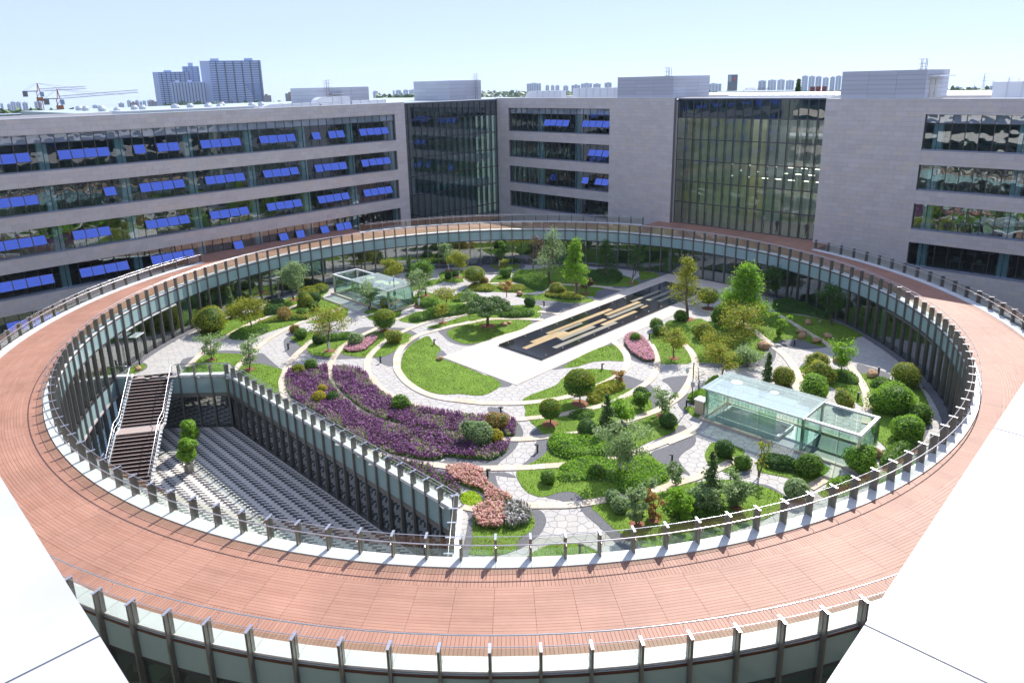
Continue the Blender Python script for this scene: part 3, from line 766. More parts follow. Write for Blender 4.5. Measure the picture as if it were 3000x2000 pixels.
BANDS = [
 ("g 1070,1058 800,1050 560,1055 420,1082 250,1112 105,1150 | f 2130,1040 2000,1120 1930,1220 1920,1310 | k 1150,120 1230,220 1360,305 1520,360 1720,390 1920,410 2120,415 | l 410,568 600,550 760,525 940,480 1130,400 1250,340 1340,270 1372,200 1360,120 1300,50 1240,2", 0.62),
 ("g 1250,1010 1060,985 980,985 | g 420,998 300,1022 155,1047 | f 2260,905 2140,945 2050,980 1950,1025 1830,1090 1700,1200 1650,1290 1660,1400 | k 920,200 1000,290 1120,360 1270,425 1480,480 1700,520 1980,545 2180,560 2320,560 | l 460,710 620,695 800,670 1000,625 1150,590 1280,540 1420,470 1500,420 1570,370 1625,300 1645,230 1645,170 1620,90 1590,30", 0.58),
 ("g 380,905 250,895 | f 2352,790 2200,815 2060,845 1930,890 1860,920 1770,965 1590,1050 1480,1110 1400,1170 1330,1270 1295,1400 | k 540,220 600,310 700,400 820,490 960,570 1100,615 1260,650 1500,690 1790,712 2110,740 2250,745 2340,740 | l 540,890 700,870 900,850 1100,815 1250,770 1420,715 1560,670 1680,620 1780,560 1860,500 1920,420 1960,340 1990,240 1995,180 1960,100 1925,60 | h 350,1150 240,1065 130,990", 0.6),
 ("f 1480,1040 1300,1050 1140,1095 1090,1140 1000,1220 930,1310 880,1430 | k 85,230 105,330 150,400", 0.62),
 ("k 880,840 1020,890 1200,930 1450,975 1760,1010 2020,1010 2352,1005 | l 600,1150 760,1140 1000,1110 1300,1060 1450,1020 1600,970 1750,910 1900,850 2020,785", 0.6),
 ("o 1120,105 1250,132 1450,115 1750,100 2100,95 2352,60 | z 300,490 500,460 940,360 1100,300 1300,240 1400,200 1600,120 1800,20 | m 560,1130 700,1070", 0.6),
 ("h 470,795 590,840 760,900 960,1000 1060,1080 1150,1150 1250,1230 1330,1330 1390,1450 | m 1205,400 1210,460", 0.66),
 ("h 1150,838 1250,890 1480,1030 1620,1110 1700,1170", 0.55),
 ("m 1680,215 1740,290 1800,380 1840,470 1860,560 1850,680 1840,760", 0.6),
 ("f 0,1335 140,1200 330,1070 480,985 640,910 1020,765", 0.55),
 ("f 425,1370 540,1250 700,1110 890,995 1130,890 1400,795", 0.58),
 ("g 550,630 700,632 900,660 1180,728 1500,745 1830,795", 0.5),
 ("g 560,725 700,722 830,728 1000,745", 0.45),
 ("m 1320,1350 1420,1290 1520,1240 1560,1180 1570,1120", 0.6),
 ("f 1240,700 1290,720 1400,760", 0.5),
 ("f 1600,880 1760,830 1900,790", 0.45),
 ("m 10,935 150,880 270,830", 0.6),
]
lawn_polys = [ccw(smooth_line(PL(s), 4, True)) for s in LAWNS]
grav_polys = [ccw(smooth_line(PL(s), 3, True)) for s in GRAVELS]
def clip_r(p, rmax=33.0):
    out = []
    for x, y in p:
        r = math.hypot(x, y)
        out.append((x*rmax/r, y*rmax/r) if r > rmax else (x, y))
    return out
lawn_polys = [clip_r(p) for p in lawn_polys]; grav_polys = [clip_r(p) for p in grav_polys]
# narrow grey strip at the foot of the ring facade
def skirt_mesh(name, poly, z0, z1, matl, dome=0.0, grid=0.9, holes=()):
    pa = np.array(poly); ext = []
    if dome:
        xs = np.arange(pa[:,0].min(), pa[:,0].max(), grid); ys = np.arange(pa[:,1].min(), pa[:,1].max(), grid)
        X, Y = np.meshgrid(xs, ys); X = X.ravel()+RNG.uniform(-.2,.2,X.size); Y = Y.ravel()+RNG.uniform(-.2,.2,Y.size)
        ok = inside(poly, X, Y); X, Y = X[ok], Y[ok]
        if len(X):
            d = np.min(np.hypot(X[:,None]-pa[None,:,0], Y[:,None]-pa[None,:,1]), 1); k = d > 0.35
            ext = list(zip(X[k], Y[k]))
    V, T = fill(poly, holes, ext)
    if dome:
        d = np.min(np.hypot(V[:,0,None]-pa[None,:,0], V[:,1,None]-pa[None,:,1]), 1)
        Z = z1 + dome*(1-np.exp(-d/0.9)) + RNG.uniform(-.012,.012,len(V))*(d > 0.1)
    else: Z = np.full(len(V), z1)
    n0 = len(V); m = len(poly)
    VV = np.r_[np.c_[V, Z], np.c_[pa, np.full(m, z1)], np.c_[pa, np.full(m, z0)]]
    i = np.arange(m); j = (i+1) % m
    F = np.r_[T, np.c_[n0+m+i, n0+m+j, n0+j], np.c_[n0+m+i, n0+j, n0+i]]
    return fast_mesh(name, VV, F, matl, smooth=bool(dome))
for p in lawn_polys:
    o = inst("lawn", skirt_mesh("lawn", p, -0.02, 0.03, M_LAWN, dome=0.10)); tag(o, kind="structure")
for k, p in enumerate(grav_polys):
    o = inst("gravel_bed", skirt_mesh("gravel_bed", p, -0.02, 0.005+0.0004*k, M_GRAVEL)); tag(o, kind="structure")
gs = MB(); annulus(gs, 32.75, 33.42, -0.02, 0.0225, -5.83, 274.3); o = gs.build("gravel_strip", M_GRAVEL); tag(o, kind="structure")

# plaza and its slabs
plaza = empty("plaza", (*UV(-3.85,0), 0), PI/4); tag(plaza, kind="structure")
POOL = (1.35, 29.4, -2.65, 2.65)
tiles = []
nu, nv = 31, 15; du, dv = 37.1/nu, 9.0/nv
me_tile = MB().box(0.004, du-0.004, 0.004, dv-0.004, -0.02, 0.028).mesh("slab", M_PLAZA)
cnt = 0; restt = MB()
MB().box(-0.05, 37.15, -4.55, 4.55, -0.025, 0.0255).build("bedding", mat("plaza_joint",(0.42,0.37,0.31),0.9), plaza)
for i in range(nu):
    for j in range(nv):
        u0, v0 = i*du, -4.5+j*dv
        if u0-3.85 > POOL[0]+0.1 and u0+du-3.85 < POOL[1] and v0 > POOL[2]+0.1 and v0+dv < POOL[3]-0.1: continue
        if cnt < 300: inst("slab", me_tile, plaza, (u0, v0, 0)); cnt += 1
        else: restt.box(u0+0.004, u0+du-0.004, v0+0.004, v0+dv-0.004, -0.02, 0.028)
if restt.v: restt.build("slabs", M_PLAZA, plaza)["kind"] = "stuff"

# flat water feature (plaza frame: x along the axis, y to the left = -v)
pool = empty("water_feature", (*UV(POOL[0],0), 0), PI/4)
tag(pool, "long black granite water table with cream and grey stone bars", "water feature")
PLn = POOL[1]-POOL[0]
MB().box(0,PLn,-2.65,2.65,0.02,0.10).build("plinth", M_BLACK, pool)
rim_m = mat("painted_reflection_rim", (0.55,0.56,0.58), 0.2)
MB().box(-0.1,0.0,-2.75,2.75,0.02,0.06).build("rim", rim_m, pool); MB().box(0,PLn,-2.75,-2.65,0.02,0.06).build("rim", rim_m, pool)  # pale strips painted for the white reflection along the pool's near edges
me_bs = MB().box(0.003,1.397,0.003,0.587,0.1,0.20).mesh("black_slab", M_BLACKSTONE)
for i in range(20):
    for j in range(9): inst("black_slab", me_bs, pool, (i*1.4, -2.65+j*0.589, 0))
M_CREAMBAR = mat("cream_stone_bar", (0.44,0.31,0.15), 0.35, hue=[(0.42,0.29,0.13),(0.48,0.35,0.18),(0.39,0.28,0.13)], noise=(2,0.12))
M_GREYBAR = mat("olive_grey_stone_bar", (0.26,0.24,0.18), 0.35, rnd=0.1)
for u0,u1,v0,v1,mm in [(6.4,16.5,-1.4,-0.85,0),(5.0,11,-0.95,-0.45,1),(3.7,7.5,-0.95,-0.45,0),(2.1,8.0,-0.44,0.10,0),(6.2,13.5,0.11,0.62,0),(6,11,0.63,1.12,1),(4,13.4,1.5,2.0,1),(11.8,17.6,1.0,1.48,0),
                       (14.5,20.5,-0.6,-0.08,0),(14,20,0.15,0.65,1),(20,25.6,-1.2,-0.8,1),(21.5,27.5,-0.2,0.3,1),(18.8,20,0.9,1.2,0),(22,28,0.9,1.4,1)]:
    if u0 == 5.0: u0, u1 = 7.51, 11
    x = u0-POOL[0]; L = u1-u0; k = max(1, int(L/1.2))
    for i in range(k):
        MB().box(x+i*L/k+0.004, x+(i+1)*L/k-0.004, -v1, -v0, 0.19, 0.208).build("stone_bar", (M_CREAMBAR, M_GREYBAR)[mm], pool)
me_jet = MB().lathe([(0.045,0.2),(0.045,0.225),(0.0,0.235)], 8).mesh("jet_cap", M_STEEL)
for i in range(12):
    for vv in (-2.3, 2.3): inst("jet_cap", me_jet, pool, (0.9+i*2.3, vv, 0))

# curved bands of cream slabs
for s, wd in BANDS:
    line = smooth_line(PL(s), 10)
    P = np.array(line); seg = np.hypot(*np.diff(P, axis=0).T); L = np.r_[0, np.cumsum(seg)]
    rad = np.hypot(P[:,0], P[:,1])
    tot = L[-1]; n = max(2, int(tot/0.85)); root = tag(empty("path_band", (*line[0], 0)), kind="structure")
    def pt(t):
        x = np.interp(t, L, P[:,0]); y = np.interp(t, L, P[:,1]); e = 0.15
        tx = np.interp(min(t+e,tot), L, P[:,0])-np.interp(max(t-e,0), L, P[:,0]); ty = np.interp(min(t+e,tot), L, P[:,1])-np.interp(max(t-e,0), L, P[:,1])
        q = math.hypot(tx,ty) or 1; return x, y, -ty/q, tx/q
    for i in range(n):
        t0, t1 = tot*i/n+0.006, tot*(i+1)/n-0.006
        if math.hypot(*pt((t0+t1)/2)[:2]) > 33.0: continue
        a = [pt(t0), pt((t0+t1)/2), pt(t1)]
        lft = [(x+nx*wd/2-line[0][0], y+ny*wd/2-line[0][1]) for x,y,nx,ny in a]; rgt = [(x-nx*wd/2-line[0][0], y-ny*wd/2-line[0][1]) for x,y,nx,ny in a]
        MB().prism(ccw(rgt + lft[::-1]), -0.02, 0.062+RNG.uniform(-.003,.003)).build("slab", M_BAND, root)

# crazy paving: Voronoi flagstones over the rest of the garden
sp = 0.62; pts = []
row = 0; y = -33.6
while y < 33.6:
    x = -33.6 + (sp/2 if row % 2 else 0)
    while x < 33.6: pts.append((x, y)); x += sp
    y += sp*0.866; row += 1
pts = np.array(pts); pts += RNG.uniform(-0.24, 0.24, pts.shape)*sp*1.25
r = np.hypot(pts[:,0], pts[:,1]); pts = pts[r < 33.6]
cover = np.zeros(len(pts), bool)
def covered(poly, p, m):
    c = inside(poly, p[:,0], p[:,1])
    for dx, dy in ((m,0),(-m,0),(0,m),(0,-m),(m*.7,m*.7),(-m*.7,m*.7),(m*.7,-m*.7),(-m*.7,-m*.7)): c &= inside(poly, p[:,0]+dx, p[:,1]+dy)
    return c
plz = uvrect(-3.85,33.25,-4.5,4.5)
for p in lawn_polys + grav_polys + [plz, uvrect(*PAVR), uvrect(*PAVL)]: cover |= covered(p, pts, 0.42)
cover |= ~inside(GARDEN, pts[:,0], pts[:,1]) | (np.hypot(pts[:,0], pts[:,1]) > 33.3)
cells = []
idx = np.where(~cover)[0]
key = {}
for i, (x, y) in enumerate(pts): key.setdefault((int(x//1.0), int(y//1.0)), []).append(i)
for i in idx:
    x, y = pts[i]; poly = [(x-1,y-1),(x+1,y-1),(x+1,y+1),(x-1,y+1)]
    kx, ky = int(x//1.0), int(y//1.0)
    nb = [j for a in (-1,0,1) for b in (-1,0,1) for j in key.get((kx+a, ky+b), ()) if j != i]
    nb.sort(key=lambda j: (pts[j,0]-x)**2+(pts[j,1]-y)**2)
    for j in nb[:14]:
        mx, my = (x+pts[j,0])/2, (y+pts[j,1])/2; nx, ny = pts[j,0]-x, pts[j,1]-y
        q = math.hypot(nx, ny); nx /= q; ny /= q; mx -= nx*0.012; my -= ny*0.012
        out = []; m = len(poly)
        for k in range(m):
            p0, p1 = poly[k], poly[(k+1) % m]
            d0 = (p0[0]-mx)*nx+(p0[1]-my)*ny; d1 = (p1[0]-mx)*nx+(p1[1]-my)*ny
            if d0 <= 0: out.append(p0)
            if d0*d1 < 0: t = d0/(d0-d1); out.append((p0[0]+t*(p1[0]-p0[0]), p0[1]+t*(p1[1]-p0[1])))
        poly = out
        if len(poly) < 3: break
    if len(poly) >= 3:
        if all(px*px+py*py < 33.42**2 for px, py in poly): cells.append(poly)
cen = np.array([np.mean(p, 0) for p in cells]); hid = np.zeros(len(cells), bool)
for q in lawn_polys + grav_polys + [plz]: hid |= inside(q, cen[:,0], cen[:,1])
big = []
for k, p in enumerate(cells):
    ix, iy, dep = projx((cen[k,0], cen[k,1], 0))
    sc = area2(p)/dep**2 if (150 < ix < 2850 and iy < 1630) else 0
    big.append(-abs(sc)*(0.01 if hid[k] else 1.0))
order = np.argsort(big); paving = tag(empty("garden_paving"), kind="structure")
rest = MB()
for q, k in enumerate(order):
    p = ccw(cells[k])
    if q < 300:
        c = np.mean(p, 0); MB().prism([(a-c[0], b-c[1]) for a, b in p], -0.03, 0.0).build("flagstone", M_PAVING, paving, (c[0], c[1], 0))
    else: rest.prism(p, -0.03, 0.0)
rest.build("flagstones", M_PAVING, paving)["kind"] = "stuff"

# short grass standing on the lawns: one mass
ptsg = []
for p in lawn_polys:
    a = abs(area2(p)); pa = np.array(p); n = int(a*130)
    X = RNG.uniform(pa[:,0].min(), pa[:,0].max(), n*3); Y = RNG.uniform(pa[:,1].min(), pa[:,1].max(), n*3)
    ok = inside(p, X, Y); X, Y = X[ok][:n], Y[ok][:n]
    d = np.min(np.hypot(X[:,None]-pa[None,:,0], Y[:,None]-pa[None,:,1]), 1)
    ptsg.append(np.c_[X, Y, 0.03+0.10*(1-np.exp(-d/0.9))])
Pg = np.concatenate(ptsg); n = len(Pg)
ang = RNG.uniform(0, 2*PI, n); hh = RNG.uniform(0.03, 0.075, n); ww = RNG.uniform(0.015, 0.04, n); ln = RNG.uniform(-0.04, 0.04, (n,2))
Vg = np.zeros((n,3,3)); dx = np.c_[np.cos(ang), np.sin(ang)]*ww[:,None]
Vg[:,0,:2] = Pg[:,:2]-dx; Vg[:,1,:2] = Pg[:,:2]+dx; Vg[:,2,:2] = Pg[:,:2]+ln; Vg[:,0,2] = Pg[:,2]-0.02; Vg[:,1,2] = Pg[:,2]-0.02; Vg[:,2,2] = Pg[:,2]+hh
o = inst("grass", fast_mesh("grass", Vg.reshape(-1,3), np.arange(n*3).reshape(n,3), M_GRASS))
tag(o, "short green turf grass on the garden lawns", "grass", kind="stuff")
# ================================================================== plants
def sphere_pts(n):
    v = RNG.normal(size=(n,3)); return v/np.linalg.norm(v, axis=1)[:,None]
def leaves(P, Nrm, size, jit=0.8, aspect=1.6):
    """leaf quads at points P, roughly facing Nrm"""
    n = len(P); d = Nrm + RNG.normal(size=(n,3))*jit; d /= np.linalg.norm(d, axis=1)[:,None]+1e-9
    a = RNG.normal(size=(n,3)); e1 = np.cross(d, a); e1 /= np.linalg.norm(e1, axis=1)[:,None]+1e-9; e2 = np.cross(d, e1)
    s = (np.asarray(size)*RNG.uniform(0.65, 1.35, n))[:,None]
    l, w = s*0.5*aspect, s*0.5
    V = np.stack([P-e1*l, P-e2*w+d*s*0.08, P+e1*l, P+e2*w+d*s*0.08], 1)
    return V.reshape(-1,3)
def join_meshes(parts):
    """parts: list of (V, quads, material index) -> V, F, mi"""
    Vs, Fs, Ms = [], [], []; b = 0
    for V, F, m in parts:
        Vs.append(V); Fs.append(np.asarray(F)+b); Ms.append(np.full(len(F), m)); b += len(V)
    return np.concatenate(Vs), np.concatenate(Fs), np.concatenate(Ms)
def quads(V): return np.arange(len(V)).reshape(-1,4)
def lump(d, k=5, amp=0.12, seed=None):
    r = np.random.default_rng(seed if seed is not None else int(RNG.integers(1e9)))
    c = r.normal(size=(k*4,3)); c /= np.linalg.norm(c, axis=1)[:,None]
    t = (d @ c.T); return 1 + amp*(np.exp(8*(t-1)).sum(1) - 0.6)
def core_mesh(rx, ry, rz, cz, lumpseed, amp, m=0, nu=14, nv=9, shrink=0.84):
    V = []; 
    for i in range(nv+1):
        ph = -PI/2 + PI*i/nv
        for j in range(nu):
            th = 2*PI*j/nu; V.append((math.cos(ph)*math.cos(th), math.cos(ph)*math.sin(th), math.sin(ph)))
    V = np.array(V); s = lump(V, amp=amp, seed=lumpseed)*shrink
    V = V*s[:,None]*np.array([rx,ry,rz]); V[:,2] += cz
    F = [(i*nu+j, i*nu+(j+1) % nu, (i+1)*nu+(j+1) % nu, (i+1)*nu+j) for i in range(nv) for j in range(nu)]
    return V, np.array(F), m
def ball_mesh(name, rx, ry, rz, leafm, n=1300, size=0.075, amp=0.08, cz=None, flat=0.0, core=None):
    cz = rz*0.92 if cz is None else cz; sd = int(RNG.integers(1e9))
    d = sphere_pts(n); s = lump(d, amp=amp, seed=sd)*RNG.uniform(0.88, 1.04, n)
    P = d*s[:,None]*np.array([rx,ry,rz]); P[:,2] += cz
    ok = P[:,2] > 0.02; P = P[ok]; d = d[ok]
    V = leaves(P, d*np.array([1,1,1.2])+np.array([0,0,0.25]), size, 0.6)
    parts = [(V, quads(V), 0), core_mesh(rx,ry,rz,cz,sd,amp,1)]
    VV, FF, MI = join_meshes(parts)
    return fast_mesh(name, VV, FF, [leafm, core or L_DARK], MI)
def tube_arr(path, r0, r1, n=5):
    path = np.asarray(path, float); m = len(path); V = []
    for i in range(m):
        t = path[min(i+1,m-1)]-path[max(i-1,0)]; t = t/(np.linalg.norm(t)+1e-9)
        a = np.array([0,0,1.0]) if abs(t[2]) < 0.9 else np.array([1.0,0,0])
        e1 = np.cross(t,a); e1 /= np.linalg.norm(e1); e2 = np.cross(t,e1); rr = r0+(r1-r0)*i/max(1,m-1)
        for q in range(n):
            an = 2*PI*q/n; V.append(path[i]+e1*rr*math.cos(an)+e2*rr*math.sin(an))
    F = [(i*n+q, i*n+(q+1) % n, (i+1)*n+(q+1) % n, (i+1)*n+q) for i in range(m-1) for q in range(n)]
    return np.array(V), np.array(F)
def branch_tree(h, crown_r, crown_base, shape='round', stems=1, nb=16, seed=0, lean=0.1, trunk_r=0.06, twig=5):
    """tapered trunk(s), limbs and twigs; returns wood tubes and twig-tip points"""
    r = np.random.default_rng(seed); tubes = []; tips = []
    for s in range(stems):
        a = r.uniform(0, 2*PI); ln = (lean if stems == 1 else 0.26)*r.uniform(0.5,1.2)
        top = np.array([math.cos(a)*ln*h, math.sin(a)*ln*h, h*r.uniform(0.9,1.0)])
        b0 = np.array([math.cos(a)*0.06*(stems > 1), math.sin(a)*0.06*(stems > 1), 0.0])
        P = [b0+(top-b0)*t+np.array([*(r.normal(size=2)*0.03*h*(0 < t < 1)), 0])*0.6 for t in np.linspace(0,1,7)]
        tubes.append((P, trunk_r/math.sqrt(stems), trunk_r*0.18))
        for k in range(max(4, nb//stems)):
            t = crown_base/h + (1-crown_base/h)*(k+r.uniform(0,1))/max(4, nb//stems); t = min(t, 0.98)
            q = np.array(P[0])+(np.array(P[-1])-np.array(P[0]))*t
            i0 = t*6; i = int(i0); q = np.array(P[i])+(np.array(P[min(i+1,6)])-np.array(P[i]))*(i0-i)
            f = (t-crown_base/h)/(1-crown_base/h)
            if shape == 'cone': R = crown_r*(1.05-f)**0.9
            elif shape == 'vase': R = crown_r*(0.45+0.55*f)
            else: R = crown_r*math.sqrt(max(0.05, 1-(2*f-0.85)**2))
            a = r.uniform(0,2*PI); rise = r.uniform(0.15,0.7) if shape != 'cone' else r.uniform(0.3,0.6)
            e = q+np.array([math.cos(a)*R, math.sin(a)*R, rise*R])
            mid_ = (q+e)/2+np.array([0,0,-0.06*R])+r.normal(size=3)*0.05*R
            tubes.append(([q,mid_,e], trunk_r*0.35*(1-0.5*t), trunk_r*0.08))
            for w in range(twig):
                s0 = r.uniform(0.35,1.0); q2 = q+(e-q)*s0; v = r.normal(size=3); v[2] = abs(v[2])*0.6; v /= np.linalg.norm(v)
                e2 = q2+v*R*r.uniform(0.18,0.42); tubes.append(([q2,e2], trunk_r*0.10, trunk_r*0.04)); tips.append(e2); tips.append((q2+e2)/2)
            tips.append(e)
    return tubes, np.array(tips)
def wood_parts(tubes, m=0, n=5):
    out = []
    for P, r0, r1 in tubes:
        V, F = tube_arr(P, r0, r1, n); out.append((V, F, m))
    return out
def place(c, x, y): return G(c, x, y)
def scale_at(c, x, y):
    p = G(c, x, y); return zoom_scale((p[0], p[1], 1.0))*(3.92 if c == 'z' else 3.136)
def height_of(c, x, y, xt, yt):
    """height of the point seen at (xt, yt) above the foot seen at (x, y)"""
    p = G(c, x, y); d = ray(*px_of(c, xt, yt)); t = (p[1]-CAMP[1])/d[1]; return float((CAMP+d*t)[2])
_lean = {}
def make_tree(name, label, c, xb, yb, xt, yt, wpx, leafm, base=0.35, shape='round', stems=1, dens=34, size=0.10, lime=False, nb=16, spread=0.16, mulch=True, group=None, cat="tree", trunk_r=None, twig=5):
    h = max(0.8, height_of(c, xb, yb, xt, yt)); cr = wpx/scale_at(c, xb, yb)/2
    x, y = place(c, xb, yb); seed = int(abs(xb*7+yb*13+ord(c))) 
    root = empty(name, (x, y, 0.05), (seed % 628)/100.0); tag(root, label, cat, group)
    tr = trunk_r or 0.022*h+0.02
    tubes, tips = branch_tree(h*0.93, cr*0.88, h*base, shape, stems, nb, seed, trunk_r=tr, twig=twig)
    V, F, MI = join_meshes(wood_parts(tubes))
    inst("trunk", fast_mesh("trunk", V, F, M_BARK), root)
    if lime:
        for P, r0, r1 in tubes[:1] if stems == 1 else [t for t in tubes if len(t[0]) == 7]:
            MB().tube([tuple(P[0]), tuple(np.array(P[0])+(np.array(P[2])-np.array(P[0]))*min(1, 0.9/max(0.3,P[2][2])))], r0*1.12, 7, r2=r0*1.02).build("limewash_band", M_LIME, root)
    if dens:
        T = np.repeat(tips, dens, 0); n = len(T)
        P = T + RNG.normal(size=(n,3))*np.array([1,1,0.8])*spread*max(cr,0.5)
        keep = RNG.uniform(size=n) < 0.92; P = P[keep]
        cen = np.array([0,0,h*(base+1)/2]); nr = P-cen; nr /= np.linalg.norm(nr,axis=1)[:,None]+1e-9
        Vl = leaves(P, nr*0.6+np.array([0,0,0.5]), size, 0.9)
        inst("crown", fast_mesh("crown", Vl, quads(Vl), leafm), root)
    if mulch: mulch_ring(root, 0.3+0.05*h)
    return root
def mulch_ring(root, r):
    mb = MB(); mb.lathe([(r*1.1,0.0),(r,0.05),(r*0.6,0.085),(0.02,0.09)], 14); mb.build("mulch", M_MULCH, root)
def make_fir(name, label, c, xb, yb, xt, yt, wpx, cat="conifer"):
    h = height_of(c, xb, yb, xt, yt); cr = wpx/scale_at(c, xb, yb)/2; x, y = place(c, xb, yb)
    root = empty(name, (x, y, 0.05)); tag(root, label, cat)
    r = np.random.default_rng(int(xb+yb)); tubes = [([np.array([0,0,0]),np.array([0,0,h*0.5]),np.array([0,0,h])], 0.03+0.018*h, 0.008)]; Ps = []; Ds = []
    lay = 20
    for i in range(lay):
        z = h*(0.08+0.9*i/lay); R = cr*(1-(i/lay))**0.85+0.04
        for k in range(9 if i < 14 else 6):
            a = r.uniform(0,2*PI); L = R*r.uniform(0.75,1.1); e = np.array([math.cos(a)*L, math.sin(a)*L, z-0.12*L+0.1*L]); q = np.array([0,0,z])
            tubes.append(([q,(q+e)/2+np.array([0,0,-0.06*L]),e], 0.012, 0.004))
            m = int(26*max(0.35,L)); t = r.uniform(0.15,1,m)[:,None]; P = q+(e-q)*t+r.normal(size=(m,3))*np.array([0.09,0.09,0.05])*(0.4+0.6*L)
            Ps.append(P); Ds.append(np.repeat((e-q)[None]/L, m, 0))
    V, F, MI = join_meshes(wood_parts(tubes, n=4)); inst("trunk", fast_mesh("trunk", V, F, M_BARK), root)
    P = np.concatenate(Ps); D = np.concatenate(Ds); n = len(P)
    Vl = leaves(P, np.array([0,0,1.0])+D*0.3, 0.085, 0.55, aspect=2.4); inst("crown", fast_mesh("crown", Vl, quads(Vl), L_PINE), root)
    mulch_ring(root, 0.4); return root
def make_ball(name, label, c, xc, yb, wpx, leafm, hf=0.92, amp=0.07, size=0.07, n=1300, cat="shrub", group=None, z=0.0):
    r = wpx/scale_at(c, xc, yb)/2; p = G(c, xc, yb)
    d = np.array(p)-CAMP[:2]; d /= np.linalg.norm(d); x, y = p[0]+d[0]*r*0.7, p[1]+d[1]*r*0.7     # the pixel is its near lower edge
    n = int(n*max(0.5, min(2.4, (r/0.6)**2)))
    root = empty(name, (x, y, 0.03+z)); tag(root, label, cat, group)
    inst("foliage", ball_mesh("foliage", r, r*RNG.uniform(0.92,1.05), r*hf, leafm, n, size, amp), root, rz=RNG.uniform(0,6))
    MB().tube([(0,0,-0.05),(0,0,r*0.8)], 0.03+0.02*r, 6).build("stem", M_BARK, root)
    return root
def make_standard(name, label, c, xb, yb, xc, yc, wpx, leafm, hf=0.85, n=2200, size=0.075, top=None, mulch=True):
    """clipped ball on a bare trunk"""
    r = wpx/scale_at(c, xb, yb)/2; x, y = place(c, xb, yb); zc = height_of(c, xb, yb, xc, yc)
    root = empty(name, (x, y, 0.05)); tag(root, label, "tree")
    tubes = [([np.array([0,0,0]),np.array([0.03,0.01,zc*0.35])], 0.05+0.02*r, 0.045)]
    for k in range(5):
        a = k*1.26+0.4; tubes.append(([np.array([0.03,0.01,zc*0.33]),np.array([math.cos(a)*r*0.25,math.sin(a)*r*0.25,zc*0.65]),np.array([math.cos(a)*r*0.55,math.sin(a)*r*0.55,zc*1.0])], 0.032, 0.012))
    V, F, MI = join_meshes(wood_parts(tubes, n=6)); inst("trunk", fast_mesh("trunk", V, F, M_BARK), root)
    me = ball_mesh("crown", r, r, r*hf, leafm, n, size, 0.05, cz=zc)
    inst("crown", me, root)
    if top is not None:
        d = sphere_pts(900); d[:,2] = np.abs(d[:,2])*0.7+0.3; d /= np.linalg.norm(d,axis=1)[:,None]
        P = d*np.array([r,r,r*hf])*RNG.uniform(0.98,1.07,(900,1)); P[:,2] += zc; Vl = leaves(P, d, size, 0.6); inst("top_leaves", fast_mesh("top_leaves", Vl, quads(Vl), top), root)  # second leaf colour laid over the upper part of the ball
    if mulch: mulch_ring(root, 0.45+0.15*r)
    return root
def make_hedge(name, label, s, h, leafm, dens=230, size=0.085, amp=0.25, cat="hedge", core=None, taper=0.35):
    """mass of clipped or loose planting that fills an outline"""
    poly = ccw(clip_r(smooth_line(PL(s), 4, True), 32.9)); pa = np.array(poly); c = pa.mean(0)
    a = abs(area2(poly)); n = int(a*dens)
    X = RNG.uniform(pa[:,0].min(), pa[:,0].max(), n*3); Y = RNG.uniform(pa[:,1].min(), pa[:,1].max(), n*3)
    ok = inside(poly, X, Y); X, Y = X[ok][:n], Y[ok][:n]
    d = np.min(np.hypot(X[:,None]-pa[None,:,0], Y[:,None]-pa[None,:,1]), 1)
    def hz(x, y, d): return h*(1-np.exp(-d/(taper*0.6)))*(1+amp*(np.sin(x*3.1+y*1.7)*0.5+np.sin(x*1.3-y*2.9)*0.5))+0.06
    Z = hz(X,Y,d)*np.sqrt(RNG.uniform(0.45,1.0,len(X)))
    Z = np.where(RNG.uniform(size=len(X)) < 0.7, hz(X,Y,d)*RNG.uniform(0.92,1.08,len(X)), Z)
    o2 = np.zeros((len(X),3)); o2[:,0] = RNG.normal(size=len(X))*0.5; o2[:,1] = RNG.normal(size=len(X))*0.5; o2[:,2] = 1
    Vl = leaves(np.c_[X-c[0], Y-c[1], Z], o2, size, 0.7)
    root = empty(name, (c[0], c[1], 0.02)); tag(root, label, cat)
    inst("foliage", fast_mesh("foliage", Vl, quads(Vl), leafm), root)
    xs = np.arange(pa[:,0].min(), pa[:,0].max(), 0.3); ys = np.arange(pa[:,1].min(), pa[:,1].max(), 0.3); GX, GY = np.meshgrid(xs, ys); GX = GX.ravel(); GY = GY.ravel()
    ok = inside(poly, GX, GY); GX, GY = GX[ok], GY[ok]; dd = np.min(np.hypot(GX[:,None]-pa[None,:,0], GY[:,None]-pa[None,:,1]), 1) if len(GX) else np.array([]); k = dd > 0.12
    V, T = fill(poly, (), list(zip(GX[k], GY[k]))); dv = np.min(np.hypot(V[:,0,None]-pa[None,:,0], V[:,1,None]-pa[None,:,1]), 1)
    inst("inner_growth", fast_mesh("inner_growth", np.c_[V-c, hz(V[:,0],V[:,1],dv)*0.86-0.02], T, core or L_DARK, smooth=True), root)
    return root
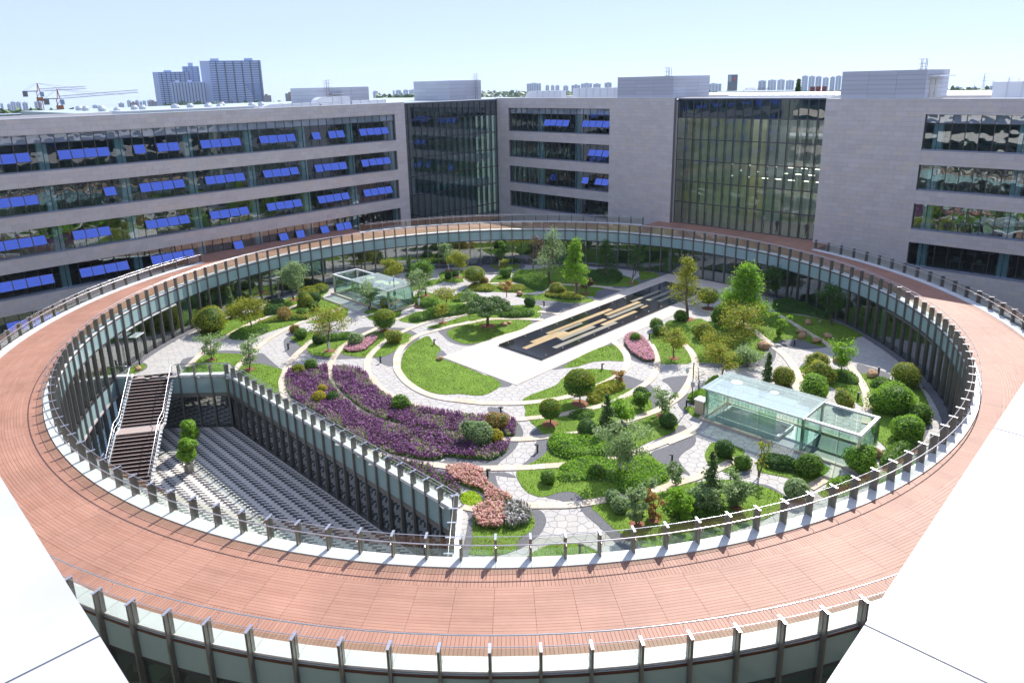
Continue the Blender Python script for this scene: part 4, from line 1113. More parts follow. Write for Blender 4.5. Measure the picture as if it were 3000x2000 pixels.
def flower_bed(name, label, s, h, flower, dens, pale=0.0, leafm=L_MID, green=0.5, cat="flower bed", flat=0):
    poly = ccw(clip_r(smooth_line(PL(s), 4, True), 32.9)); pa = np.array(poly); c = pa.mean(0); a = abs(area2(poly)); n = int(a*dens)
    X = RNG.uniform(pa[:,0].min(), pa[:,0].max(), n*3); Y = RNG.uniform(pa[:,1].min(), pa[:,1].max(), n*3); ok = inside(poly, X, Y); X, Y = X[ok][:n], Y[ok][:n]; n = len(X)
    # ribbons of pale plants run across the bed
    if pale:
        t = np.sin((X*0.9+Y*0.75)*2.1+0.6*np.sin(X*1.4-Y))+0.5*np.sin(X*0.7-Y*1.9+1.0); isp = (t > np.quantile(t, 1-pale)) & (RNG.uniform(size=n) < 0.75)
    else: isp = np.zeros(n, bool)
    dome = 1+0.12*np.sin(X*1.7)*np.cos(Y*1.9)
    H = h*RNG.uniform(0.75,1.2,n)*dome; H[isp] *= 0.82
    # flower spike: a narrow three-sided spindle drawn as three quads
    lean = RNG.normal(size=(n,2))*0.05; rr = RNG.uniform(0.022,0.04,n); rr[isp] *= 1.7; V = []
    B = np.c_[X-c[0], Y-c[1], H*0.35]; Tp = np.c_[X-c[0]+lean[:,0], Y-c[1]+lean[:,1], H]; Md = B*0.45+Tp*0.55
    Q = []
    for k in range(3):
        a0, a1 = 2*PI*k/3, 2*PI*(k+1)/3
        m0 = Md+np.c_[np.cos(a0)*rr, np.sin(a0)*rr, np.zeros(n)]; m1 = Md+np.c_[np.cos(a1)*rr, np.sin(a1)*rr, np.zeros(n)]
        Q.append(np.stack([B, m1, Tp, m0], 1))
    Q = np.stack(Q, 1).reshape(-1,4,3); mi = np.repeat(np.where(isp, 1, 0), 3)
    g = int(n*green*2); gi = RNG.integers(0, n, g); Pl = np.c_[X[gi]-c[0]+RNG.normal(size=g)*0.06, Y[gi]-c[1]+RNG.normal(size=g)*0.06, RNG.uniform(0.1,0.6,g)*h]
    Vl = leaves(Pl, np.tile([0,0,1.0],(g,1)), 0.085, 0.8); VV = np.r_[Q.reshape(-1,3), Vl]; MI = np.r_[mi, np.full(g, 2)]
    if flat:                                   # flat flower heads that face the sky
        g = int(n*flat); gi = RNG.integers(0, n, g); Pf = np.c_[X[gi]-c[0]+RNG.normal(size=g)*0.05, Y[gi]-c[1]+RNG.normal(size=g)*0.05, H[gi]*RNG.uniform(0.85,1.05,g)]
        Vf = leaves(Pf, np.tile([0,0,1.0],(g,1)), 0.10, 0.35, 1.1); VV = np.r_[VV, Vf]; MI = np.r_[MI, np.zeros(g, int)]
    root = empty(name, (c[0], c[1], 0.02)); tag(root, label, cat, kind="stuff")
    f = inst("flowers", fast_mesh("flowers", VV, np.arange(len(VV)).reshape(-1,4), [flower, L_PALE, leafm], MI), root)
    V, T = fill(poly); inst("bed_soil", fast_mesh("bed_soil", np.c_[V-c, np.full(len(V), 0.09)], T, L_DARK), root)
    return root

# --- flower beds
flower_bed("salvia_bed", "broad purple salvia bed with pale ribbons beside the sunken court wall", "k 120,250 150,120 420,90 500,90 510,180 560,270 640,370 780,480 960,575 1100,620 1300,665 1500,700 1790,720 1790,800 1950,850 2150,770 2165,810 2120,880 2000,935 1800,930 1600,910 1540,930 1400,945 1150,900 900,830 800,780 600,640 400,510 200,400 150,340", 0.42, L_PURP, 190, 0.34, flat=0.5)
flower_bed("salvia_bed", "crescent of purple salvia between two cream paths, nearer the plaza", "k 550,110 600,85 720,95 850,140 900,230 980,310 1100,380 1260,450 1480,490 1760,530 1990,550 2150,560 2230,600 2220,680 2180,725 1790,700 1500,680 1250,635 1100,590 950,545 820,470 700,380 610,290 560,200", 0.42, L_PURP, 190, 0.34, flat=0.5)
flower_bed("salvia_bed", "thin fading salvia strip along the court coping", "k 1000,905 1200,945 1440,1000 1500,1050 1650,1120 1720,1240 1700,1290 1500,1180 1250,1040 1080,960", 0.38, L_PURP, 120, 0.0, flat=0.4, green=1.3)
flower_bed("sedum_bed", "salmon pink sedum drift beside the grey gravel", "k 1590,1040 1680,1010 1800,1010 1920,1050 1950,1130 2010,1220 2150,1290 2200,1320 2100,1340 1960,1330 1930,1240 1800,1200 1640,1120", 0.4, L_PINK, 170, 0.0, flat=1.6)
flower_bed("sedum_bed", "salmon pink sedum clump on the nearest round lawn", "o 1215,230 1240,150 1330,110 1440,110 1500,140 1505,300 1400,330 1280,310", 0.45, L_PINK, 170, 0.0, flat=1.6)
flower_bed("aster_bed", "whitish lilac aster clump on the nearest round lawn", "o 1500,130 1640,110 1740,170 1740,260 1640,310 1515,330", 0.55, L_LILAC, 150, 0.0, flat=0.5, green=0.9)
flower_bed("rose_bed", "rose pink teardrop flower bed beside the plaza corner", "g 1815,1250 1850,1200 1920,1190 1990,1240 2060,1330 2090,1400 2090,1440 2000,1440 1900,1380 1840,1310", 0.3, L_ROSE, 230, 0.0, flat=1.5, green=0.3)
flower_bed("rose_bed", "small crescent of pink flowers under a clipped ball tree", "f 1445,1190 1500,1130 1620,1080 1720,1060 1740,1090 1690,1140 1620,1190 1520,1205", 0.3, L_ROSE, 200, 0.0, flat=1.5, green=0.4)
make_hedge("lime_groundcover", "bright lime green cushion planting by the court corner", "k 1730,1250 1850,1230 1920,1290 1940,1340 1850,1365 1740,1330", 0.16, L_LIME, 420, 0.05, cat="groundcover", core=L_LIME)

# --- hedges and low masses
H = make_hedge
H("clipped_hedge", "low clipped hedge under the yellow maple at the left", "f 385,1060 420,1080 560,1082 740,1010 730,960 600,975 480,1000", 0.42, L_MID)
H("mixed_shrubs", "mixed low shrubs along the left cream path", "f 620,955 800,905 950,870 1100,850 1110,900 960,915 800,935", 0.5, L_AUT, core=L_DARK, cat="shrubs")
H("dark_shrubs", "dark shrub mass behind the yellow maple", "f 700,860 740,780 880,760 890,830 780,860", 0.8, L_DARK, cat="shrubs")
H("back_hedge", "loose hedge between silver tree and left glass pavilion", "f 1060,680 1100,620 1270,590 1290,640 1150,690", 0.7, L_YEL)
H("clipped_hedge", "long low hedge right of the left pavilion", "f 2030,905 2070,925 2180,915 2330,885 2330,850 2150,850 2060,870", 0.45, L_MID)
H("clipped_hedge", "dark hedge strip left of the cloud pine", "g 0,1060 150,1040 380,1000 385,950 200,960 0,990", 0.5, L_MID)
H("clipped_hedge", "hedge patch behind the cloud pine", "g 660,1030 800,1045 960,1030 990,1000 900,980 760,980", 0.5, L_MID)
H("clipped_hedge", "small hedge near the curved pale path", "g 220,890 300,900 460,870 470,840 300,840", 0.45, L_MID)
H("mounded_hedge", "rounded bright green mound below the big clipped ball", "l 640,950 660,900 760,870 900,880 1100,920 1250,900 1250,1000 1150,1070 980,1100 820,1090 680,1040", 0.5, L_GRN2, 260)
H("groundcover", "bright leafy groundcover around the white stemmed tree", "l 760,1160 880,1100 1100,1080 1300,1110 1480,1090 1600,1110 1760,1220 1700,1300 1500,1390 1330,1410 1250,1320 1060,1290 850,1300 720,1280 740,1220", 0.32, L_GRN2, 240, cat="groundcover")
H("ornamental_grass", "yellow orange ornamental grass behind the large ball tree", "l 1000,540 1070,450 1180,400 1330,400 1350,440 1220,500 1080,580", 0.55, L_AUT, 300, 0.10, cat="grasses", core=L_YEL)
H("clipped_hedge", "low hedge beside the small fir tree", "l 830,690 950,655 1060,650 1060,710 960,735 860,720", 0.4, L_MID)
H("juniper", "feathery dark juniper row in front of the right pavilion", "m 880,1060 1000,1070 1200,1140 1220,1220 1100,1210 950,1180 870,1130", 0.5, L_DARK, 260, 0.10)
H("clipped_hedge", "dark hedge under the small tree by the right path", "m 1510,290 1620,280 1760,340 1760,400 1640,395 1500,360", 0.4, L_MID)
H("shrub_mass", "green shrub mass right of the curved path under the shade edge", "m 1880,390 1960,370 2060,390 2240,430 2240,470 2060,460 1900,430", 0.5, L_MID, cat="shrubs")
H("shrub_mass", "glossy shrub mass behind the near railing on the right", "m 1960,1120 2060,1020 2200,950 2330,880 2352,960 2200,1080 2060,1180", 0.7, L_MID, cat="shrubs")
H("shrub_mass", "low shrubs at the foot of the near railing right of path", "m 1480,1330 1560,1280 1700,1270 1740,1310 1640,1370 1500,1380", 0.6, L_GRN2, cat="shrubs")
H("perennial_bed", "yellowish perennials under the young ginkgo", "g 1090,850 1130,800 1230,800 1430,850 1440,880 1300,880", 0.4, L_AUT, 260, cat="perennials")
H("perennial_bed", "orange and cream perennials on the middle lawn", "g 390,790 420,740 520,735 620,760 600,800 470,800", 0.35, L_AUT, 260, cat="perennials")
H("shrub_mass", "shrubs at the foot of the pale tall tree", "g 790,700 830,640 1000,640 1130,690 1100,780 1000,790 900,740", 0.7, L_MID, cat="shrubs")
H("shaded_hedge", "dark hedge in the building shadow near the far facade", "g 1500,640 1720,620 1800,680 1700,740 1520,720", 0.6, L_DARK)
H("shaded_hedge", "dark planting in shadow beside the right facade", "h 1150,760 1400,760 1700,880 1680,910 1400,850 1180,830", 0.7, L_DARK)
H("shrub_mass", "leafy shrubs on the near lawn under the tall fir", "z 940,560 1080,470 1300,500 1600,600 1700,650 1500,740 1200,760 1000,680", 0.55, L_GRN2, cat="shrubs")
H("hosta_clump", "hosta clump beside the lamp pole by the right pavilion", "m 200,530 260,480 350,460 370,520 330,570 230,570", 0.45, L_GRN2, 260, 0.11, cat="perennials")
H("hosta_clump", "hosta clump behind the right pavilion corner", "m 360,420 400,370 470,340 500,360 430,420", 0.45, L_GRN2, 260, 0.11, cat="perennials")
H("mixed_shrubs", "mixed shrubs on the island bed left of the pink crescent", "f 1180,1100 1280,1070 1480,1040 1500,1080 1330,1110 1200,1130", 0.5, L_MID, cat="shrubs")
H("mixed_shrubs", "leafy shrubs beside the left pavilion front", "f 2080,760 2200,740 2310,760 2300,800 2180,800", 0.6, L_MID, cat="shrubs")
H("mixed_shrubs", "shrubs in front of the far round lawn", "g 640,760 760,745 900,760 880,800 720,800", 0.35, L_AUT, cat="shrubs")
H("mixed_shrubs", "shrub group under the clipped yellow balls near ginkgo", "h 400,1000 560,960 720,1000 860,1000 900,1060 700,1100 480,1080", 0.5, L_MID, cat="shrubs")

# --- clipped balls and bushes: crop, x, lower edge y, width, leaf, label
for nm, c, x, yb, wd, lf, lb in [
 ("clipped_ball","l",1000,910,190,L_DARK,"largest dark clipped ball sitting on the bright green mound"),
 ("clipped_ball","l",645,1330,140,L_MID,"clipped ball at the left end of the leafy groundcover lawn"),
 ("clipped_ball","l",1088,1270,145,L_MID,"clipped ball in the middle of the leafy groundcover"),
 ("clipped_ball","l",1745,815,160,L_DARK,"clipped ball on the lawn tip by the pavilion path"),
 ("clipped_ball","l",1495,560,145,L_DARK,"dark clipped ball left of the grey gravel triangle"),
 ("clipped_ball","l",1240,1520,150,L_SILV,"upper of two grey green balls on the near lawn"),
 ("clipped_ball","l",1305,1600,170,L_SILV,"lower of two grey green balls on the near lawn"),
 ("clipped_bush","k",240,160,110,L_YEL,"olive yellow bush at the top left of the salvia"),
 ("clipped_ball","k",355,125,120,L_MID,"dark clipped ball at the top left of the salvia"),
 ("gold_ball","k",458,335,95,L_GOLD,"upper golden ball in the purple salvia"),
 ("gold_ball","k",430,420,122,L_GOLD,"lower and larger golden ball in the purple salvia"),
 ("clipped_ball","k",550,412,112,L_DARK,"small dark ball beside the golden balls in salvia"),
 ("round_bush","k",1170,500,150,L_MID,"rounded green bush between the salvia beds"),
 ("gold_ball","k",2055,785,130,L_GOLD,"golden ball at the right end of the salvia"),
 ("rusty_bush","k",2065,690,180,L_RUST,"rust tinted bush at the right tip of the salvia crescent"),
 ("silver_bush","k",1885,820,240,L_SILV,"big silver green bush at the right end of salvia"),
 ("clipped_ball","f",1045,1085,112,L_MID,"clipped ball on the small left lawn wedge"),
 ("clipped_ball","f",1205,1135,115,L_DARK,"dark clipped ball left of the island maple trunk"),
 ("round_bush","f",1545,1150,115,L_SILV,"grey green bush at the tip of the pink crescent"),
 ("gold_bush","f",1900,1125,130,L_AUT,"golden orange bush on the right end of island lawn"),
 ("rusty_bush","f",985,1025,78,L_RUST,"small rust bush beside the left gravel edge"),
 ("gold_bush","f",1830,810,95,L_GOLD,"golden bush by the left pavilion corner"),
 ("clipped_ball","f",1165,835,106,L_DARK,"larger dark ball left of the left pavilion path"),
 ("clipped_ball","f",1180,745,98,L_DARK,"dark ball nearest the left pavilion kerb"),
 ("clipped_ball","f",1050,885,92,L_MID,"smaller light ball below the dark pair near pavilion"),
 ("rusty_bush","f",890,910,112,L_RUST,"rusty bush on the left lawn between two paths"),
 ("loose_bush","f",1085,790,125,L_YEL,"yellow green bush under the silver leaf tree"),
 ("gold_bush","f",225,1030,235,L_YEL,"large yellow green bush at the far left bed tip"),
 ("round_bush","g",735,678,92,L_MID,"round green bush on the small sunny far lawn"),
 ("clipped_ball","g",948,945,106,L_DARK,"clipped ball right of the cloud pine"),
 ("rusty_ball","g",530,745,84,L_RUST,"rusty orange ball beside the pale curved path"),
 ("clipped_ball","g",200,690,72,L_DARK,"dark clipped ball left of the dome tree"),
 ("clipped_ball","g",262,665,56,L_DARK,"tiny dark ball behind the dome tree"),
 ("orange_bush","g",1205,835,112,L_AUT,"orange leaved bush left of the young ginkgo"),
 ("clipped_ball","g",2110,1165,126,L_MID,"clipped ball at the plaza edge near the rose bed"),
 ("clipped_ball","g",2130,1212,112,L_DARK,"low dark ball just under the plaza edge ball"),
 ("clipped_ball","g",2330,1085,122,L_MID,"clipped ball at the foot of the yellow ginkgo"),
 ("clipped_ball","g",1915,1270,98,L_MID,"clipped ball standing in the rose bed"),
 ("round_bush","h",660,945,165,L_MID,"round bush behind the maple, left of green conifer"),
 ("yellow_ball","h",505,1095,172,L_YEL,"yellow topped ball on the right lawn"),
 ("clipped_ball","h",600,1150,142,L_DARK,"dark ball in front of the yellow topped ball"),
 ("rusty_bush","m",1390,255,150,L_AUT,"bronze green bush at the tip of the right island lawn"),
 ("rusty_bush","m",1400,390,205,L_AUT,"bronze loose bush on the right island lawn"),
 ("round_bush","m",1375,530,220,L_GRN2,"broad hosta and bush clump behind pavilion roof end"),
 ("loose_bush","m",1640,630,160,L_AUT,"bronze bush beside the open end of right pavilion"),
 ("round_bush","m",1310,1250,205,L_MID,"round bush at the end of the juniper row"),
 ("round_bush","m",705,1190,130,L_MID,"small bush at the left end of the juniper row"),
 ("berry_bush","m",1780,1230,250,L_GRN2,"berry bush in front of the pavilion's open corner"),
 ("large_bush","m",2060,700,300,L_GRN2,"large glossy bush right of the curved cream path"),
 ("large_bush","m",2225,950,260,L_GRN2,"large glossy bush near the right railing"),
 ("large_bush","m",2330,760,180,L_MID,"bush against the shaded right facade"),
 ("clipped_dome","m",1190,1480,215,L_SILV,"grey green dome touching the near railing"),
 ("clipped_ball","m",535,1090,182,L_DARK,"tall dark ball in front of the right pavilion"),
 ("clipped_ball","m",1075,430,200,L_YEL,"yellow topped ball behind the right pavilion roof"),
 ("clipped_ball","m",2190,440,255,L_YEL,"large yellow topped ball at the shade edge on right"),
]:
    make_ball(nm, lb, c, x, yb, wd, lf, amp=(0.05 if "clipped" in nm or "ball" in nm else 0.26), size=(0.065 if "ball" in nm else 0.085))

# --- clipped standards
SD = make_standard
SD("ball_tree", "largest clipped ball tree on the lens lawn by the plaza", "l", 935,575, 932,385, 280, L_MID, top=L_YEL, n=3600)
SD("ball_tree", "smaller clipped ball tree left of the largest one", "l", 665,765, 685,625, 200, L_MID, top=L_YEL, n=2600)
SD("ball_tree", "clipped ball tree beside the pink crescent bed", "f", 1815,1010, 1828,895, 205, L_MID, top=L_YEL)
SD("dome_tree", "broad dome tree on the far lawn by a pale path", "g", 440,745, 425,645, 205, L_YEL, hf=0.72)
SD("dome_tree", "yellow dome tree behind the yellow ginkgo", "h", 545,800, 505,685, 185, L_YEL, hf=0.8)

# --- trees
TR = make_tree
TR("ginkgo", "young ginkgo with wooden props beside the far plaza edge", "g", 1365,850, 1390,262, 250, L_GRN2, base=0.22, shape='cone', dens=26, nb=24, size=0.11)
TR("slender_tree", "tall pale slender tree left of the propped ginkgo", "g", 1130,720, 1135,200, 320, L_SILV, base=0.15, shape='cone', dens=9, nb=24, size=0.10)
TR("bare_tree", "thin reddish nearly bare tree beside the tall pale one", "g", 980,610, 955,265, 200, L_PURPLEAF, base=0.2, dens=4, nb=16, mulch=False)
TR("yellow_ginkgo", "yellowing ginkgo at the right edge of the plaza", "h", 360,900, 325,290, 330, L_YEL, base=0.2, shape='cone', dens=13, nb=26, size=0.10)
TR("leafy_tree", "tall bright green tree right of the yellow ginkgo", "h", 850,960, 850,365, 420, L_GRN2, base=0.12, shape='cone', dens=44, nb=30, size=0.12)
TR("maple", "wide bronze maple on the right lawn", "h", 875,1175, 900,790, 440, L_AUT, base=0.4, dens=15, nb=20)
TR("maple", "small yellow maple beside the rose bed", "h", 235,1260, 205,1000, 290, L_AUT, base=0.4, dens=11, nb=16)
TR("maple", "low spreading yellow maple in front of bronze maple", "h", 680,1230, 690,1060, 400, L_AUT, base=0.35, dens=14, nb=20)
TR("small_tree", "silver green shrub tree above right pavilion", "h", 900,1330, 910,1180, 290, L_SILV, base=0.25, stems=3, dens=18, nb=14, mulch=False)
TR("yellow_maple", "yellow orange maple with pale trunk on the far left bed", "f", 585,1005, 560,715, 340, L_YEL, base=0.35, dens=18, nb=22)
TR("silver_tree", "silver leaved tree in front of the left facade", "f", 975,720, 985,350, 245, L_SILV, base=0.3, dens=24, nb=24, size=0.10)
TR("maple", "gnarled maple with white trunk on the island lawn", "f", 1300,1190, 1330,800, 400, L_AUT, base=0.35, dens=12, nb=22, lime=True)
TR("young_tree", "left young multi stemmed tree above the stair", "f", 220,1275, 200,1050, 200, L_SILV, base=0.2, stems=4, dens=8, nb=14, shape='vase')
TR("young_tree", "right young multi stemmed tree above the court wall", "f", 570,1362, 585,1075, 215, L_SILV, base=0.2, stems=4, dens=9, nb=14, shape='vase')
TR("young_tree", "multi stemmed tree in front of left pavilion glass", "f", 1665,800, 1650,560, 230, L_SILV, base=0.25, stems=3, dens=14, nb=16, shape='vase', mulch=False)
TR("broadleaf_tree", "white trunk tree right of the left pavilion", "f", 2130,780, 2110,420, 200, L_SILV, base=0.35, dens=10, nb=14, lime=True)
TR("broadleaf_tree", "fuller tree just behind the white trunk tree", "f", 2190,685, 2200,360, 240, L_MID, base=0.3, dens=30, nb=20)
TR("yellow_maple", "yellow maple behind the left pavilion roof", "f", 1860,560, 1850,365, 240, L_YEL, base=0.25, dens=30, nb=16, mulch=False)
TR("young_tree", "small white trunk tree on the hedge strip", "g", 150,1085, 150,900, 140, L_AUT, base=0.35, dens=6, nb=12, lime=True)
TR("young_tree", "thin white trunk tree left of the cloud pine", "g", 378,958, 380,770, 130, L_SILV, base=0.3, dens=6, nb=12, lime=True)
TR("maple", "sparse maple over the hedge strip", "g", 185,985, 170,760, 230, L_AUT, base=0.4, dens=9, nb=14, lime=True)
TR("broadleaf_tree", "left of two pale trunk trees near the far facade", "g", 205,605, 195,345, 150, L_SILV, base=0.35, dens=16, nb=14, lime=True)
TR("broadleaf_tree", "right of two pale trunk trees near the far facade", "g", 290,672, 330,440, 220, L_YEL, base=0.4, dens=16, nb=16, lime=True)
TR("white_trunk_tree", "white trunk tree on the round far lawn", "g", 660,572, 665,310, 120, L_MID, base=0.35, stems=2, dens=14, nb=14, lime=True)
TR("small_tree", "tiny orange tree beside the far round lawn", "g", 712,605, 720,500, 100, L_AUT, base=0.4, dens=10, nb=10, mulch=False)
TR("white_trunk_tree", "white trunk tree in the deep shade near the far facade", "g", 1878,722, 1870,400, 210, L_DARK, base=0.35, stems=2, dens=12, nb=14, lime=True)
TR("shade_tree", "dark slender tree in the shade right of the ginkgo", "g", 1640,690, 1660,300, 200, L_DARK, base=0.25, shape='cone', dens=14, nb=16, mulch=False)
TR("purple_tree", "small purple leaved tree right of the propped ginkgo", "g", 1462,820, 1460,672, 110, L_PURPLEAF, base=0.4, dens=16, nb=10)
TR("small_tree", "small orange tree on the middle lawn", "g", 735,850, 720,700, 140, L_RUST, base=0.4, dens=7, nb=10, mulch=False)
TR("white_stem_tree", "white multi stemmed tree in the leafy groundcover", "l", 1335,1225, 1390,800, 370, L_SILV, base=0.35, stems=3, dens=15, nb=21, shape='vase', lime=True)
TR("airy_shrub", "airy shrub on the lawn beside gravel triangle", "l", 1495,620, 1500,480, 160, L_MID, base=0.2, stems=4, dens=7, nb=12, shape='vase', mulch=False)
TR("airy_shrub", "airy shrub at the crossing near the pavilion", "l", 1690,690, 1720,440, 190, L_SILV, base=0.2, stems=4, dens=7, nb=14, shape='vase')
TR("airy_shrub", "airy orange tinted shrub by the ornamental grass", "l", 1300,400, 1310,290, 120, L_RUST, base=0.2, stems=3, dens=5, nb=10, shape='vase', mulch=False)
TR("leafy_shrub", "tall leafy shrub right of the small fir", "l", 1330,760, 1320,560, 230, L_GRN2, base=0.15, stems=3, dens=24, nb=16, mulch=False)
TR("sparse_tree", "sparse bronze tree behind right pavilion roof", "m", 520,330, 540,60, 330, L_AUT, base=0.35, dens=14, nb=16, mulch=False)
TR("small_tree", "small tree over a boulder near the shade edge", "m", 1600,330, 1640,65, 270, L_GRN2, base=0.4, dens=11, nb=14, shape='vase', mulch=False)
TR("bare_tree", "bare dark red sapling beside the lamp pole", "m", 310,500, 320,210, 160, L_PURPLEAF, base=0.25, dens=0, nb=12, twig=4, mulch=False)
TR("bare_tree", "bare upright sapling in front of the pavilion doors", "m", 850,1250, 880,890, 110, L_AUT, base=0.3, stems=3, dens=2, nb=14, shape='vase', mulch=False)
TR("grey_shrub_tree", "tall grey green shrub on the near lawn", "z", 650,780, 640,240, 210, L_SILV, base=0.1, stems=4, dens=16, nb=18, shape='vase')
TR("red_shrub", "reddish twiggy shrub on the near lawn", "z", 850,740, 860,400, 150, L_RUST, base=0.1, stems=5, dens=5, nb=16, shape='vase')
TR("silver_shrub_tree", "white leaved shrub in front of the tall fir", "z", 1370,640, 1380,330, 320, L_SILV, base=0.15, stems=3, dens=20, nb=18, shape='vase')
TR("loose_shrub_tree", "leafy shrub left of the white leaved one", "z", 1190,740, 1140,400, 280, L_GRN2, base=0.15, stems=3, dens=20, nb=16, shape='vase', mulch=False)
TR("grey_shrub_tree", "spreading grey shrub right of the tall fir", "z", 1780,590, 1830,300, 330, L_SILV, base=0.15, stems=4, dens=17, nb=18, shape='vase')
TR("airy_shrub", "airy shrub beside the near path bend", "z", 1110,330, 1130,80, 190, L_SILV, base=0.15, stems=4, dens=5, nb=12, shape='vase', mulch=False)
TR("columnar_shrub", "yellow upright shrub at the shadow edge", "h", 1195,1065, 1215,840, 110, L_GRN2, base=0.1, stems=3, dens=14, nb=12, shape='vase', mulch=False)
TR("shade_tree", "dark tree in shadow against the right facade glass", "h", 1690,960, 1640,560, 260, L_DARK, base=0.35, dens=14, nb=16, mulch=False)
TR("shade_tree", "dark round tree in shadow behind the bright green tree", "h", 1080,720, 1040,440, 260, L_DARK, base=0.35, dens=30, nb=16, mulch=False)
TR("bare_white_shrub", "whitened bare stems in the shaded lawn", "h", 1575,930, 1580,850, 70, L_SILV, base=0.2, stems=4, dens=0, nb=8, lime=True, mulch=False)
make_fir("fir_tree", "small fir left of the yellow maple by the left facade", "f", 410,885, 385,585, 140)
make_fir("fir_tree", "dark narrow fir behind the left pavilion", "f", 2050,560, 2060,285, 110)
make_fir("fir_tree", "small dark fir between the ball trees and groundcover", "l", 1185,865, 1188,475, 205)
make_fir("fir_tree", "tallest fir standing on the near lawn", "z", 1480,620, 1490,-90, 330)
make_fir("fir_tree", "young fir behind the right pavilion roof", "m", 930,400, 945,95, 125)

# cloud pine: leaning trunk and flat needle pads
xb, yb = 565, 1122; x, y = place("g", xb, yb); pine = empty("cloud_pine", (x, y, 0.08)); tag(pine, "low spreading cloud pine with leaning trunk on the oval lawn", "pine")
hp = height_of("g", xb, yb, 600, 828); wp = 430/scale_at("g", xb, yb)/2
tb = [([np.array([0,0,0]),np.array([-0.05,0,hp*0.2]),np.array([0.12,0.05,hp*0.4]),np.array([0.1,0.0,hp*0.65])], 0.16, 0.10)]; pads = []
rr_ = np.random.default_rng(3)
for k in range(17):
    a = k*2.4; R = wp*(0.25+0.75*math.sqrt((k+0.5)/17)); z = hp*(0.92-0.38*(R/wp)**1.5)+rr_.uniform(-.1,.1)
    e = np.array([math.cos(a)*R*0.9, math.sin(a)*R*0.9, z]); tb.append(([np.array([0.1,0,hp*0.5]),np.array([e[0]*0.5,e[1]*0.5,z*0.82]),e], 0.07, 0.02)); pads.append(e)
V, F, MI = join_meshes(wood_parts(tb, n=7)); inst("trunk", fast_mesh("trunk", V, F, M_BARK), pine)
Pn = []; Dn = []
for e in pads:
    d = sphere_pts(650); Pn.append(e+d*np.array([0.72,0.72,0.30])*RNG.uniform(0.6,1.05,(650,1))); Dn.append(d+np.array([0,0,0.5]))
Vl = leaves(np.concatenate(Pn), np.concatenate(Dn), 0.075, 0.6, 2.2); inst("needle_pads", fast_mesh("needle_pads", Vl, quads(Vl), L_PINE), pine); mulch_ring(pine, 0.75)
# props of the ginkgo
gk = [o for o in COL.objects if o.name == "ginkgo"][0]
for a in (0.6, 2.7, 4.8):
    MB().tube([(math.cos(a)*1.3,math.sin(a)*1.3,0),(math.cos(a)*0.06,math.sin(a)*0.06,1.9)], 0.035, 6).build("prop", mat("prop_wood",(0.3,0.18,0.1),0.8) if "prop_wood" not in MATS else MATS["prop_wood"], gk)

# potted trees in the sunken court
me_pot = MB().lathe([(0.30,0),(0.34,0.02),(0.44,0.8),(0.46,0.82),(0.42,0.82),(0.40,0.72),(0.0,0.72)], 20).mesh("pot", mat("brushed_pot",(0.55,0.52,0.46),0.3,0.8), True)
for k, (jx, jy, lb, hs) in enumerate([(1115,1195,"potted tree in a brushed metal tub on the sunlit court floor",1.0),(1135,1010,"second potted tree just behind the sunlit tub",1.0)]):
    x, y = G("j", jx, jy, FLOORZ); pt_ = empty("potted_tree", (x, y, FLOORZ)); tag(pt_, lb, "potted tree")
    inst("pot", me_pot, pt_); MB().tube([(0,0,0.7),(0.03,0,1.5),(0.0,0.02,2.5)], 0.03, 6).build("stem", M_BARK, pt_)
    for q, (bx, by, bz, br) in enumerate([(0.05,0,1.55,0.62),(0.12,-0.1,2.35,0.5)]):
        Vs = ball_mesh("foliage", br, br, br*0.8, L_GRN2, 900, 0.10, 0.2, cz=0.0+br*0.8); inst("foliage", Vs, pt_, (bx, by, bz*hs-br*0.8))
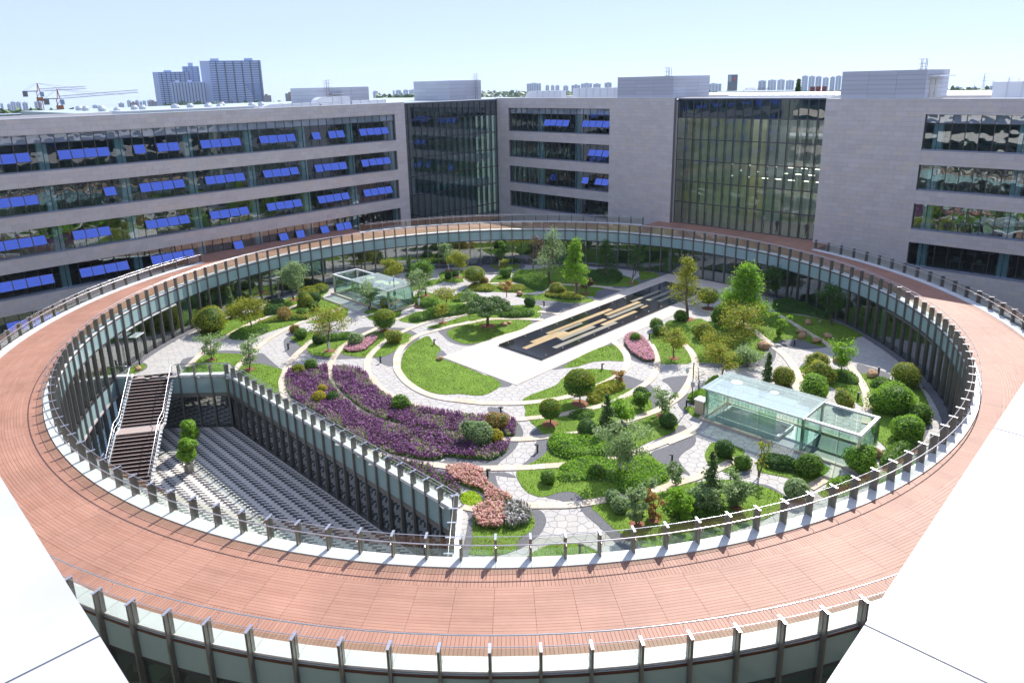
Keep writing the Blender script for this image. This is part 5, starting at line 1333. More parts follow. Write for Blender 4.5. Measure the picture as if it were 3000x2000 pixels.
# ================================================================== glass stair pavilions
def pavilion(loc, rz, L, label):
    rt = empty("glass_pavilion", (*loc, 0.0), rz); tag(rt, label, "pavilion")
    Hh, Wd, RL = 2.4, 3.4, 6.8
    me_post = MB().box(-0.07,0.07,-0.11,0.11,0,Hh-0.14).mesh("post", M_STEEL)
    for x in (0.1, RL, L-0.1):
        for y in (0.12, Wd-0.12): inst("post", me_post, rt, (x,y,0))
    for y in (0.12, Wd-0.12): MB().box(0,L,y-0.11,y+0.11,Hh-0.14,Hh).build("beam", M_STEELP, rt)
    for x in (0.11, RL, L-0.11): MB().box(x-0.11,x+0.11,0.23,Wd-0.23,Hh-0.14,Hh-0.002).build("beam", M_STEELP, rt)
    # roof lights
    nx, ny = 6, 3; px, py = (RL+0.3)/nx, (Wd+0.5)/ny
    me_r = MB().box(0.01,px-0.01,0.01,py-0.01,Hh+0.06,Hh+0.08).mesh("roof_pane", M_PAVROOF)
    for i in range(nx):
        for j in range(ny): inst("roof_pane", me_r, rt, (-0.2+i*px, -0.25+j*py, 0))
    for i in range(nx+1): MB().box(-0.2+i*px-0.02,-0.2+i*px+0.02,-0.25,Wd+0.25,Hh+0.001,Hh+0.055).build("roof_bar", M_STEELP, rt)
    # side panes
    me_p = MB().box(0.02,1.25,-0.008,0.008,0.17,Hh-0.15).mesh("glass_pane", M_PAVGLASS); n = int(L/1.27)
    me_sp = MB().tube([(0,0,0.25),(0,0,Hh-0.2)], 0.018, 6).mesh("tie_rod", M_STEEL)
    for i in range(n):
        for y in (-0.03, Wd+0.03):
            if y < 0 and 4 <= i <= 4: continue
            inst("glass_pane", me_p, rt, (0.05+i*1.27, y, 0))
        if i % 2: inst("tie_rod", me_sp, rt, (0.05+i*1.27, 0.3, 0))
    me_e = MB().box(-0.008,0.008,0.02,1.08,0.17,Hh-0.15).mesh("glass_pane", M_PAVGLASS)
    for j in range(3):
        inst("glass_pane", me_e, rt, (-0.03, 0.05+j*1.1, 0)); inst("glass_pane", me_e, rt, (L+0.03, 0.05+j*1.1, 0))
        if j != 1: inst("glass_pane", me_e, rt, (RL, 0.05+j*1.1, 0))
    for (x0,x1,y0,y1) in ((-0.3,4.95,-0.22,0.06),(6.5,L+0.3,-0.22,0.06),(-0.3,L+0.3,Wd-0.06,Wd+0.22),(-0.3,-0.02,0.06,Wd-0.06),(L+0.02,L+0.3,0.06,Wd-0.06)):
        MB().box(x0,x1,y0,y1,0.01,0.16).build("kerb", M_BAND, rt)
    # floor, stair well and balustrade
    flm = MATS.get("pavilion_tile") or mat("pavilion_tile", (0.50,0.53,0.54), 0.35, noise=(3,0.1))
    fl = MB()
    for (x0,x1,y0,y1) in ((0,0.7,0.06,Wd-0.06),(5.1,RL,0.06,Wd-0.06),(0.7,5.1,0.06,0.625),(0.7,5.1,2.775,Wd-0.06)): fl.box(x0,x1,y0,y1,0.0,0.035)
    fl.build("floor", flm, rt)
    dk = MATS.get("pavilion_dark_floor") or mat("pavilion_dark_floor", (0.06,0.06,0.065), 0.3)
    MB().box(RL+0.02,L,0.06,Wd-0.06,0.0,0.03).build("floor", dk, rt)
    wl = MB()
    for (x0,x1,y0,y1) in ((0.6,0.7,0.625,2.775),(5.1,5.2,0.625,2.775),(0.6,5.2,0.525,0.625),(0.6,5.2,2.775,2.875)): wl.box(x0,x1,y0,y1,-3.0,0.30)
    wl.build("well_wall", M_WHITE, rt); MB().box(0.6,5.2,0.5,2.9,-3.1,-3.0).build("well_floor", flm, rt)
    me_s = MB().box(0,0.30,0.64,2.76,-0.06,0).mesh("step", M_STEELP)
    for k in range(13): inst("step", me_s, rt, (4.8-k*0.3, 0, -0.17*(k+1)))
    for y in (0.58, 2.82):
        MB().tube([(0.65,y,1.1),(5.15,y,1.1)], 0.025, 6).build("handrail", M_STEELP, rt)
        for k in range(19): MB().tube([(0.65+k*0.25,y,0.3),(0.65+k*0.25,y,1.1)], 0.012, 5).build("baluster", M_STEELP, rt)
    return rt
pavR_ = pavilion(UV(0.7, 18.5), -PI/4, 10.3, "glass stair pavilion on the right with frosted roof panes")
pavL_ = pavilion(UV(4.1, -18.5), PI*3/4, 10.7, "glass stair pavilion on the far left behind the silver trees")
# dotted frosting rounds on the roofs
for rt, spots in ((pavR_, [(1.2,2.2,0.42),(3.9,2.3,0.3)]), (pavL_, [(2.0,1.4,0.9),(3.4,1.9,0.6),(5.6,1.6,0.5)])):
    for x, y, r in spots: MB().lathe([(r,2.482),(r,2.487)], 20, (x,y)).build("roof_round", mat("green_roof_round",(0.35,0.45,0.33),0.5) if "green_roof_round" not in MATS else MATS["green_roof_round"], rt)

# ================================================================== bollard lights, boulders, poles
me_b1 = MB().box(-0.055,0.055,-0.055,0.055,0,0.52).mesh("post", M_BLACK)
me_b2 = MB().box(-0.075,0.19,-0.075,0.075,0.52,0.57).mesh("lamp_head", M_BLACK)
for k, (c, x, y, lb) in enumerate([("k",2092,515,"on gravel at the right tip of the crescent lawn"),("f",925,1172,"on gravel at the left end of the island bed"),("f",1772,1295,"on gravel below the island bed"),
    ("g",1078,935,"on gravel beside the shaded path right of the cloud pine"),("g",70,1290,"on the crescent lawn below the cloud pine"),("l",1140,265,"on the lens lawn behind the largest ball tree"),("l",548,1020,"on gravel left of the bright green mound"),
    ("l",212,672,"on gravel at the top of the rust bush"),("l",90,1252,"on gravel right of the salmon sedum"),("l",1783,1112,"on gravel left of the paved bay near the pavilion"),
    ("l",1915,602,"on gravel left of the lamp pole"),("o",2192,540,"on the small lawn at the near railing"),("h",2112,1395,"at the edge of the building shadow on the right"),
    ("m",1765,535,"on the right island lawn beside the curved path"),("j",658,222,"behind the small boulder lawn at the stair head"),("g",2045,1235,"beside the rose bed"),("h",1340,1135,"on shaded gravel near the boulders")]):
    px_, py_ = G(c, x, y); b = empty("bollard_light", (px_, py_, 0.02), RNG.uniform(-0.4,0.4)+(PI if k % 3 == 0 else 0))
    tag(b, "black bollard light " + lb, "bollard light", "garden bollard lights"); inst("post", me_b1, b); inst("lamp_head", me_b2, b)
def boulder(c, x, y, wpx, label, hf=0.6):
    r = wpx/scale_at(c, x, y)/2; p = G(c, x, y); sd = int(x*3+y)
    V, F, _ = core_mesh(r, r*0.75, r*hf, r*hf*0.75, sd, 0.22, nu=12, nv=8, shrink=1.0)
    rg = np.random.default_rng(sd); V = V*(1+rg.uniform(-.08,.08,(len(V),1)))
    o = inst("boulder", fast_mesh("boulder", V, F, M_ROCK), None, (p[0], p[1], 0.04), rz=rg.uniform(0,6)); tag(o, label, "boulder")
for a in [("g",120,1432,62,"lone tan boulder on the crescent lawn edge"),("g",706,1118,66,"larger of two tan boulders under the cloud pine"),("g",756,1098,46,"smaller tan boulder beside the cloud pine pair"),
          ("g",850,832,66,"pale tan boulder on the mid lawn"),("j",645,265,62,"tan boulder on the little lawn at the stair head"),("h",1062,1165,110,"flat brown boulder at the lawn tip by the shadow"),
          ("h",1465,945,80,"boulder in the shaded lawn by white stems"),("h",1412,1035,70,"upper of two stacked boulders in the shaded lawn"),("h",1415,1068,92,"lower flat boulder in the shaded lawn"),
          ("h",1545,1110,82,"boulder among low plants beside the shaded path"),("h",1640,1060,76,"lone boulder on the far side of the shaded path"),("m",1600,200,110,"pale boulder under the small tree at the shade edge"),
          ("m",1385,420,110,"boulder in the hosta clump behind the pavilion"),("m",1900,330,100,"boulder at the shade edge under hostas"),("m",1930,1055,120,"pointed tan rock at the open corner of right pavilion"),("m",560,120,60,"rust boulder half hidden under the bronze tree")]:
    boulder(*a)
def lamp_pole(c, x, y, xt, yt, label):
    h = height_of(c, x, y, xt, yt); p = G(c, x, y); rt = empty("camera_pole", (*p, 0.02)); tag(rt, label, "pole")
    MB().tube([(0,0,0),(0,0,h)], 0.04, 8).build("pole", M_BLACK, rt)
    MB().box(-0.13,0.13,-0.1,0.12,h*0.44,h*0.44+0.42).build("control_box", mat("grey_box",(0.5,0.51,0.52),0.4) if "grey_box" not in MATS else MATS["grey_box"], rt)
    MB().tube([(0,0,h*0.9),(-0.45,0,h*0.93)], 0.02, 6).build("arm", M_BLACK, rt)
    MB().lathe([(0.02,h*0.78),(0.1,h*0.82),(0.12,h*0.9),(0.05,h*0.93)], 12, (-0.45,0)).build("camera_dome", M_STEELP, rt)
    MB().tube([(0,0,h),(0,0,h+0.22)], 0.06, 8).build("floodlight", M_STEELP, rt)
lamp_pole("m", 240, 575, 268, 215, "thin camera pole with grey box left of the right pavilion")
lamp_pole("f", 1910, 800, 1895, 515, "thin camera pole with dark box in front of left pavilion")
p = G("m", 325, 660); o = empty("stone_cabinet", (*p, 0.0), -PI/4); tag(o, "cream stone cabinet beside the right pavilion corner", "cabinet")
MB().box(-0.35,0.35,-0.35,0.35,0,1.05).build("body", M_BAND, o); MB().box(-0.4,0.4,-0.4,0.4,1.05,1.15).build("lid", M_COPING, o)
# glass door canopies on the inner ring facade
for k, (dg, lb) in enumerate([(-91.8,"glass door canopy on the left ring facade above the stair head"),(-127,"glass door canopy behind the silver tree")]):
    rt = empty("door_canopy", (*ringpt(33.2, dg), 0.02), math.radians(dg)); tag(rt, lb, "canopy")
    MB().box(-0.7,0.7,-0.1,0.6,2.5,2.53).build("canopy_glass", M_PAVROOF, rt)
    for sx in (-0.1,0.1): MB().tube([(sx,0.5,0),(sx,0.5,2.5)], 0.03, 8).build("post", M_STEEL, rt)
    MB().box(-0.7,0.7,0.56,0.62,2.46,2.54).build("edge_beam", M_STEELP, rt)
# ================================================================== office wings
BANDZ = [(19.42,15.92),(14.42,11.80),(10.33,7.72),(6.28,3.80),(2.15,-0.3)]
def clad(parent, rects, limit=300):
    """stone panels 1.2 x 0.5 m in running bond over rectangles (x0,x1,z0,z1); the largest in view are parts of their own"""
    full = MB().box(0.005,1.195,-0.03,0.0,0.005,0.495).mesh("stone_panel", M_STONE); cand = []
    mw = parent.matrix_world if parent.matrix_world else None
    ca, sa = math.cos(parent.rotation_euler.z), math.sin(parent.rotation_euler.z); ox, oy = parent.location.x, parent.location.y
    rest = MB()
    for x0, x1, z0, z1 in rects:
        i0 = int(math.floor(z0/0.5)); z = i0*0.5
        while z < z1-0.01:
            za, zb = max(z, z0), min(z+0.5, z1); sh = 0.6 if (int(round(z/0.5)) % 2) else 0.0
            k = math.floor((x0-sh)/1.2); x = k*1.2+sh
            while x < x1-0.01:
                xa, xb = max(x, x0), min(x+1.2, x1)
                if xb-xa > 0.02 and zb-za > 0.02:
                    whole = (xb-xa > 1.19 and zb-za > 0.49)
                    wx, wy = ox+ca*(xa+xb)/2, oy+sa*(xa+xb)/2; ix, iy, dep = projx((wx, wy, (za+zb)/2))
                    cand.append((dep if (whole and dep > 5 and -20 < ix < 3020 and 200 < iy < 2000) else 1e9, xa, xb, za, zb))
                x += 1.2
            z += 0.5
    cand.sort(); n = 0
    for d, xa, xb, za, zb in cand:
        if d < 1e8 and n < limit: inst("stone_panel", full, parent, (xa, 0, za)); n += 1
        else: rest.box(xa+0.005, xb-0.005, -0.03, 0.0, za+0.005, zb-0.005)
    if rest.v: rest.build("stone_panels", M_STONE, parent)["kind"] = "stuff"
def wing(name, label, loc, rz, x0, x1, wins, zroof, zbase, bands, openfn=None, depth=14.0, col_phase=0, detail=True, sash_right=True):
    """stone wing; wins = list of (wx0, wx1) window runs; local x along the facade, y into the building"""
    rt = empty(name, (*loc, 0), rz); tag(rt, label, "building")
    rects = []; zs = zroof
    edges = [x0]+[e for w_ in wins for e in w_]+[x1]
    for i in range(0, len(edges), 2):
        if edges[i+1]-edges[i] > 0.05: rects.append((edges[i], edges[i+1], zbase, zroof))
    for wx0, wx1 in wins:
        ztop = zroof
        for zt, zb in bands: rects.append((wx0, wx1, zt, ztop)); ztop = zb
        rects.append((wx0, wx1, zbase, ztop))
    rects = [r for r in rects if r[3]-r[2] > 0.02]
    wall = MB()
    for a, b, c, d in rects: wall.box(a, b, 0.001, 0.55, c, d)
    wall.build("wall", M_JOINT, rt)
    clad(rt, rects)
    # roof and far walls
    MB().box(x0, x1, 0.56, depth, zroof-0.75, zroof-0.5).build("roof", M_ROOFWHITE, rt)
    MB().box(x0, x1, -0.06, 0.62, zroof+0.001, zroof+0.07).build("roof_coping", M_COPING, rt)
    MB().box(x0, x1, depth, depth+0.4, zbase, zroof).build("rear_wall", M_STONE, rt)
    for xe in (x0, x1-0.3): MB().box(xe, xe+0.3, 0.56, depth, zbase, zroof-0.76).build("end_wall", M_STONE, rt)
    me_m = {}; rgs = np.random.default_rng(int(x1*10)+500)
    for bi, (zt, zb) in enumerate(bands):
        hgt = zt-zb; tr = bi == 0
        zt2 = zt-0.87 if tr else zt                     # the top storey has a row of pale transom lights
        for wx0, wx1 in wins:
            n = int(round((wx1-wx0)/1.2)); st = (wx1-wx0)/n
            key = (round(hgt,2), round(st,3), tr)
            if key not in me_m:
                me_m[key] = (MB().box(-0.03,0.03,0.30,0.42,0,hgt).mesh("mullion", M_FRAME),
                             MB().box(0.03,st-0.03,0.36,0.372,0.05,zt2-zb-0.02).mesh("window_pane", M_PANE),
                             MB().box(0.03,st-0.03,0.36,0.372,zt2-zb+0.04,hgt-0.03).mesh("transom_pane", M_TRANSOM))
            mm, mp, mt = me_m[key]
            for i in range(n+1): inst("mullion", mm, rt, (min(max(wx0+i*st, wx0+0.03), wx1-0.03), 0, zb))
            for i in range(n):
                inst("window_pane", mp, rt, (wx0+i*st, 0, zb))
                if tr: inst("transom_pane", mt, rt, (wx0+i*st, 0, zb))
                k = n-1-i if sash_right else i
                if openfn and openfn(bi, k):
                    sh = 1.02; zt_ = zb+(zt2-zb)*0.70
                    if "sash" not in me_m:
                        me_m["sash"] = MB(); a_ = me_m["sash"]
                        a_.box(0.05,st-0.05,-0.02,0.0,-sh+0.03,-0.03); a_.m = 1
                        a_.box(0.0,0.05,-0.03,0.02,-sh,0); a_.box(st-0.05,st,-0.03,0.02,-sh,0); a_.box(0.05,st-0.05,-0.03,0.02,-sh,-sh+0.03); a_.box(0.05,st-0.05,-0.03,0.02,-0.03,0)
                        me_m["sash"] = a_.mesh("open_sash", [M_SASH, M_FRAME])
                    inst("open_sash", me_m["sash"], rt, (wx0+i*st, 0.30, zt_), rot=(math.radians(-27+rgs.uniform(-5,4)), 0, 0))
            if tr: MB().box(wx0, wx1, 0.31, 0.41, zt2-0.03, zt2+0.04).build("transom_rail", M_FRAME, rt)
            MB().box(wx0, wx1, -0.05, 0.36, zb-0.06, zb+0.045).build("window_sill", M_SILL, rt)
            MB().box(wx0, wx1, 0.30, 0.42, zt-0.03, zt+0.05).build("head_rail", M_FRAME, rt)
            # rooms behind
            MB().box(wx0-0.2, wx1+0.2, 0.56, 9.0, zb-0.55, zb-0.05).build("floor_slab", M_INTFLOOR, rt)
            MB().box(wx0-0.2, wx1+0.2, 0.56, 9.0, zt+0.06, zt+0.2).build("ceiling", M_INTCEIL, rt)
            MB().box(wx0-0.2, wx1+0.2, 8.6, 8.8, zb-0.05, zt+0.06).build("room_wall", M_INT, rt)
            mc = MB().box(-0.42,0.42,0.58,1.2,zb-0.05,zt+0.06).mesh("column", M_COLUMN)
            for k in range(0, n+1):
                if k % 6 == col_phase: inst("column", mc, rt, (wx1-k*st, 0, 0) if sash_right else (wx0+k*st, 0, 0))
            if detail:
                rg = np.random.default_rng(bi*17+int(wx0+200))
                fm = MB()
                for q in range(int((wx1-wx0)/2.4)):
                    xq = wx0+q*2.4+rg.uniform(0,1.2); fm.box(xq, xq+1.4, 2.0, 2.8, zb+0.62, zb+0.68); fm.box(xq+0.1, xq+0.16, 2.1, 2.7, zb-0.05, zb+0.62); fm.box(xq+1.2, xq+1.26, 2.1, 2.7, zb-0.05, zb+0.62); fm.box(xq+0.4, xq+0.95, 2.35, 2.39, zb+0.74, zb+1.1)
                fm.build("office_desks", mat("desk_and_screens",(0.32,0.3,0.28),0.5) if "desk_and_screens" not in MATS else MATS["desk_and_screens"], rt)
    return rt
L_CLOSED = {0:{9,27},1:{32,33,34},2:{31},3:{1,2,3,4,9,14,16,19,21,22},4:set(range(0,30))}
def open_left(b, k): return (k % 6) in (1,2,3,4) and k not in L_CLOSED.get(b, ())
O41 = 41.0
left_wing = wing("office_wing", "long five storey stone office wing on the left with blue tilted windows", (-O41*S2, O41*S2), PI/4, -62.0, 21.6, [(-62.0+1.85, 19.85)], 20.95, -0.25, BANDZ, open_left, col_phase=0)
def open_center(b, k):
    return {0: k in (0,1,2,3,6,7,8,9), 1: k in (0,1,2), 2: k in (0,1,3,8), 3: False}.get(b, False)
BC = [(19.5,15.96),(14.52,11.92),(10.45,7.85),(6.45,3.95)]
center_wing = wing("office_wing", "central stone office wing with blank wall to the right of its windows", (O41*S2, O41*S2), -PI/4, -42.3, -9.5, [(-39.4,-19.72)], 20.95, -0.25, BC, open_center, col_phase=5)
BR = [(19.25,15.72),(14.2,11.62),(10.15,7.5),(6.05,3.5)]
right_wing = wing("office_wing", "right stone office wing with large blank wall beside the tall lobby glass", (O41*S2, O41*S2), -PI/4, 9.6, 64.0, [(19.6, 62.8)], 20.75, -0.25, BR, None, col_phase=1, sash_right=False)

# ================================================================== curtain walls of the corner atriums
def curtain(name, label, loc, rz, x0, x1, zs, nb, backwall, darktop, fins=True):
    rt = empty(name, (*loc, 0), rz); tag(rt, label, "glass facade"); st = (x1-x0)/nb; zb, zt = zs[-1], zs[0]
    mm = MB().box(-0.04,0.04,-0.08,0.06,0,zt-zb).mesh("mullion", M_FRAME)
    for i in range(nb+1): inst("mullion", mm, rt, (x0+i*st, 0, zb))
    for z in zs: MB().box(x0, x1, -0.085, 0.05, z-0.06, z+0.06).build("transom", M_FRAME, rt)
    for r in range(len(zs)-1):
        me = MB().box(0.03, st-0.03, 0, 0.012, zs[r+1]+0.06, zs[r]-0.06).mesh("glass_pane", M_CWDARK if (r == 0 or darktop) else M_CWGLASS)
        for i in range(nb): inst("glass_pane", me, rt, (x0+i*st, 0, 0))
    if fins:
        fg = MATS.get("glass_fin") or glass("glass_fin", (0.55,0.62,0.62), 0.1, frost=((0.30,0.36,0.38),0.45))
        mf = MB().box(-0.012,0.012,0.1,0.62,zb,zs[1]).mesh("glass_fin", fg)
        for i in range(1, nb): inst("glass_fin", mf, rt, (x0+i*st, 0, 0))
    MB().box(x0, x1, 0.1, 0.3, zs[1]+0.05, zt).build("fascia", mat("dark_fascia",(0.05,0.07,0.085),0.5) if "dark_fascia" not in MATS else MATS["dark_fascia"], rt)
    return rt, st
ZCW = [20.75,18.45,15.72,13.0,10.28,7.5,ZD]
cwR, st = curtain("lobby_curtain_wall", "tall lobby glass wall between two stone wings with olive interior", (42*S2, 42*S2), -PI/4, -9.5, 9.6, ZCW, 17, True, False)
x0, x1 = -9.5, 9.6
MB().box(x0, x1, 0.3, 15.0, ZD-0.3, ZD).build("lobby_floor", mat("lobby_floor",(0.5,0.48,0.42),0.3), cwR)
MB().box(x0, x0+8.2, 3.2, 3.45, ZD, 18.4).build("lobby_wall", M_OLIVE, cwR)
MB().box(x0+8.2, x0+11.0, 8.0, 8.25, ZD, 17.0).build("lobby_core", M_CLAD, cwR)
MB().box(x0+8.2, x0+8.45, 3.45, 8.0, ZD, 18.4).build("lobby_wall", M_OLIVE, cwR)
for z in (7.9, 12.0, 15.5): MB().box(x0+8.4, x1, 9.5, 14.8, z, z+0.35).build("gallery_slab", M_WHITE, cwR)
for k in range(7): MB().tube([(x0+9.2+k*1.6,9.4,ZD),(x0+9.2+k*1.6,9.4,18.0)], 0.09, 8).build("hanging_post", M_STEELP, cwR)
# translucent skylight over the lobby lets the sun in, as the bright interior shows
M_ROD = bpy.data.materials.new("lit_light_rod"); M_ROD.use_nodes = True; M_ROD.node_tree.nodes["Principled BSDF"].inputs["Emission Color"].default_value = (1,0.93,0.75,1); M_ROD.node_tree.nodes["Principled BSDF"].inputs["Emission Strength"].default_value = 2.5
sky_m = mat("skylight_sheet", (0.8,0.82,0.84), 0.4, trans=0.8)
MB().box(x0, x1, 0.3, 15.0, 20.6, 20.68).build("skylight", sky_m, cwR)
for k in range(20): MB().box(x0+k*(x1-x0)/19-0.05, x0+k*(x1-x0)/19+0.05, 0.3, 15.0, 20.7, 20.82).build("skylight_bar", M_ROOFWHITE, cwR)
MB().box(x0, x1, 14.95, 15.05, ZD, 20.55).build("rear_glazing", sky_m, cwR)
for k in range(24):
    MB().box(x0+9.0+(k % 6)*1.75, x0+9.8+(k % 6)*1.75, 6.4+(k//6)*1.9, 6.46+(k//6)*1.9, 10.5+(k//6)*0.55-(k % 6)*0.0, 10.56+(k//6)*0.55).build("light_rod", M_ROD, cwR)
cwL, st = curtain("corner_curtain_wall", "dark green glass wall in the corner between left and central wings", (-42*S2, 42*S2), PI/4, 21.7, 42.0, ZCW[:-1]+[ZD-0.4,-0.2], 17, True, True, fins=True)
rg = np.random.default_rng(5)
for z in (15.9, 11.8, 7.7): MB().box(21.7, 42.0, 3.2, 3.5, z-0.55, z+0.35).build("gallery_front", mat("pale_gallery",(0.52,0.62,0.63),0.6) if "pale_gallery" not in MATS else MATS["pale_gallery"], cwL)
MB().box(21.7, 42.0, 6.2, 6.4, 0, 20.5).build("room_wall", mat("dim_olive_wall",(0.34,0.38,0.34),0.8), cwL)
for k in range(26):
    xk = 22.2+k*0.76
    for z in (15.9, 11.8, 7.7):
        if rg.uniform() < 0.8: MB().box(xk, xk+0.36, 2.9, 3.05, z-1.0, z+0.5).build("gallery_panel", MATS["pale_gallery"], cwL)
MB().box(21.7, 42.0, 0.3, 8.0, 20.55, 20.65).build("roof", M_ROOFWHITE, cwL)
MB().box(21.6, 42.1, -0.1, 1.2, 20.8, 20.9).build("roof_edge", M_ROOFWHITE, cwL)
MB().box(-9.6, 9.7, -0.1, 1.2, 20.82, 20.92).build("roof_edge", M_ROOFWHITE, cwR)

# ================================================================== near wings under the photographer (white parapet copings)
M_NEARCOP = mat("weathered_white_coping", (0.50,0.50,0.505), 0.45, noise=(0.6,0.16))
for nm, lb, loc, rz, off, xa, xb in (("near_wing", "white coped parapet in the lower left corner", (-40.8*S2,-40.8*S2), PI*3/4, 0, -42.6, 30.0), ("near_wing", "white coped parapet in the lower right corner", (40.06*S2,-40.06*S2), -PI*3/4, 0, -30.0, 41.0)):
    rt = empty(nm, (*loc, 0), rz); tag(rt, lb, "parapet")
    w_ = MB()
    zt = 20.85
    for zt_, zb_ in BANDZ:
        w_.box(xa+1, xb-1, 0.1, 0.6, zt_, zt); zt = zb_
    w_.build("stone_wall", M_STONE, rt)
    MB().box(xa+1, xb-1, 0.45, 0.5, -0.2, 20.5).build("window_glass", M_CWDARK, rt); MB().box(xa+1, xb-1, 2.5, 2.6, -0.2, 20.5).build("room_wall", M_INTFLOOR, rt)
    MB().box(xa+1, xb-1, 0.6, 10.0, 20.2, 20.4).build("roof", M_ROOFWHITE, rt)
    # coping slabs, joint where the photograph shows it
    if rz > 0: q = at(278, 1868, 20.95)
    else: q = at(2540, 1832, 20.95)
    ca, sa = math.cos(rz), math.sin(rz); jx = ca*(q[0]-loc[0])+sa*(q[1]-loc[1])
    k = -12
    while k < 13:
        a, b = jx+k*2.4+0.006, jx+(k+1)*2.4-0.006
        MB().box(a, b, 0.0, 2.2, 20.89, 20.95).build("coping_slab", M_NEARCOP, rt); k += 1
    MB().box(jx-29, jx+31, 0.02, 2.2, 20.86, 20.889).build("coping_joint", mat("yellowed_sealant",(0.42,0.34,0.22),0.9) if "yellowed_sealant" not in MATS else MATS["yellowed_sealant"], rt)

# ================================================================== roof plant
def penthouse(parent_loc, rz, x0, x1, y0, y1, z0, z1, label, ladder=None, door=None):
    rt = empty("rooftop_penthouse", (*parent_loc, z0), rz); tag(rt, label, "roof structure")
    hh = z1-z0; rows = 6; ph = hh/rows
    MB().box(x0+0.03, x1-0.03, y0+0.03, y1-0.03, 0, hh-0.02).build("body", M_JOINT, rt)
    def side(n, fx):
        for i in range(n):
            for r in range(rows): fx(i, n, r)
    nx = max(2, int(round((x1-x0)/3.2))); ny = max(2, int(round((y1-y0)/3.2)))
    def fr(i, n, r):
        a, b = x0+(x1-x0)*i/n, x0+(x1-x0)*(i+1)/n; MB().box(a+0.01, b-0.01, y0, y0+0.03, r*ph+0.012, (r+1)*ph-0.012).build("cladding_panel", M_CLAD, rt)
    def rt_(i, n, r):
        a, b = y0+0.03+(y1-y0-0.03)*i/n, y0+0.03+(y1-y0-0.03)*(i+1)/n; MB().box(x1-0.03, x1, a+0.01, b-0.01, r*ph+0.012, (r+1)*ph-0.012).build("cladding_panel", M_CLAD, rt); MB().box(x0, x0+0.03, a+0.01, b-0.01, r*ph+0.012, (r+1)*ph-0.012).build("cladding_panel", M_CLAD, rt)
    side(nx, fr); side(ny, rt_)
    MB().box(x0, x1, y0, y1, hh-0.02, hh+0.03).build("roof_cap", M_ROOFWHITE, rt)
    if ladder:
        lx, ly = ladder
        for dx in (-0.22, 0.22): MB().tube([(lx+dx,ly,0),(lx+dx,ly,hh+1.1),(lx+dx,ly+0.5,hh+1.1),(lx+dx,ly+0.5,hh)], 0.03, 5).build("ladder_rail", M_FIN, rt)
        for k in range(int((hh+1)/0.35)): MB().tube([(lx-0.22,ly,0.3+k*0.35),(lx+0.22,ly,0.3+k*0.35)], 0.018, 5).build("ladder_rung", M_FIN, rt)
        for z in (hh*0.6, hh+0.1, hh+0.6, hh+1.1): MB().tube([(lx-0.22,ly,z),(lx-0.4,ly-0.35,z),(lx,ly-0.7,z),(lx+0.4,ly-0.35,z),(lx+0.22,ly,z)], 0.018, 5).build("safety_hoop", M_FIN, rt)
    if door:
        dx, dy = door; MB().box(dx, dx+0.9, dy-0.03, dy, 0, 2.0).build("door", mat("beige_door",(0.5,0.45,0.35),0.6) if "beige_door" not in MATS else MATS["beige_door"], rt)
        MB().box(dx-0.6, dx+1.5, dy-0.9, dy, 2.25, 2.33).build("door_canopy", M_STEEL, rt)
    return rt
FR, FL_ = (O41*S2, O41*S2), (-O41*S2, O41*S2)
penthouse(FR, -PI/4, -18.6, -9.9, 0.12, 9.5, 20.98, 23.65, "grey clad roof block above the central blank wall", ladder=(-12.5, 3.0))
penthouse(FR, -PI/4, 11.0, 19.2, 0.12, 8.5, 20.85, 23.6, "grey clad roof block above the right blank wall with door canopy", ladder=(18.0, 3.0)); _pr = COL.objects[-1].parent
for _y in (1.6, 3.4): MB().box(19.2, 19.24, _y, _y+0.9, 0, 1.9).build("door", mat("beige_door",(0.5,0.45,0.35),0.6) if "beige_door" not in MATS else MATS["beige_door"], _pr)
MB().box(19.2, 20.3, 0.6, 6.5, 2.1, 2.2).build("door_canopy", M_STEEL, _pr)
penthouse(FL_, PI/4, 16.5, 26.0, 14.6, 22.0, 20.0, 23.2, "pale roof block behind the left wing with caged ladder", ladder=(18.4, 14.3), door=(19.4,14.6))
penthouse(FL_, PI/4, 42.5, 50.0, 14.0, 24.0, 20.0, 23.9, "pale roof block behind the corner glass wall", ladder=(48.5, 13.7))
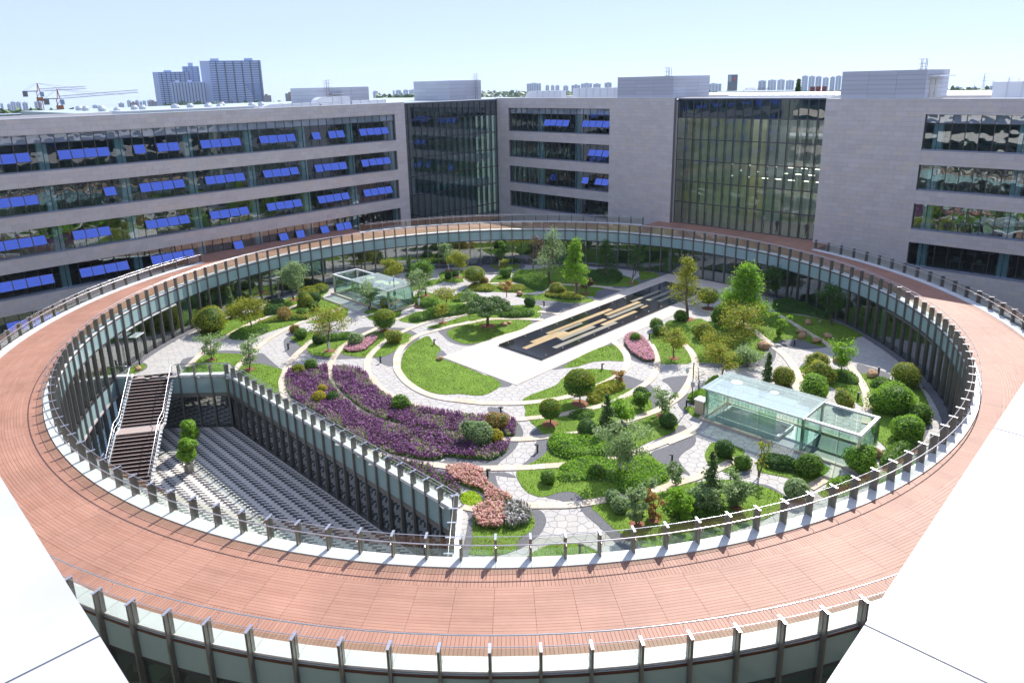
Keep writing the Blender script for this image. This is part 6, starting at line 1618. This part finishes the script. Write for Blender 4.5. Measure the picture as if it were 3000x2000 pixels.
def duct(parent_loc, rz, pts, r, label, elbow=True):
    rt = empty("roof_duct", (*parent_loc, 20.2), rz); tag(rt, label, "duct")
    for (xa, xb, y, z, hh, wd) in pts:
        n = max(1, int((xb-xa)/1.2))
        for i in range(n):
            a, b = xa+(xb-xa)*i/n, xa+(xb-xa)*(i+1)/n; MB().box(a+0.01, b-0.01, y, y+wd, z, z+hh).build("duct_section", M_STEELP, rt)
            MB().box(b-0.03, b+0.03, y-0.03, y+wd+0.03, z-0.03, z+hh+0.03).build("flange", M_STEEL, rt)
    xa, xb, y, z, hh, wd = pts[0]
    if elbow:
        mb = MB(); prof = [(xa,z),(xa,z+hh),(xa-0.5,z+hh*0.98),(xa-1.0,z+hh*0.75),(xa-1.35,z+hh*0.3),(xa-0.7,z)]
        n = len(prof); mb.v = [(px_, y, pz) for px_, pz in prof]+[(px_, y+wd, pz) for px_, pz in prof]; mb.f = [tuple(range(n)), tuple(range(2*n-1, n-1, -1))]+[(i, i+n, (i+1) % n+n, (i+1) % n) for i in range(n)]; mb.mi = [0]*len(mb.f)
        mb.build("cowl", M_STEELP, rt)
        MB().hexa([(xa-1.36,y+0.05,z+hh*0.28),(xa-0.72,y+0.05,z-0.02),(xa-0.72,y+wd-0.05,z-0.02),(xa-1.36,y+wd-0.05,z+hh*0.28),(xa-1.38,y+0.05,z+hh*0.3),(xa-0.74,y+0.05,z+0.0),(xa-0.74,y+wd-0.05,z+0.0),(xa-1.38,y+wd-0.05,z+hh*0.3)]).build("grille", M_FRAME, rt)
    for (xa, xb, y, z, hh, wd) in pts:
        for xq in (xa+0.3, xb-0.3): MB().box(xq-0.05, xq+0.05, y+0.1, y+wd-0.1, 0.2, z).build("support", M_STEEL, rt)
    return rt
duct(FL_, PI/4, [(2.5,9.0,1.4,0.5,0.7,1.0),(9.4,12.5,1.6,0.5,0.5,0.8)], 0.4, "white roof duct with cowl near the middle of left wing")
duct(FL_, PI/4, [(10.4,14.5,2.6,0.5,1.3,1.3),(14.9,20.5,2.8,0.5,0.7,1.0)], 0.5, "large white roof duct with curved cowl near the left wing's end")
duct(FR, -PI/4, [(-36.5,-30.5,2.2,0.5,1.3,1.2),(-28.5,-19.6,2.6,0.5,1.6,1.4)], 0.5, "silver roof duct on the central wing")
duct(FR, -PI/4, [(24.0,31.5,5.0,0.5,1.6,1.6)], 0.5, "silver roof duct on the right wing", elbow=False)
o = empty("roof_monitor", (*FL_, 20.2), PI/4); tag(o, "long white glazed roof monitor on the left wing", "roof structure")
MB().box(-13,3.0,7.5,11.0,0,0.85).build("body", M_ROOFWHITE, o); MB().box(-13,3.0,7.46,7.5,0.25,0.7).build("glazing", M_SPAN, o); MB().box(-13.2,3.2,7.2,11.2,0.85,0.95).build("cap", M_ROOFWHITE, o)
o = empty("rear_roof", (*FL_, 0), PI/4); tag(o, "pale green low roof of the hall behind the left wing", "roof")
MB().box(-12, 62, 14.4, 60, 18.5, 20.6).build("roof", M_ROOFPALE, o)
rgv = np.random.default_rng(11)
for k in range(16): MB().lathe([(0.5,20.6),(0.55,21.0),(0.3,21.3)], 10, (rgv.uniform(-10,14), rgv.uniform(20,50))).build("roof_vent", M_ROOFWHITE, o)
o = empty("rear_roof", (*FR, 0), -PI/4); tag(o, "white low roof of the hall behind the right wings", "roof")
MB().box(-60, -10, 15.2, 60, 18.5, 20.4).build("roof", M_ROOFWHITE, o); MB().box(-9.5, 70, 15.5, 60, 18.5, 20.4).build("roof", M_ROOFWHITE, o)
# ================================================================== people and dining tables seen through glass
def person(loc, rz, label, shirt, trousers, hair=(0.02,0.015,0.012), seated=False, h=1.7):
    """one continuous skinned body; z relative to the floor"""
    rt = empty("person", loc, rz); tag(rt, label, "person"); k = h/1.7
    if seated: J = [(0,0,0.50),(0,0.02,0.78),(0,0.02,1.02),(0,0,1.16),(0,-0.02,1.30),(0.09,-0.42,0.50),(0.09,-0.44,0.06),(0.09,-0.56,0.04),(-0.09,-0.42,0.50),(-0.09,-0.44,0.06),(-0.09,-0.56,0.04),(0.18,0.02,1.0),(0.25,-0.12,0.76),(0.17,-0.36,0.78),(-0.18,0.02,1.0),(-0.25,-0.12,0.76),(-0.17,-0.36,0.78)]
    else: J = [(0,0,0.95),(0,0.02,1.18),(0,0.02,1.40),(0,0,1.50),(0,-0.02,1.62),(0.09,0,0.50),(0.10,0.02,0.06),(0.10,-0.12,0.03),(-0.09,-0.03,0.50),(-0.11,0.06,0.06),(-0.11,-0.08,0.03),(0.19,0.02,1.38),(0.24,0.04,1.10),(0.24,-0.06,0.85),(-0.19,0.02,1.38),(-0.24,0.04,1.10),(-0.24,-0.06,0.85)]
    Rr = [0.15,0.14,0.15,0.055,0.10,0.075,0.05,0.045,0.075,0.05,0.045,0.06,0.045,0.035,0.06,0.045,0.035]
    E_ = [(0,1),(1,2),(2,3),(3,4),(0,5),(5,6),(6,7),(0,8),(8,9),(9,10),(2,11),(11,12),(12,13),(2,14),(14,15),(15,16)]
    me = bpy.data.meshes.new("body"); 
    bm = bmesh.new(); lay = bm.verts.layers.skin.verify(); bv = [bm.verts.new(tuple(c*k for c in j)) for j in J]
    for a, b in E_: bm.edges.new((bv[a], bv[b]))
    for i, r in enumerate(Rr): bv[i][lay].radius = (r*k, r*k*0.8); bv[i][lay].use_root = (i == 0)
    bm.to_mesh(me); bm.free()
    hip = (0.55 if seated else 0.92)*k; neck = (1.08 if seated else 1.44)*k; crown = (1.33 if seated else 1.65)*k
    m = bpy.data.materials.new("clothed_body"); m.use_nodes = True; nt = m.node_tree; tc = nt.nodes.new("ShaderNodeTexCoord"); sp = nt.nodes.new("ShaderNodeSeparateXYZ"); rp = nt.nodes.new("ShaderNodeValToRGB")
    dv = nt.nodes.new("ShaderNodeMath"); dv.operation = 'DIVIDE'; dv.inputs[1].default_value = 2.0
    nt.links.new(tc.outputs["Object"], sp.inputs[0]); nt.links.new(sp.outputs["Z"], dv.inputs[0]); nt.links.new(dv.outputs[0], rp.inputs[0]); nt.links.new(rp.outputs[0], nt.nodes["Principled BSDF"].inputs["Base Color"])
    rp.color_ramp.interpolation = 'CONSTANT'; el = rp.color_ramp.elements; el[0].color = (*trousers,1); el[1].position = hip/2; el[1].color = (*shirt,1)
    e = el.new(neck/2); e.color = (0.45,0.28,0.2,1); e = el.new(crown/2); e.color = (*hair,1)
    me.materials.append(m); b = inst("body", me, rt)
    b.modifiers.new("skin", 'SKIN'); sd = b.modifiers.new("subdivision", 'SUBSURF'); sd.levels = 2; sd.render_levels = 2
    return rt
p = at(2263, 690, ZD); person((p[0]+1.1, p[1]+1.6, ZD), 0.4, "person in dark clothes standing inside the lobby glass, left of two", (0.04,0.04,0.05), (0.03,0.03,0.04))
p = at(2347, 700, ZD); person((p[0]+1.1, p[1]+1.3, ZD), -0.3, "person in dark clothes standing inside the lobby glass, right of two", (0.03,0.03,0.035), (0.05,0.05,0.06))
M_TABLE = mat("mint_table_top", (0.45,0.66,0.50), 0.4); M_CHAIR = mat("dark_dining_chair", (0.05,0.055,0.07), 0.6)
def dining_table(c, r, label):
    x, y = c; rt = empty("dining_table", (x, y, 0.0)); tag(rt, label, "table")
    MB().lathe([(r,0.71),(r,0.745)], 24).build("table_top", M_TABLE, rt); MB().tube([(0,0,0.03),(0,0,0.71)], 0.05, 8).build("leg", M_STEEL, rt); MB().lathe([(0.3,0),(0.3,0.03)], 16).build("foot", M_STEEL, rt)
def dining_chair(c, rz, label):
    rt = empty("dining_chair", (*c, 0.0), rz); tag(rt, label, "chair", "dining chairs behind the near outer glass")
    MB().box(-0.21,0.21,-0.21,0.21,0.43,0.47).build("seat", M_CHAIR, rt); MB().box(-0.21,0.21,0.18,0.22,0.47,0.88).build("backrest", M_CHAIR, rt)
    for sx in (-0.18,0.18):
        for sy in (-0.18,0.18): MB().tube([(sx,sy,0),(sx,sy,0.43)], 0.015, 5).build("leg", M_STEEL, rt)
q = at(453, 1968, 0.74); T1 = (float(q[0]), float(q[1])); rT = math.hypot(*T1)
if rT < 34.4 or rT > 38.4: f_ = 37.6/rT; T1 = (T1[0]*f_, T1[1]*f_)
dining_table(T1, 0.5, "round mint green table behind the near outer glass at lower left")
dining_chair((T1[0]+0.1, T1[1]-0.85), PI, "dark dining chair on the near side of the mint table"); dining_chair((T1[0]-0.85, T1[1]+0.1), -PI/2+PI, "dark dining chair left of the mint table"); dining_chair((T1[0]+0.1, T1[1]+0.85), 0, "dark dining chair behind the mint table")
dining_chair((T1[0]+1.0, T1[1]), -PI/2, "dining chair under the seated person")
person((T1[0]+1.0, T1[1], 0.0), -PI/2, "person in a blue shirt seated at the mint table", (0.12,0.18,0.42), (0.04,0.04,0.06), seated=True)
for k, dg in enumerate((-14,-3,8,19)):
    c_ = ringpt(37.4, dg); dining_table(c_, 0.45, ("leftmost","second","third","rightmost")[k]+" round table behind the near outer glass along the bottom edge")
# ================================================================== the city beyond
def gz(r): return float(np.interp(r, [150,700,2500,3550], [-0.25,-7,-30,-43]))
def facing(xl, xr, yt, dist):
    a = at_dist(xl, yt, dist); b = at_dist(xr, yt, dist); c = (a+b)/2; wd = float(np.hypot(*(b-a)[:2])); rz = math.atan2(b[1]-a[1], b[0]-a[0])
    return c, wd, rz, float(c[2]), gz(float(np.hypot(c[0], c[1])))
ORD = 'leftmost second third fourth fifth sixth seventh eighth ninth tenth eleventh twelfth thirteenth fourteenth rightmost'.split()
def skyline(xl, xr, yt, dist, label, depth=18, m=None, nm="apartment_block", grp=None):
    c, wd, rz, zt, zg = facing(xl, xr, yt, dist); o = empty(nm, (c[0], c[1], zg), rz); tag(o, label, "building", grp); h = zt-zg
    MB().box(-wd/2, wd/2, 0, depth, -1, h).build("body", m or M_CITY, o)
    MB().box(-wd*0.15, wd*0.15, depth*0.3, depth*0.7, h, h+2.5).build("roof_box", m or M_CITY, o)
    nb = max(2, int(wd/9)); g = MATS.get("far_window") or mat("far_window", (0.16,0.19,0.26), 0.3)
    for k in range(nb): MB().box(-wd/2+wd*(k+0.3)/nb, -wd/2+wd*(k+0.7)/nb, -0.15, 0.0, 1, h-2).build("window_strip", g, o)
    return o
M_CITYBROWN = mat("brown_city_block", (0.22,0.15,0.14), 0.9)
SKYL = "hazy pale skyline block left of the tall towers"; SKYM = "hazy pale skyline block above the corner glass wall"
SKYC = "hazy pale skyline block behind the central wing ducts"; SKYR = "hazy bluish skyline tower behind the lobby roof"; SKYF = "hazy low skyline block at the far right"
def row(L, d0, d1, lab, grp):
    L = sorted(L)
    for k, (xl, xr, yt) in enumerate(L): skyline(xl, xr, yt, RNG.uniform(d0,d1), (ORD[-1] if k == len(L)-1 else ORD[k]) + " " + lab, grp=grp)
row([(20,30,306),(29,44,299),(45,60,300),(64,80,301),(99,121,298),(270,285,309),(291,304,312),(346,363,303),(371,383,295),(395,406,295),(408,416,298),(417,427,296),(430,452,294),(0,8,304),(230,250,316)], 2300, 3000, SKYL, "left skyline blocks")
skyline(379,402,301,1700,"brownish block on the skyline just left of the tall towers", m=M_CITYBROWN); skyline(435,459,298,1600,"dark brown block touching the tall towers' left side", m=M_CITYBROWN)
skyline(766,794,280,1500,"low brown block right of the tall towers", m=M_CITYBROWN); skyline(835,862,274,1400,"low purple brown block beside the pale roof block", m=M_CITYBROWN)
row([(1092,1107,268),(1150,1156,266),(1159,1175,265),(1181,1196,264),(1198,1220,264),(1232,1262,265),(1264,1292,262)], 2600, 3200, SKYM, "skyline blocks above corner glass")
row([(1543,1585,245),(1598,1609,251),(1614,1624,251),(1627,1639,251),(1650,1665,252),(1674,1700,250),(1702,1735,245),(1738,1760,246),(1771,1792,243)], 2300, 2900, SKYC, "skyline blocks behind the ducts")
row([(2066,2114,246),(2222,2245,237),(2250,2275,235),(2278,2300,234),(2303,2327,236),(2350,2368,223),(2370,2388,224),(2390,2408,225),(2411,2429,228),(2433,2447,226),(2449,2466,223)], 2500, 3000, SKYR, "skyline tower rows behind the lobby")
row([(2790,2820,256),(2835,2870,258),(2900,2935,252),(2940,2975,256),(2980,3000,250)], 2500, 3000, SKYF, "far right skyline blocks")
# dark office tower with a red drop emblem
c, wd, rz, zt, zg = facing(2133, 2162, 219, 1100); o = empty("sign_tower", (c[0],c[1],zg), rz); tag(o, "slim dark tower with a red drop shaped emblem above the lobby roof", "building"); h = zt-zg
MB().box(-wd/2,wd/2,0,16,0,h).build("body", mat("slate_facade",(0.10,0.12,0.15),0.5), o)
M_RED = mat("red_emblem",(0.55,0.03,0.03),0.5)
MB().lathe([(0.0,h-9.2),(1.3,h-8.4),(1.7,h-7.0),(1.2,h-5.2),(0.3,h-3.6)], 12, (wd*0.22,-0.4)).build("emblem", M_RED, o)
for r in range(5):
    for k in range(2): MB().box(-wd*0.42+k*wd*0.16,-wd*0.42+k*wd*0.16+wd*0.11,-0.12,0,h-9.5+r*1.7,h-8.5+r*1.7).build("window", mat("bright_window",(0.7,0.75,0.78),0.4) if "bright_window" not in MATS else MATS["bright_window"], o)

M_TOWER = mat("blue_glass_tower", (0.19,0.28,0.50), 0.25, spec=0.8, noise=(0.05,0.3)); M_TSIDE = mat("pale_tower_side", (0.46,0.53,0.70), 0.7); M_TDARK = mat("tower_recess", (0.10,0.12,0.17), 0.6)
def tower(name, label, xl, xr, yt, dist, side_px, floors, strips, depth=22, boxes=(), pale=False, roofx=()):
    c, wd, rz, zt, zg = facing(xl, xr, yt, dist); o = empty(name, (c[0],c[1],zg), rz); tag(o, label, "tower block"); h = zt-zg; sw = wd*side_px
    MB().box(-wd/2+sw, wd/2, 0.3, depth, 0, h).build("body", M_TSIDE if pale else M_TOWER, o)
    MB().box(-wd/2, -wd/2+sw, 0, depth, 0, h).build("end_pier", M_TSIDE, o)
    fh = h/floors
    for f in range(floors):
        e = wd/2 if (f > floors*0.6 or f < 2) else wd/2-(wd-sw)*0.72*max(0,(f-floors*0.08))/floors
        MB().box(-wd/2+sw, e, 0.0, 0.3, f*fh, f*fh+fh*(0.36 if not pale else 0.42)).build("floor_band", M_TSIDE, o)
    for k in range(strips):
        x = -wd/2+sw+(wd-sw)*(k+0.75)/strips; MB().box(x-wd*0.012, x+wd*0.012, -0.25, 0.0, h*(0.0 if pale else 0.12), h*0.985).build("window_strip", M_TDARK, o)
    for a, b, hh in boxes: MB().box(-wd/2+wd*a, -wd/2+wd*b, depth*0.2, depth*0.8, h, h+hh).build("roof_box", M_TSIDE, o)
    return o
tower("tower_block", "widest blue glass slab tower on the left skyline", 584, 763, 178, 900, 0.15, 26, 6, boxes=((0.17,0.31,2.6),(0.73,0.87,2.6)))
tower("tower_block", "left pale blue slab tower with open roof frame", 446, 556, 211, 960, 0.14, 24, 7, boxes=((0.3,0.5,2.0),))
tower("tower_block", "taller stepped tower between the two slabs", 533, 582, 195, 1010, 0.0, 26, 3, boxes=((0.37,0.66,4.5),))
tower("tower_block", "lower white gridded tower in front of the slabs", 498, 600, 241, 880, 0.0, 20, 11, pale=True, boxes=((0.15,0.25,2.0),(0.5,0.62,2.0)))

def crane(label, xm, ytop, yjib, xback, xtip, ytip, ybase, dist):
    b = at_dist(xm, yjib, dist); zg = gz(dist)+(-2); zt = float(at_dist(xm, ytop, dist)[2]); zj = float(b[2])
    A = at_dist(xback, yjib, dist); T = at_dist(xtip, ytip, dist); rz = math.atan2(T[1]-A[1], T[0]-A[0]); o = empty("tower_crane", (b[0],b[1],zg), rz); tag(o, label, "crane")
    lb = -float(np.hypot(*(A-b)[:2])); lt = float(np.hypot(*(T-b)[:2])); hj = zj-zg; ht = zt-zg; om = MATS.get("crane_orange") or mat("crane_orange",(0.45,0.17,0.06),0.6); gm = MATS.get("crane_grey") or mat("crane_grey",(0.42,0.36,0.30),0.6)
    m = MB(); q = 0.7; n = int(hj/2)
    for sx, sy in ((-q,-q),(q,-q),(q,q),(-q,q)): m.tube([(sx,sy,0),(sx,sy,hj)], 0.13, 4)
    for i in range(n):
        z0, z1 = hj*i/n, hj*(i+1)/n; s = 1 if i % 2 else -1
        m.tube([(-q*s,-q,z0),(q*s,-q,z1)], 0.07, 4); m.tube([(-q*s,q,z0),(q*s,q,z1)], 0.07, 4)
    m.build("mast", om, o)
    m = MB()
    for yy, zz in ((-0.5,0),(0.5,0),(0,0.9)): m.tube([(0,yy,hj+zz),(lt,yy,hj+zz+(float(T[2])-zj)*1.0)], 0.10, 4)
    for i in range(int(lt/1.4)):
        x = i*1.4; f = (float(T[2])-zj)*x/lt; m.tube([(x,-0.5,hj+f),(x+0.7,0,hj+0.9+f)], 0.05, 4); m.tube([(x+0.7,0,hj+0.9+f),(x+1.4,0.5,hj+f)], 0.05, 4)
    m.build("jib", gm, o)
    MB().box(lb,0,-0.5,0.5,hj-0.1,hj+0.25).build("counter_jib", gm, o); MB().box(lb,lb+1.6,-0.6,0.6,hj-1.9,hj+0.2).build("counterweight", mat("crane_weight",(0.2,0.2,0.2),0.8) if "crane_weight" not in MATS else MATS["crane_weight"], o)
    m = MB(); m.tube([(-0.4,0,hj),(0,0,ht)], 0.15, 5); m.tube([(0.4,0,hj),(0,0,ht)], 0.15, 5); m.build("tower_head", om, o)
    m = MB(); m.tube([(0,0,ht),(lb*0.9,0,hj+0.3)], 0.05, 4); m.tube([(0,0,ht),(lt*0.45,0,hj+0.9)], 0.05, 4); m.tube([(0,0,ht),(lt*0.8,0,hj+0.9)], 0.05, 4); m.build("stay_cable", gm, o)
    MB().box(0.3,1.6,-1.3,-0.3,hj-2.0,hj-0.3).build("cab", mat("crane_cab",(0.3,0.4,0.55),0.4) if "crane_cab" not in MATS else MATS["crane_cab"], o)
    MB().box(-1.1,1.1,-1.1,1.1,hj-3.6,hj-2.2).build("slewing_ring", om, o)
crane("left tower crane with short jib over the green netting", 113, 244, 268, 65, 253, 260, 345, 330)
crane("right tower crane with the longest jib on the left skyline", 172, 262, 290, 127, 405, 271, 345, 300)
c, wd, rz, zt, zg = facing(-30, 116, 336, 260); o = empty("netted_building", (c[0],c[1],zg), rz); tag(o, "building site wrapped in green netting under the cranes", "building site")
M_NET = mat("green_net",(0.07,0.30,0.20),0.9,rnd=0.3)
for k in range(9): MB().box(-wd/2+wd*k/9+0.05,-wd/2+wd*(k+1)/9-0.05,0,12,0,zt-zg-RNG.uniform(0,0.5)).build("net_sheet", M_NET, o)
MB().box(-wd/2,wd/2,0.2,12,zt-zg,zt-zg+0.15).build("scaffold_edge", M_STEEL, o)

def pylon(label, x, yt, dist):
    p = at_dist(x, yt, dist); zg = gz(dist); h = float(p[2])-zg; o = empty("pylon", (p[0],p[1],zg)); tag(o, label, "pylon"); m = MB(); w0, w1 = h*0.09, h*0.015
    for sx, sy in ((-1,-1),(1,-1),(1,1),(-1,1)): m.tube([(sx*w0,sy*w0,0),(sx*w1*2,sy*w1*2,h*0.6),(0,0,h)], 0.22, 4)
    for i in range(8):
        a, b = i/8*0.6, (i+1)/8*0.6; wa, wb = w0+(w1*2-w0)*i/8, w0+(w1*2-w0)*(i+1)/8; m.tube([(-wa,-wa,h*a),(wb,-wb,h*b)], 0.12, 4); m.tube([(wa,-wa,h*a),(-wb,-wb,h*b)], 0.12, 4)
    m.build("lattice", M_CITY, o); m = MB()
    for z, L in ((0.97,0.17),(0.82,0.22),(0.68,0.19)): m.tube([(-h*L,0,h*z),(0,0,h*(z+0.03)),(h*L,0,h*z)], 0.2, 4)
    m.build("cross_arm", M_CITY, o)
pylon("tallest lattice pylon on the right skyline", 2886, 216, 1500); pylon("right lattice pylon on the far right skyline", 2958, 226, 1700); pylon("small lattice pylon behind the tallest one", 2910, 236, 2200); pylon("faint pylon at the far right edge", 2986, 229, 2100)

# woods that read as one mass
def wood(x0, x1, yt, d0, d1, label, n=5000, size=2.6, bump=2.5, m=None):
    t = RNG.uniform(0,1,n); ds = RNG.uniform(d0,d1,n); xs = x0+(x1-x0)*t; P = []
    a = at_dist((x0+x1)/2, yt, (d0+d1)/2)
    for x, d in zip(xs, ds):
        q = at_dist(x, yt, d); g = gz(d); top = max(g+4, q[2]-bump*0.5+bump*math.sin(x*0.11+d*0.05)*0.5+bump*0.4*math.sin(x*0.37))
        P.append((q[0], q[1], g+(top-g)*RNG.uniform(0.35,1.0)))
    P = np.array(P)-np.array([a[0],a[1],0]); Vl = leaves(P, np.tile([0,-0.5,1.0],(n,1)), size, 0.8, 1.2)
    o = inst("far_wood", fast_mesh("far_wood", Vl, quads(Vl), m or L_FARWOOD), None, (a[0],a[1],0)); tag(o, label, "trees", kind="stuff")
wood(-20, 480, 326, 280, 520, "belt of dark green trees behind the left wing's roof")
wood(1105, 1310, 279, 420, 800, "belt of green trees beyond the corner glass roof", 4000)
wood(2770, 3040, 262, 380, 800, "belt of green trees beyond the right wing's duct", 4000)
wood(480, 1100, 300, 700, 1500, "scattered far green beyond the towers", 4000, 4.0)
wood(1300, 2770, 268, 900, 2200, "hazy green plain with far trees", 7000, 5.0)
# rooftop conifer and brick stacks seen over the lobby roof
c, wd, rz, zt, zg = facing(2372, 2420, 268, 170); o = empty("brick_house", (c[0],c[1],zg), rz); tag(o, "red brick roof stacks above the lobby roof", "building"); h = zt-zg; bm = mat("red_brick",(0.28,0.09,0.06),0.9)
MB().box(-wd/2,wd/2,0,6,0,h).build("wall", bm, o)
for k in range(3): MB().box(-wd/2+wd*(0.02+0.36*k),-wd/2+wd*(0.02+0.36*k)+0.9,0,0.9,h,h+1.0).build("chimney", bm, o)
p = at_dist(2340, 233, 165); zt = float(p[2]); o = empty("fir_tree", (p[0],p[1],gz(165))); tag(o, "dark conifer rising behind the lobby roof", "conifer"); hh = zt-gz(165)
MB().tube([(0,0,0),(0,0,hh)], 0.2, 6, r2=0.04).build("trunk", M_BARK, o)
Pn = []
for k in range(1500):
    f = RNG.uniform(0.45,1.0); R = 2.6*(1-f)*1.5+0.15; a = RNG.uniform(0,2*PI); q = math.sqrt(RNG.uniform(0,1))*R; Pn.append((math.cos(a)*q, math.sin(a)*q, hh*f-0.15*q))
Vl = leaves(np.array(Pn), np.tile([0,0,1.0],(1500,1)), 0.4, 0.6, 2.0); inst("crown", fast_mesh("crown", Vl, quads(Vl), L_PINE), o)

# roof lettering of a far hall, seen from behind
fc = bpy.data.curves.new("sign_text", 'FONT'); fc.body = "PHOENIX CENTRE"; fc.extrude = 0.05; fc.size = 1.0
fo = bpy.data.objects.new("sign_text", fc); COL.objects.link(fo); bpy.context.view_layer.update()
me = bpy.data.meshes.new_from_object(fo.evaluated_get(bpy.context.evaluated_depsgraph_get())); bpy.data.objects.remove(fo)
vx = np.array([v.co[:] for v in me.vertices]); wt = vx[:,0].max()
A = at_dist(2182, 264, 380); B = at_dist(2254, 264, 380); sc_ = float(np.hypot(*(B-A)[:2]))/wt; rz = math.atan2(B[1]-A[1], B[0]-A[0])+PI
o = empty("roof_sign", (B[0], B[1], float(A[2])), rz); tag(o, "dark red roof lettering seen from behind above the lobby roof", "sign")
me.materials.append(mat("dark_red_letters", (0.25,0.08,0.10), 0.6)); t_ = inst("lettering", me, o, rot=(PI/2,0,0), sc=sc_)
MB().box(0, wt*sc_, 0.1, 0.2, -0.3, -0.15).build("sign_rail", M_STEEL, o)
c, wd, rz, zt, zg = facing(2100, 2330, 267, 385); o = empty("far_hall", (c[0],c[1],zg), rz); tag(o, "low pale hall carrying the roof lettering", "building")
MB().box(-wd/2,wd/2,0,14,0,zt-zg-0.4).build("body", M_ROOFPALE, o); MB().box(-wd/2,wd/2,-0.5,14.5,zt-zg-0.4,zt-zg-0.1).build("roof", M_ROOFPALE, o)
# ================================================================== haze
hz = bpy.data.materials.new("haze_air"); hz.use_nodes = True; nt = hz.node_tree; nt.nodes.clear()
ho = nt.nodes.new("ShaderNodeOutputMaterial"); pv = nt.nodes.new("ShaderNodeVolumePrincipled")
pv.inputs["Color"].default_value = (0.72,0.86,1.0,1); pv.inputs["Density"].default_value = 0.00009; pv.inputs["Anisotropy"].default_value = 0.2
nt.links.new(pv.outputs[0], ho.inputs["Volume"])
o = MB().box(-3650,3650,-3650,3650,-46,110).build("haze", hz); tag(o, "thin pale blue haze in the air", "haze", kind="stuff")
scene.cycles.volume_bounces = 2
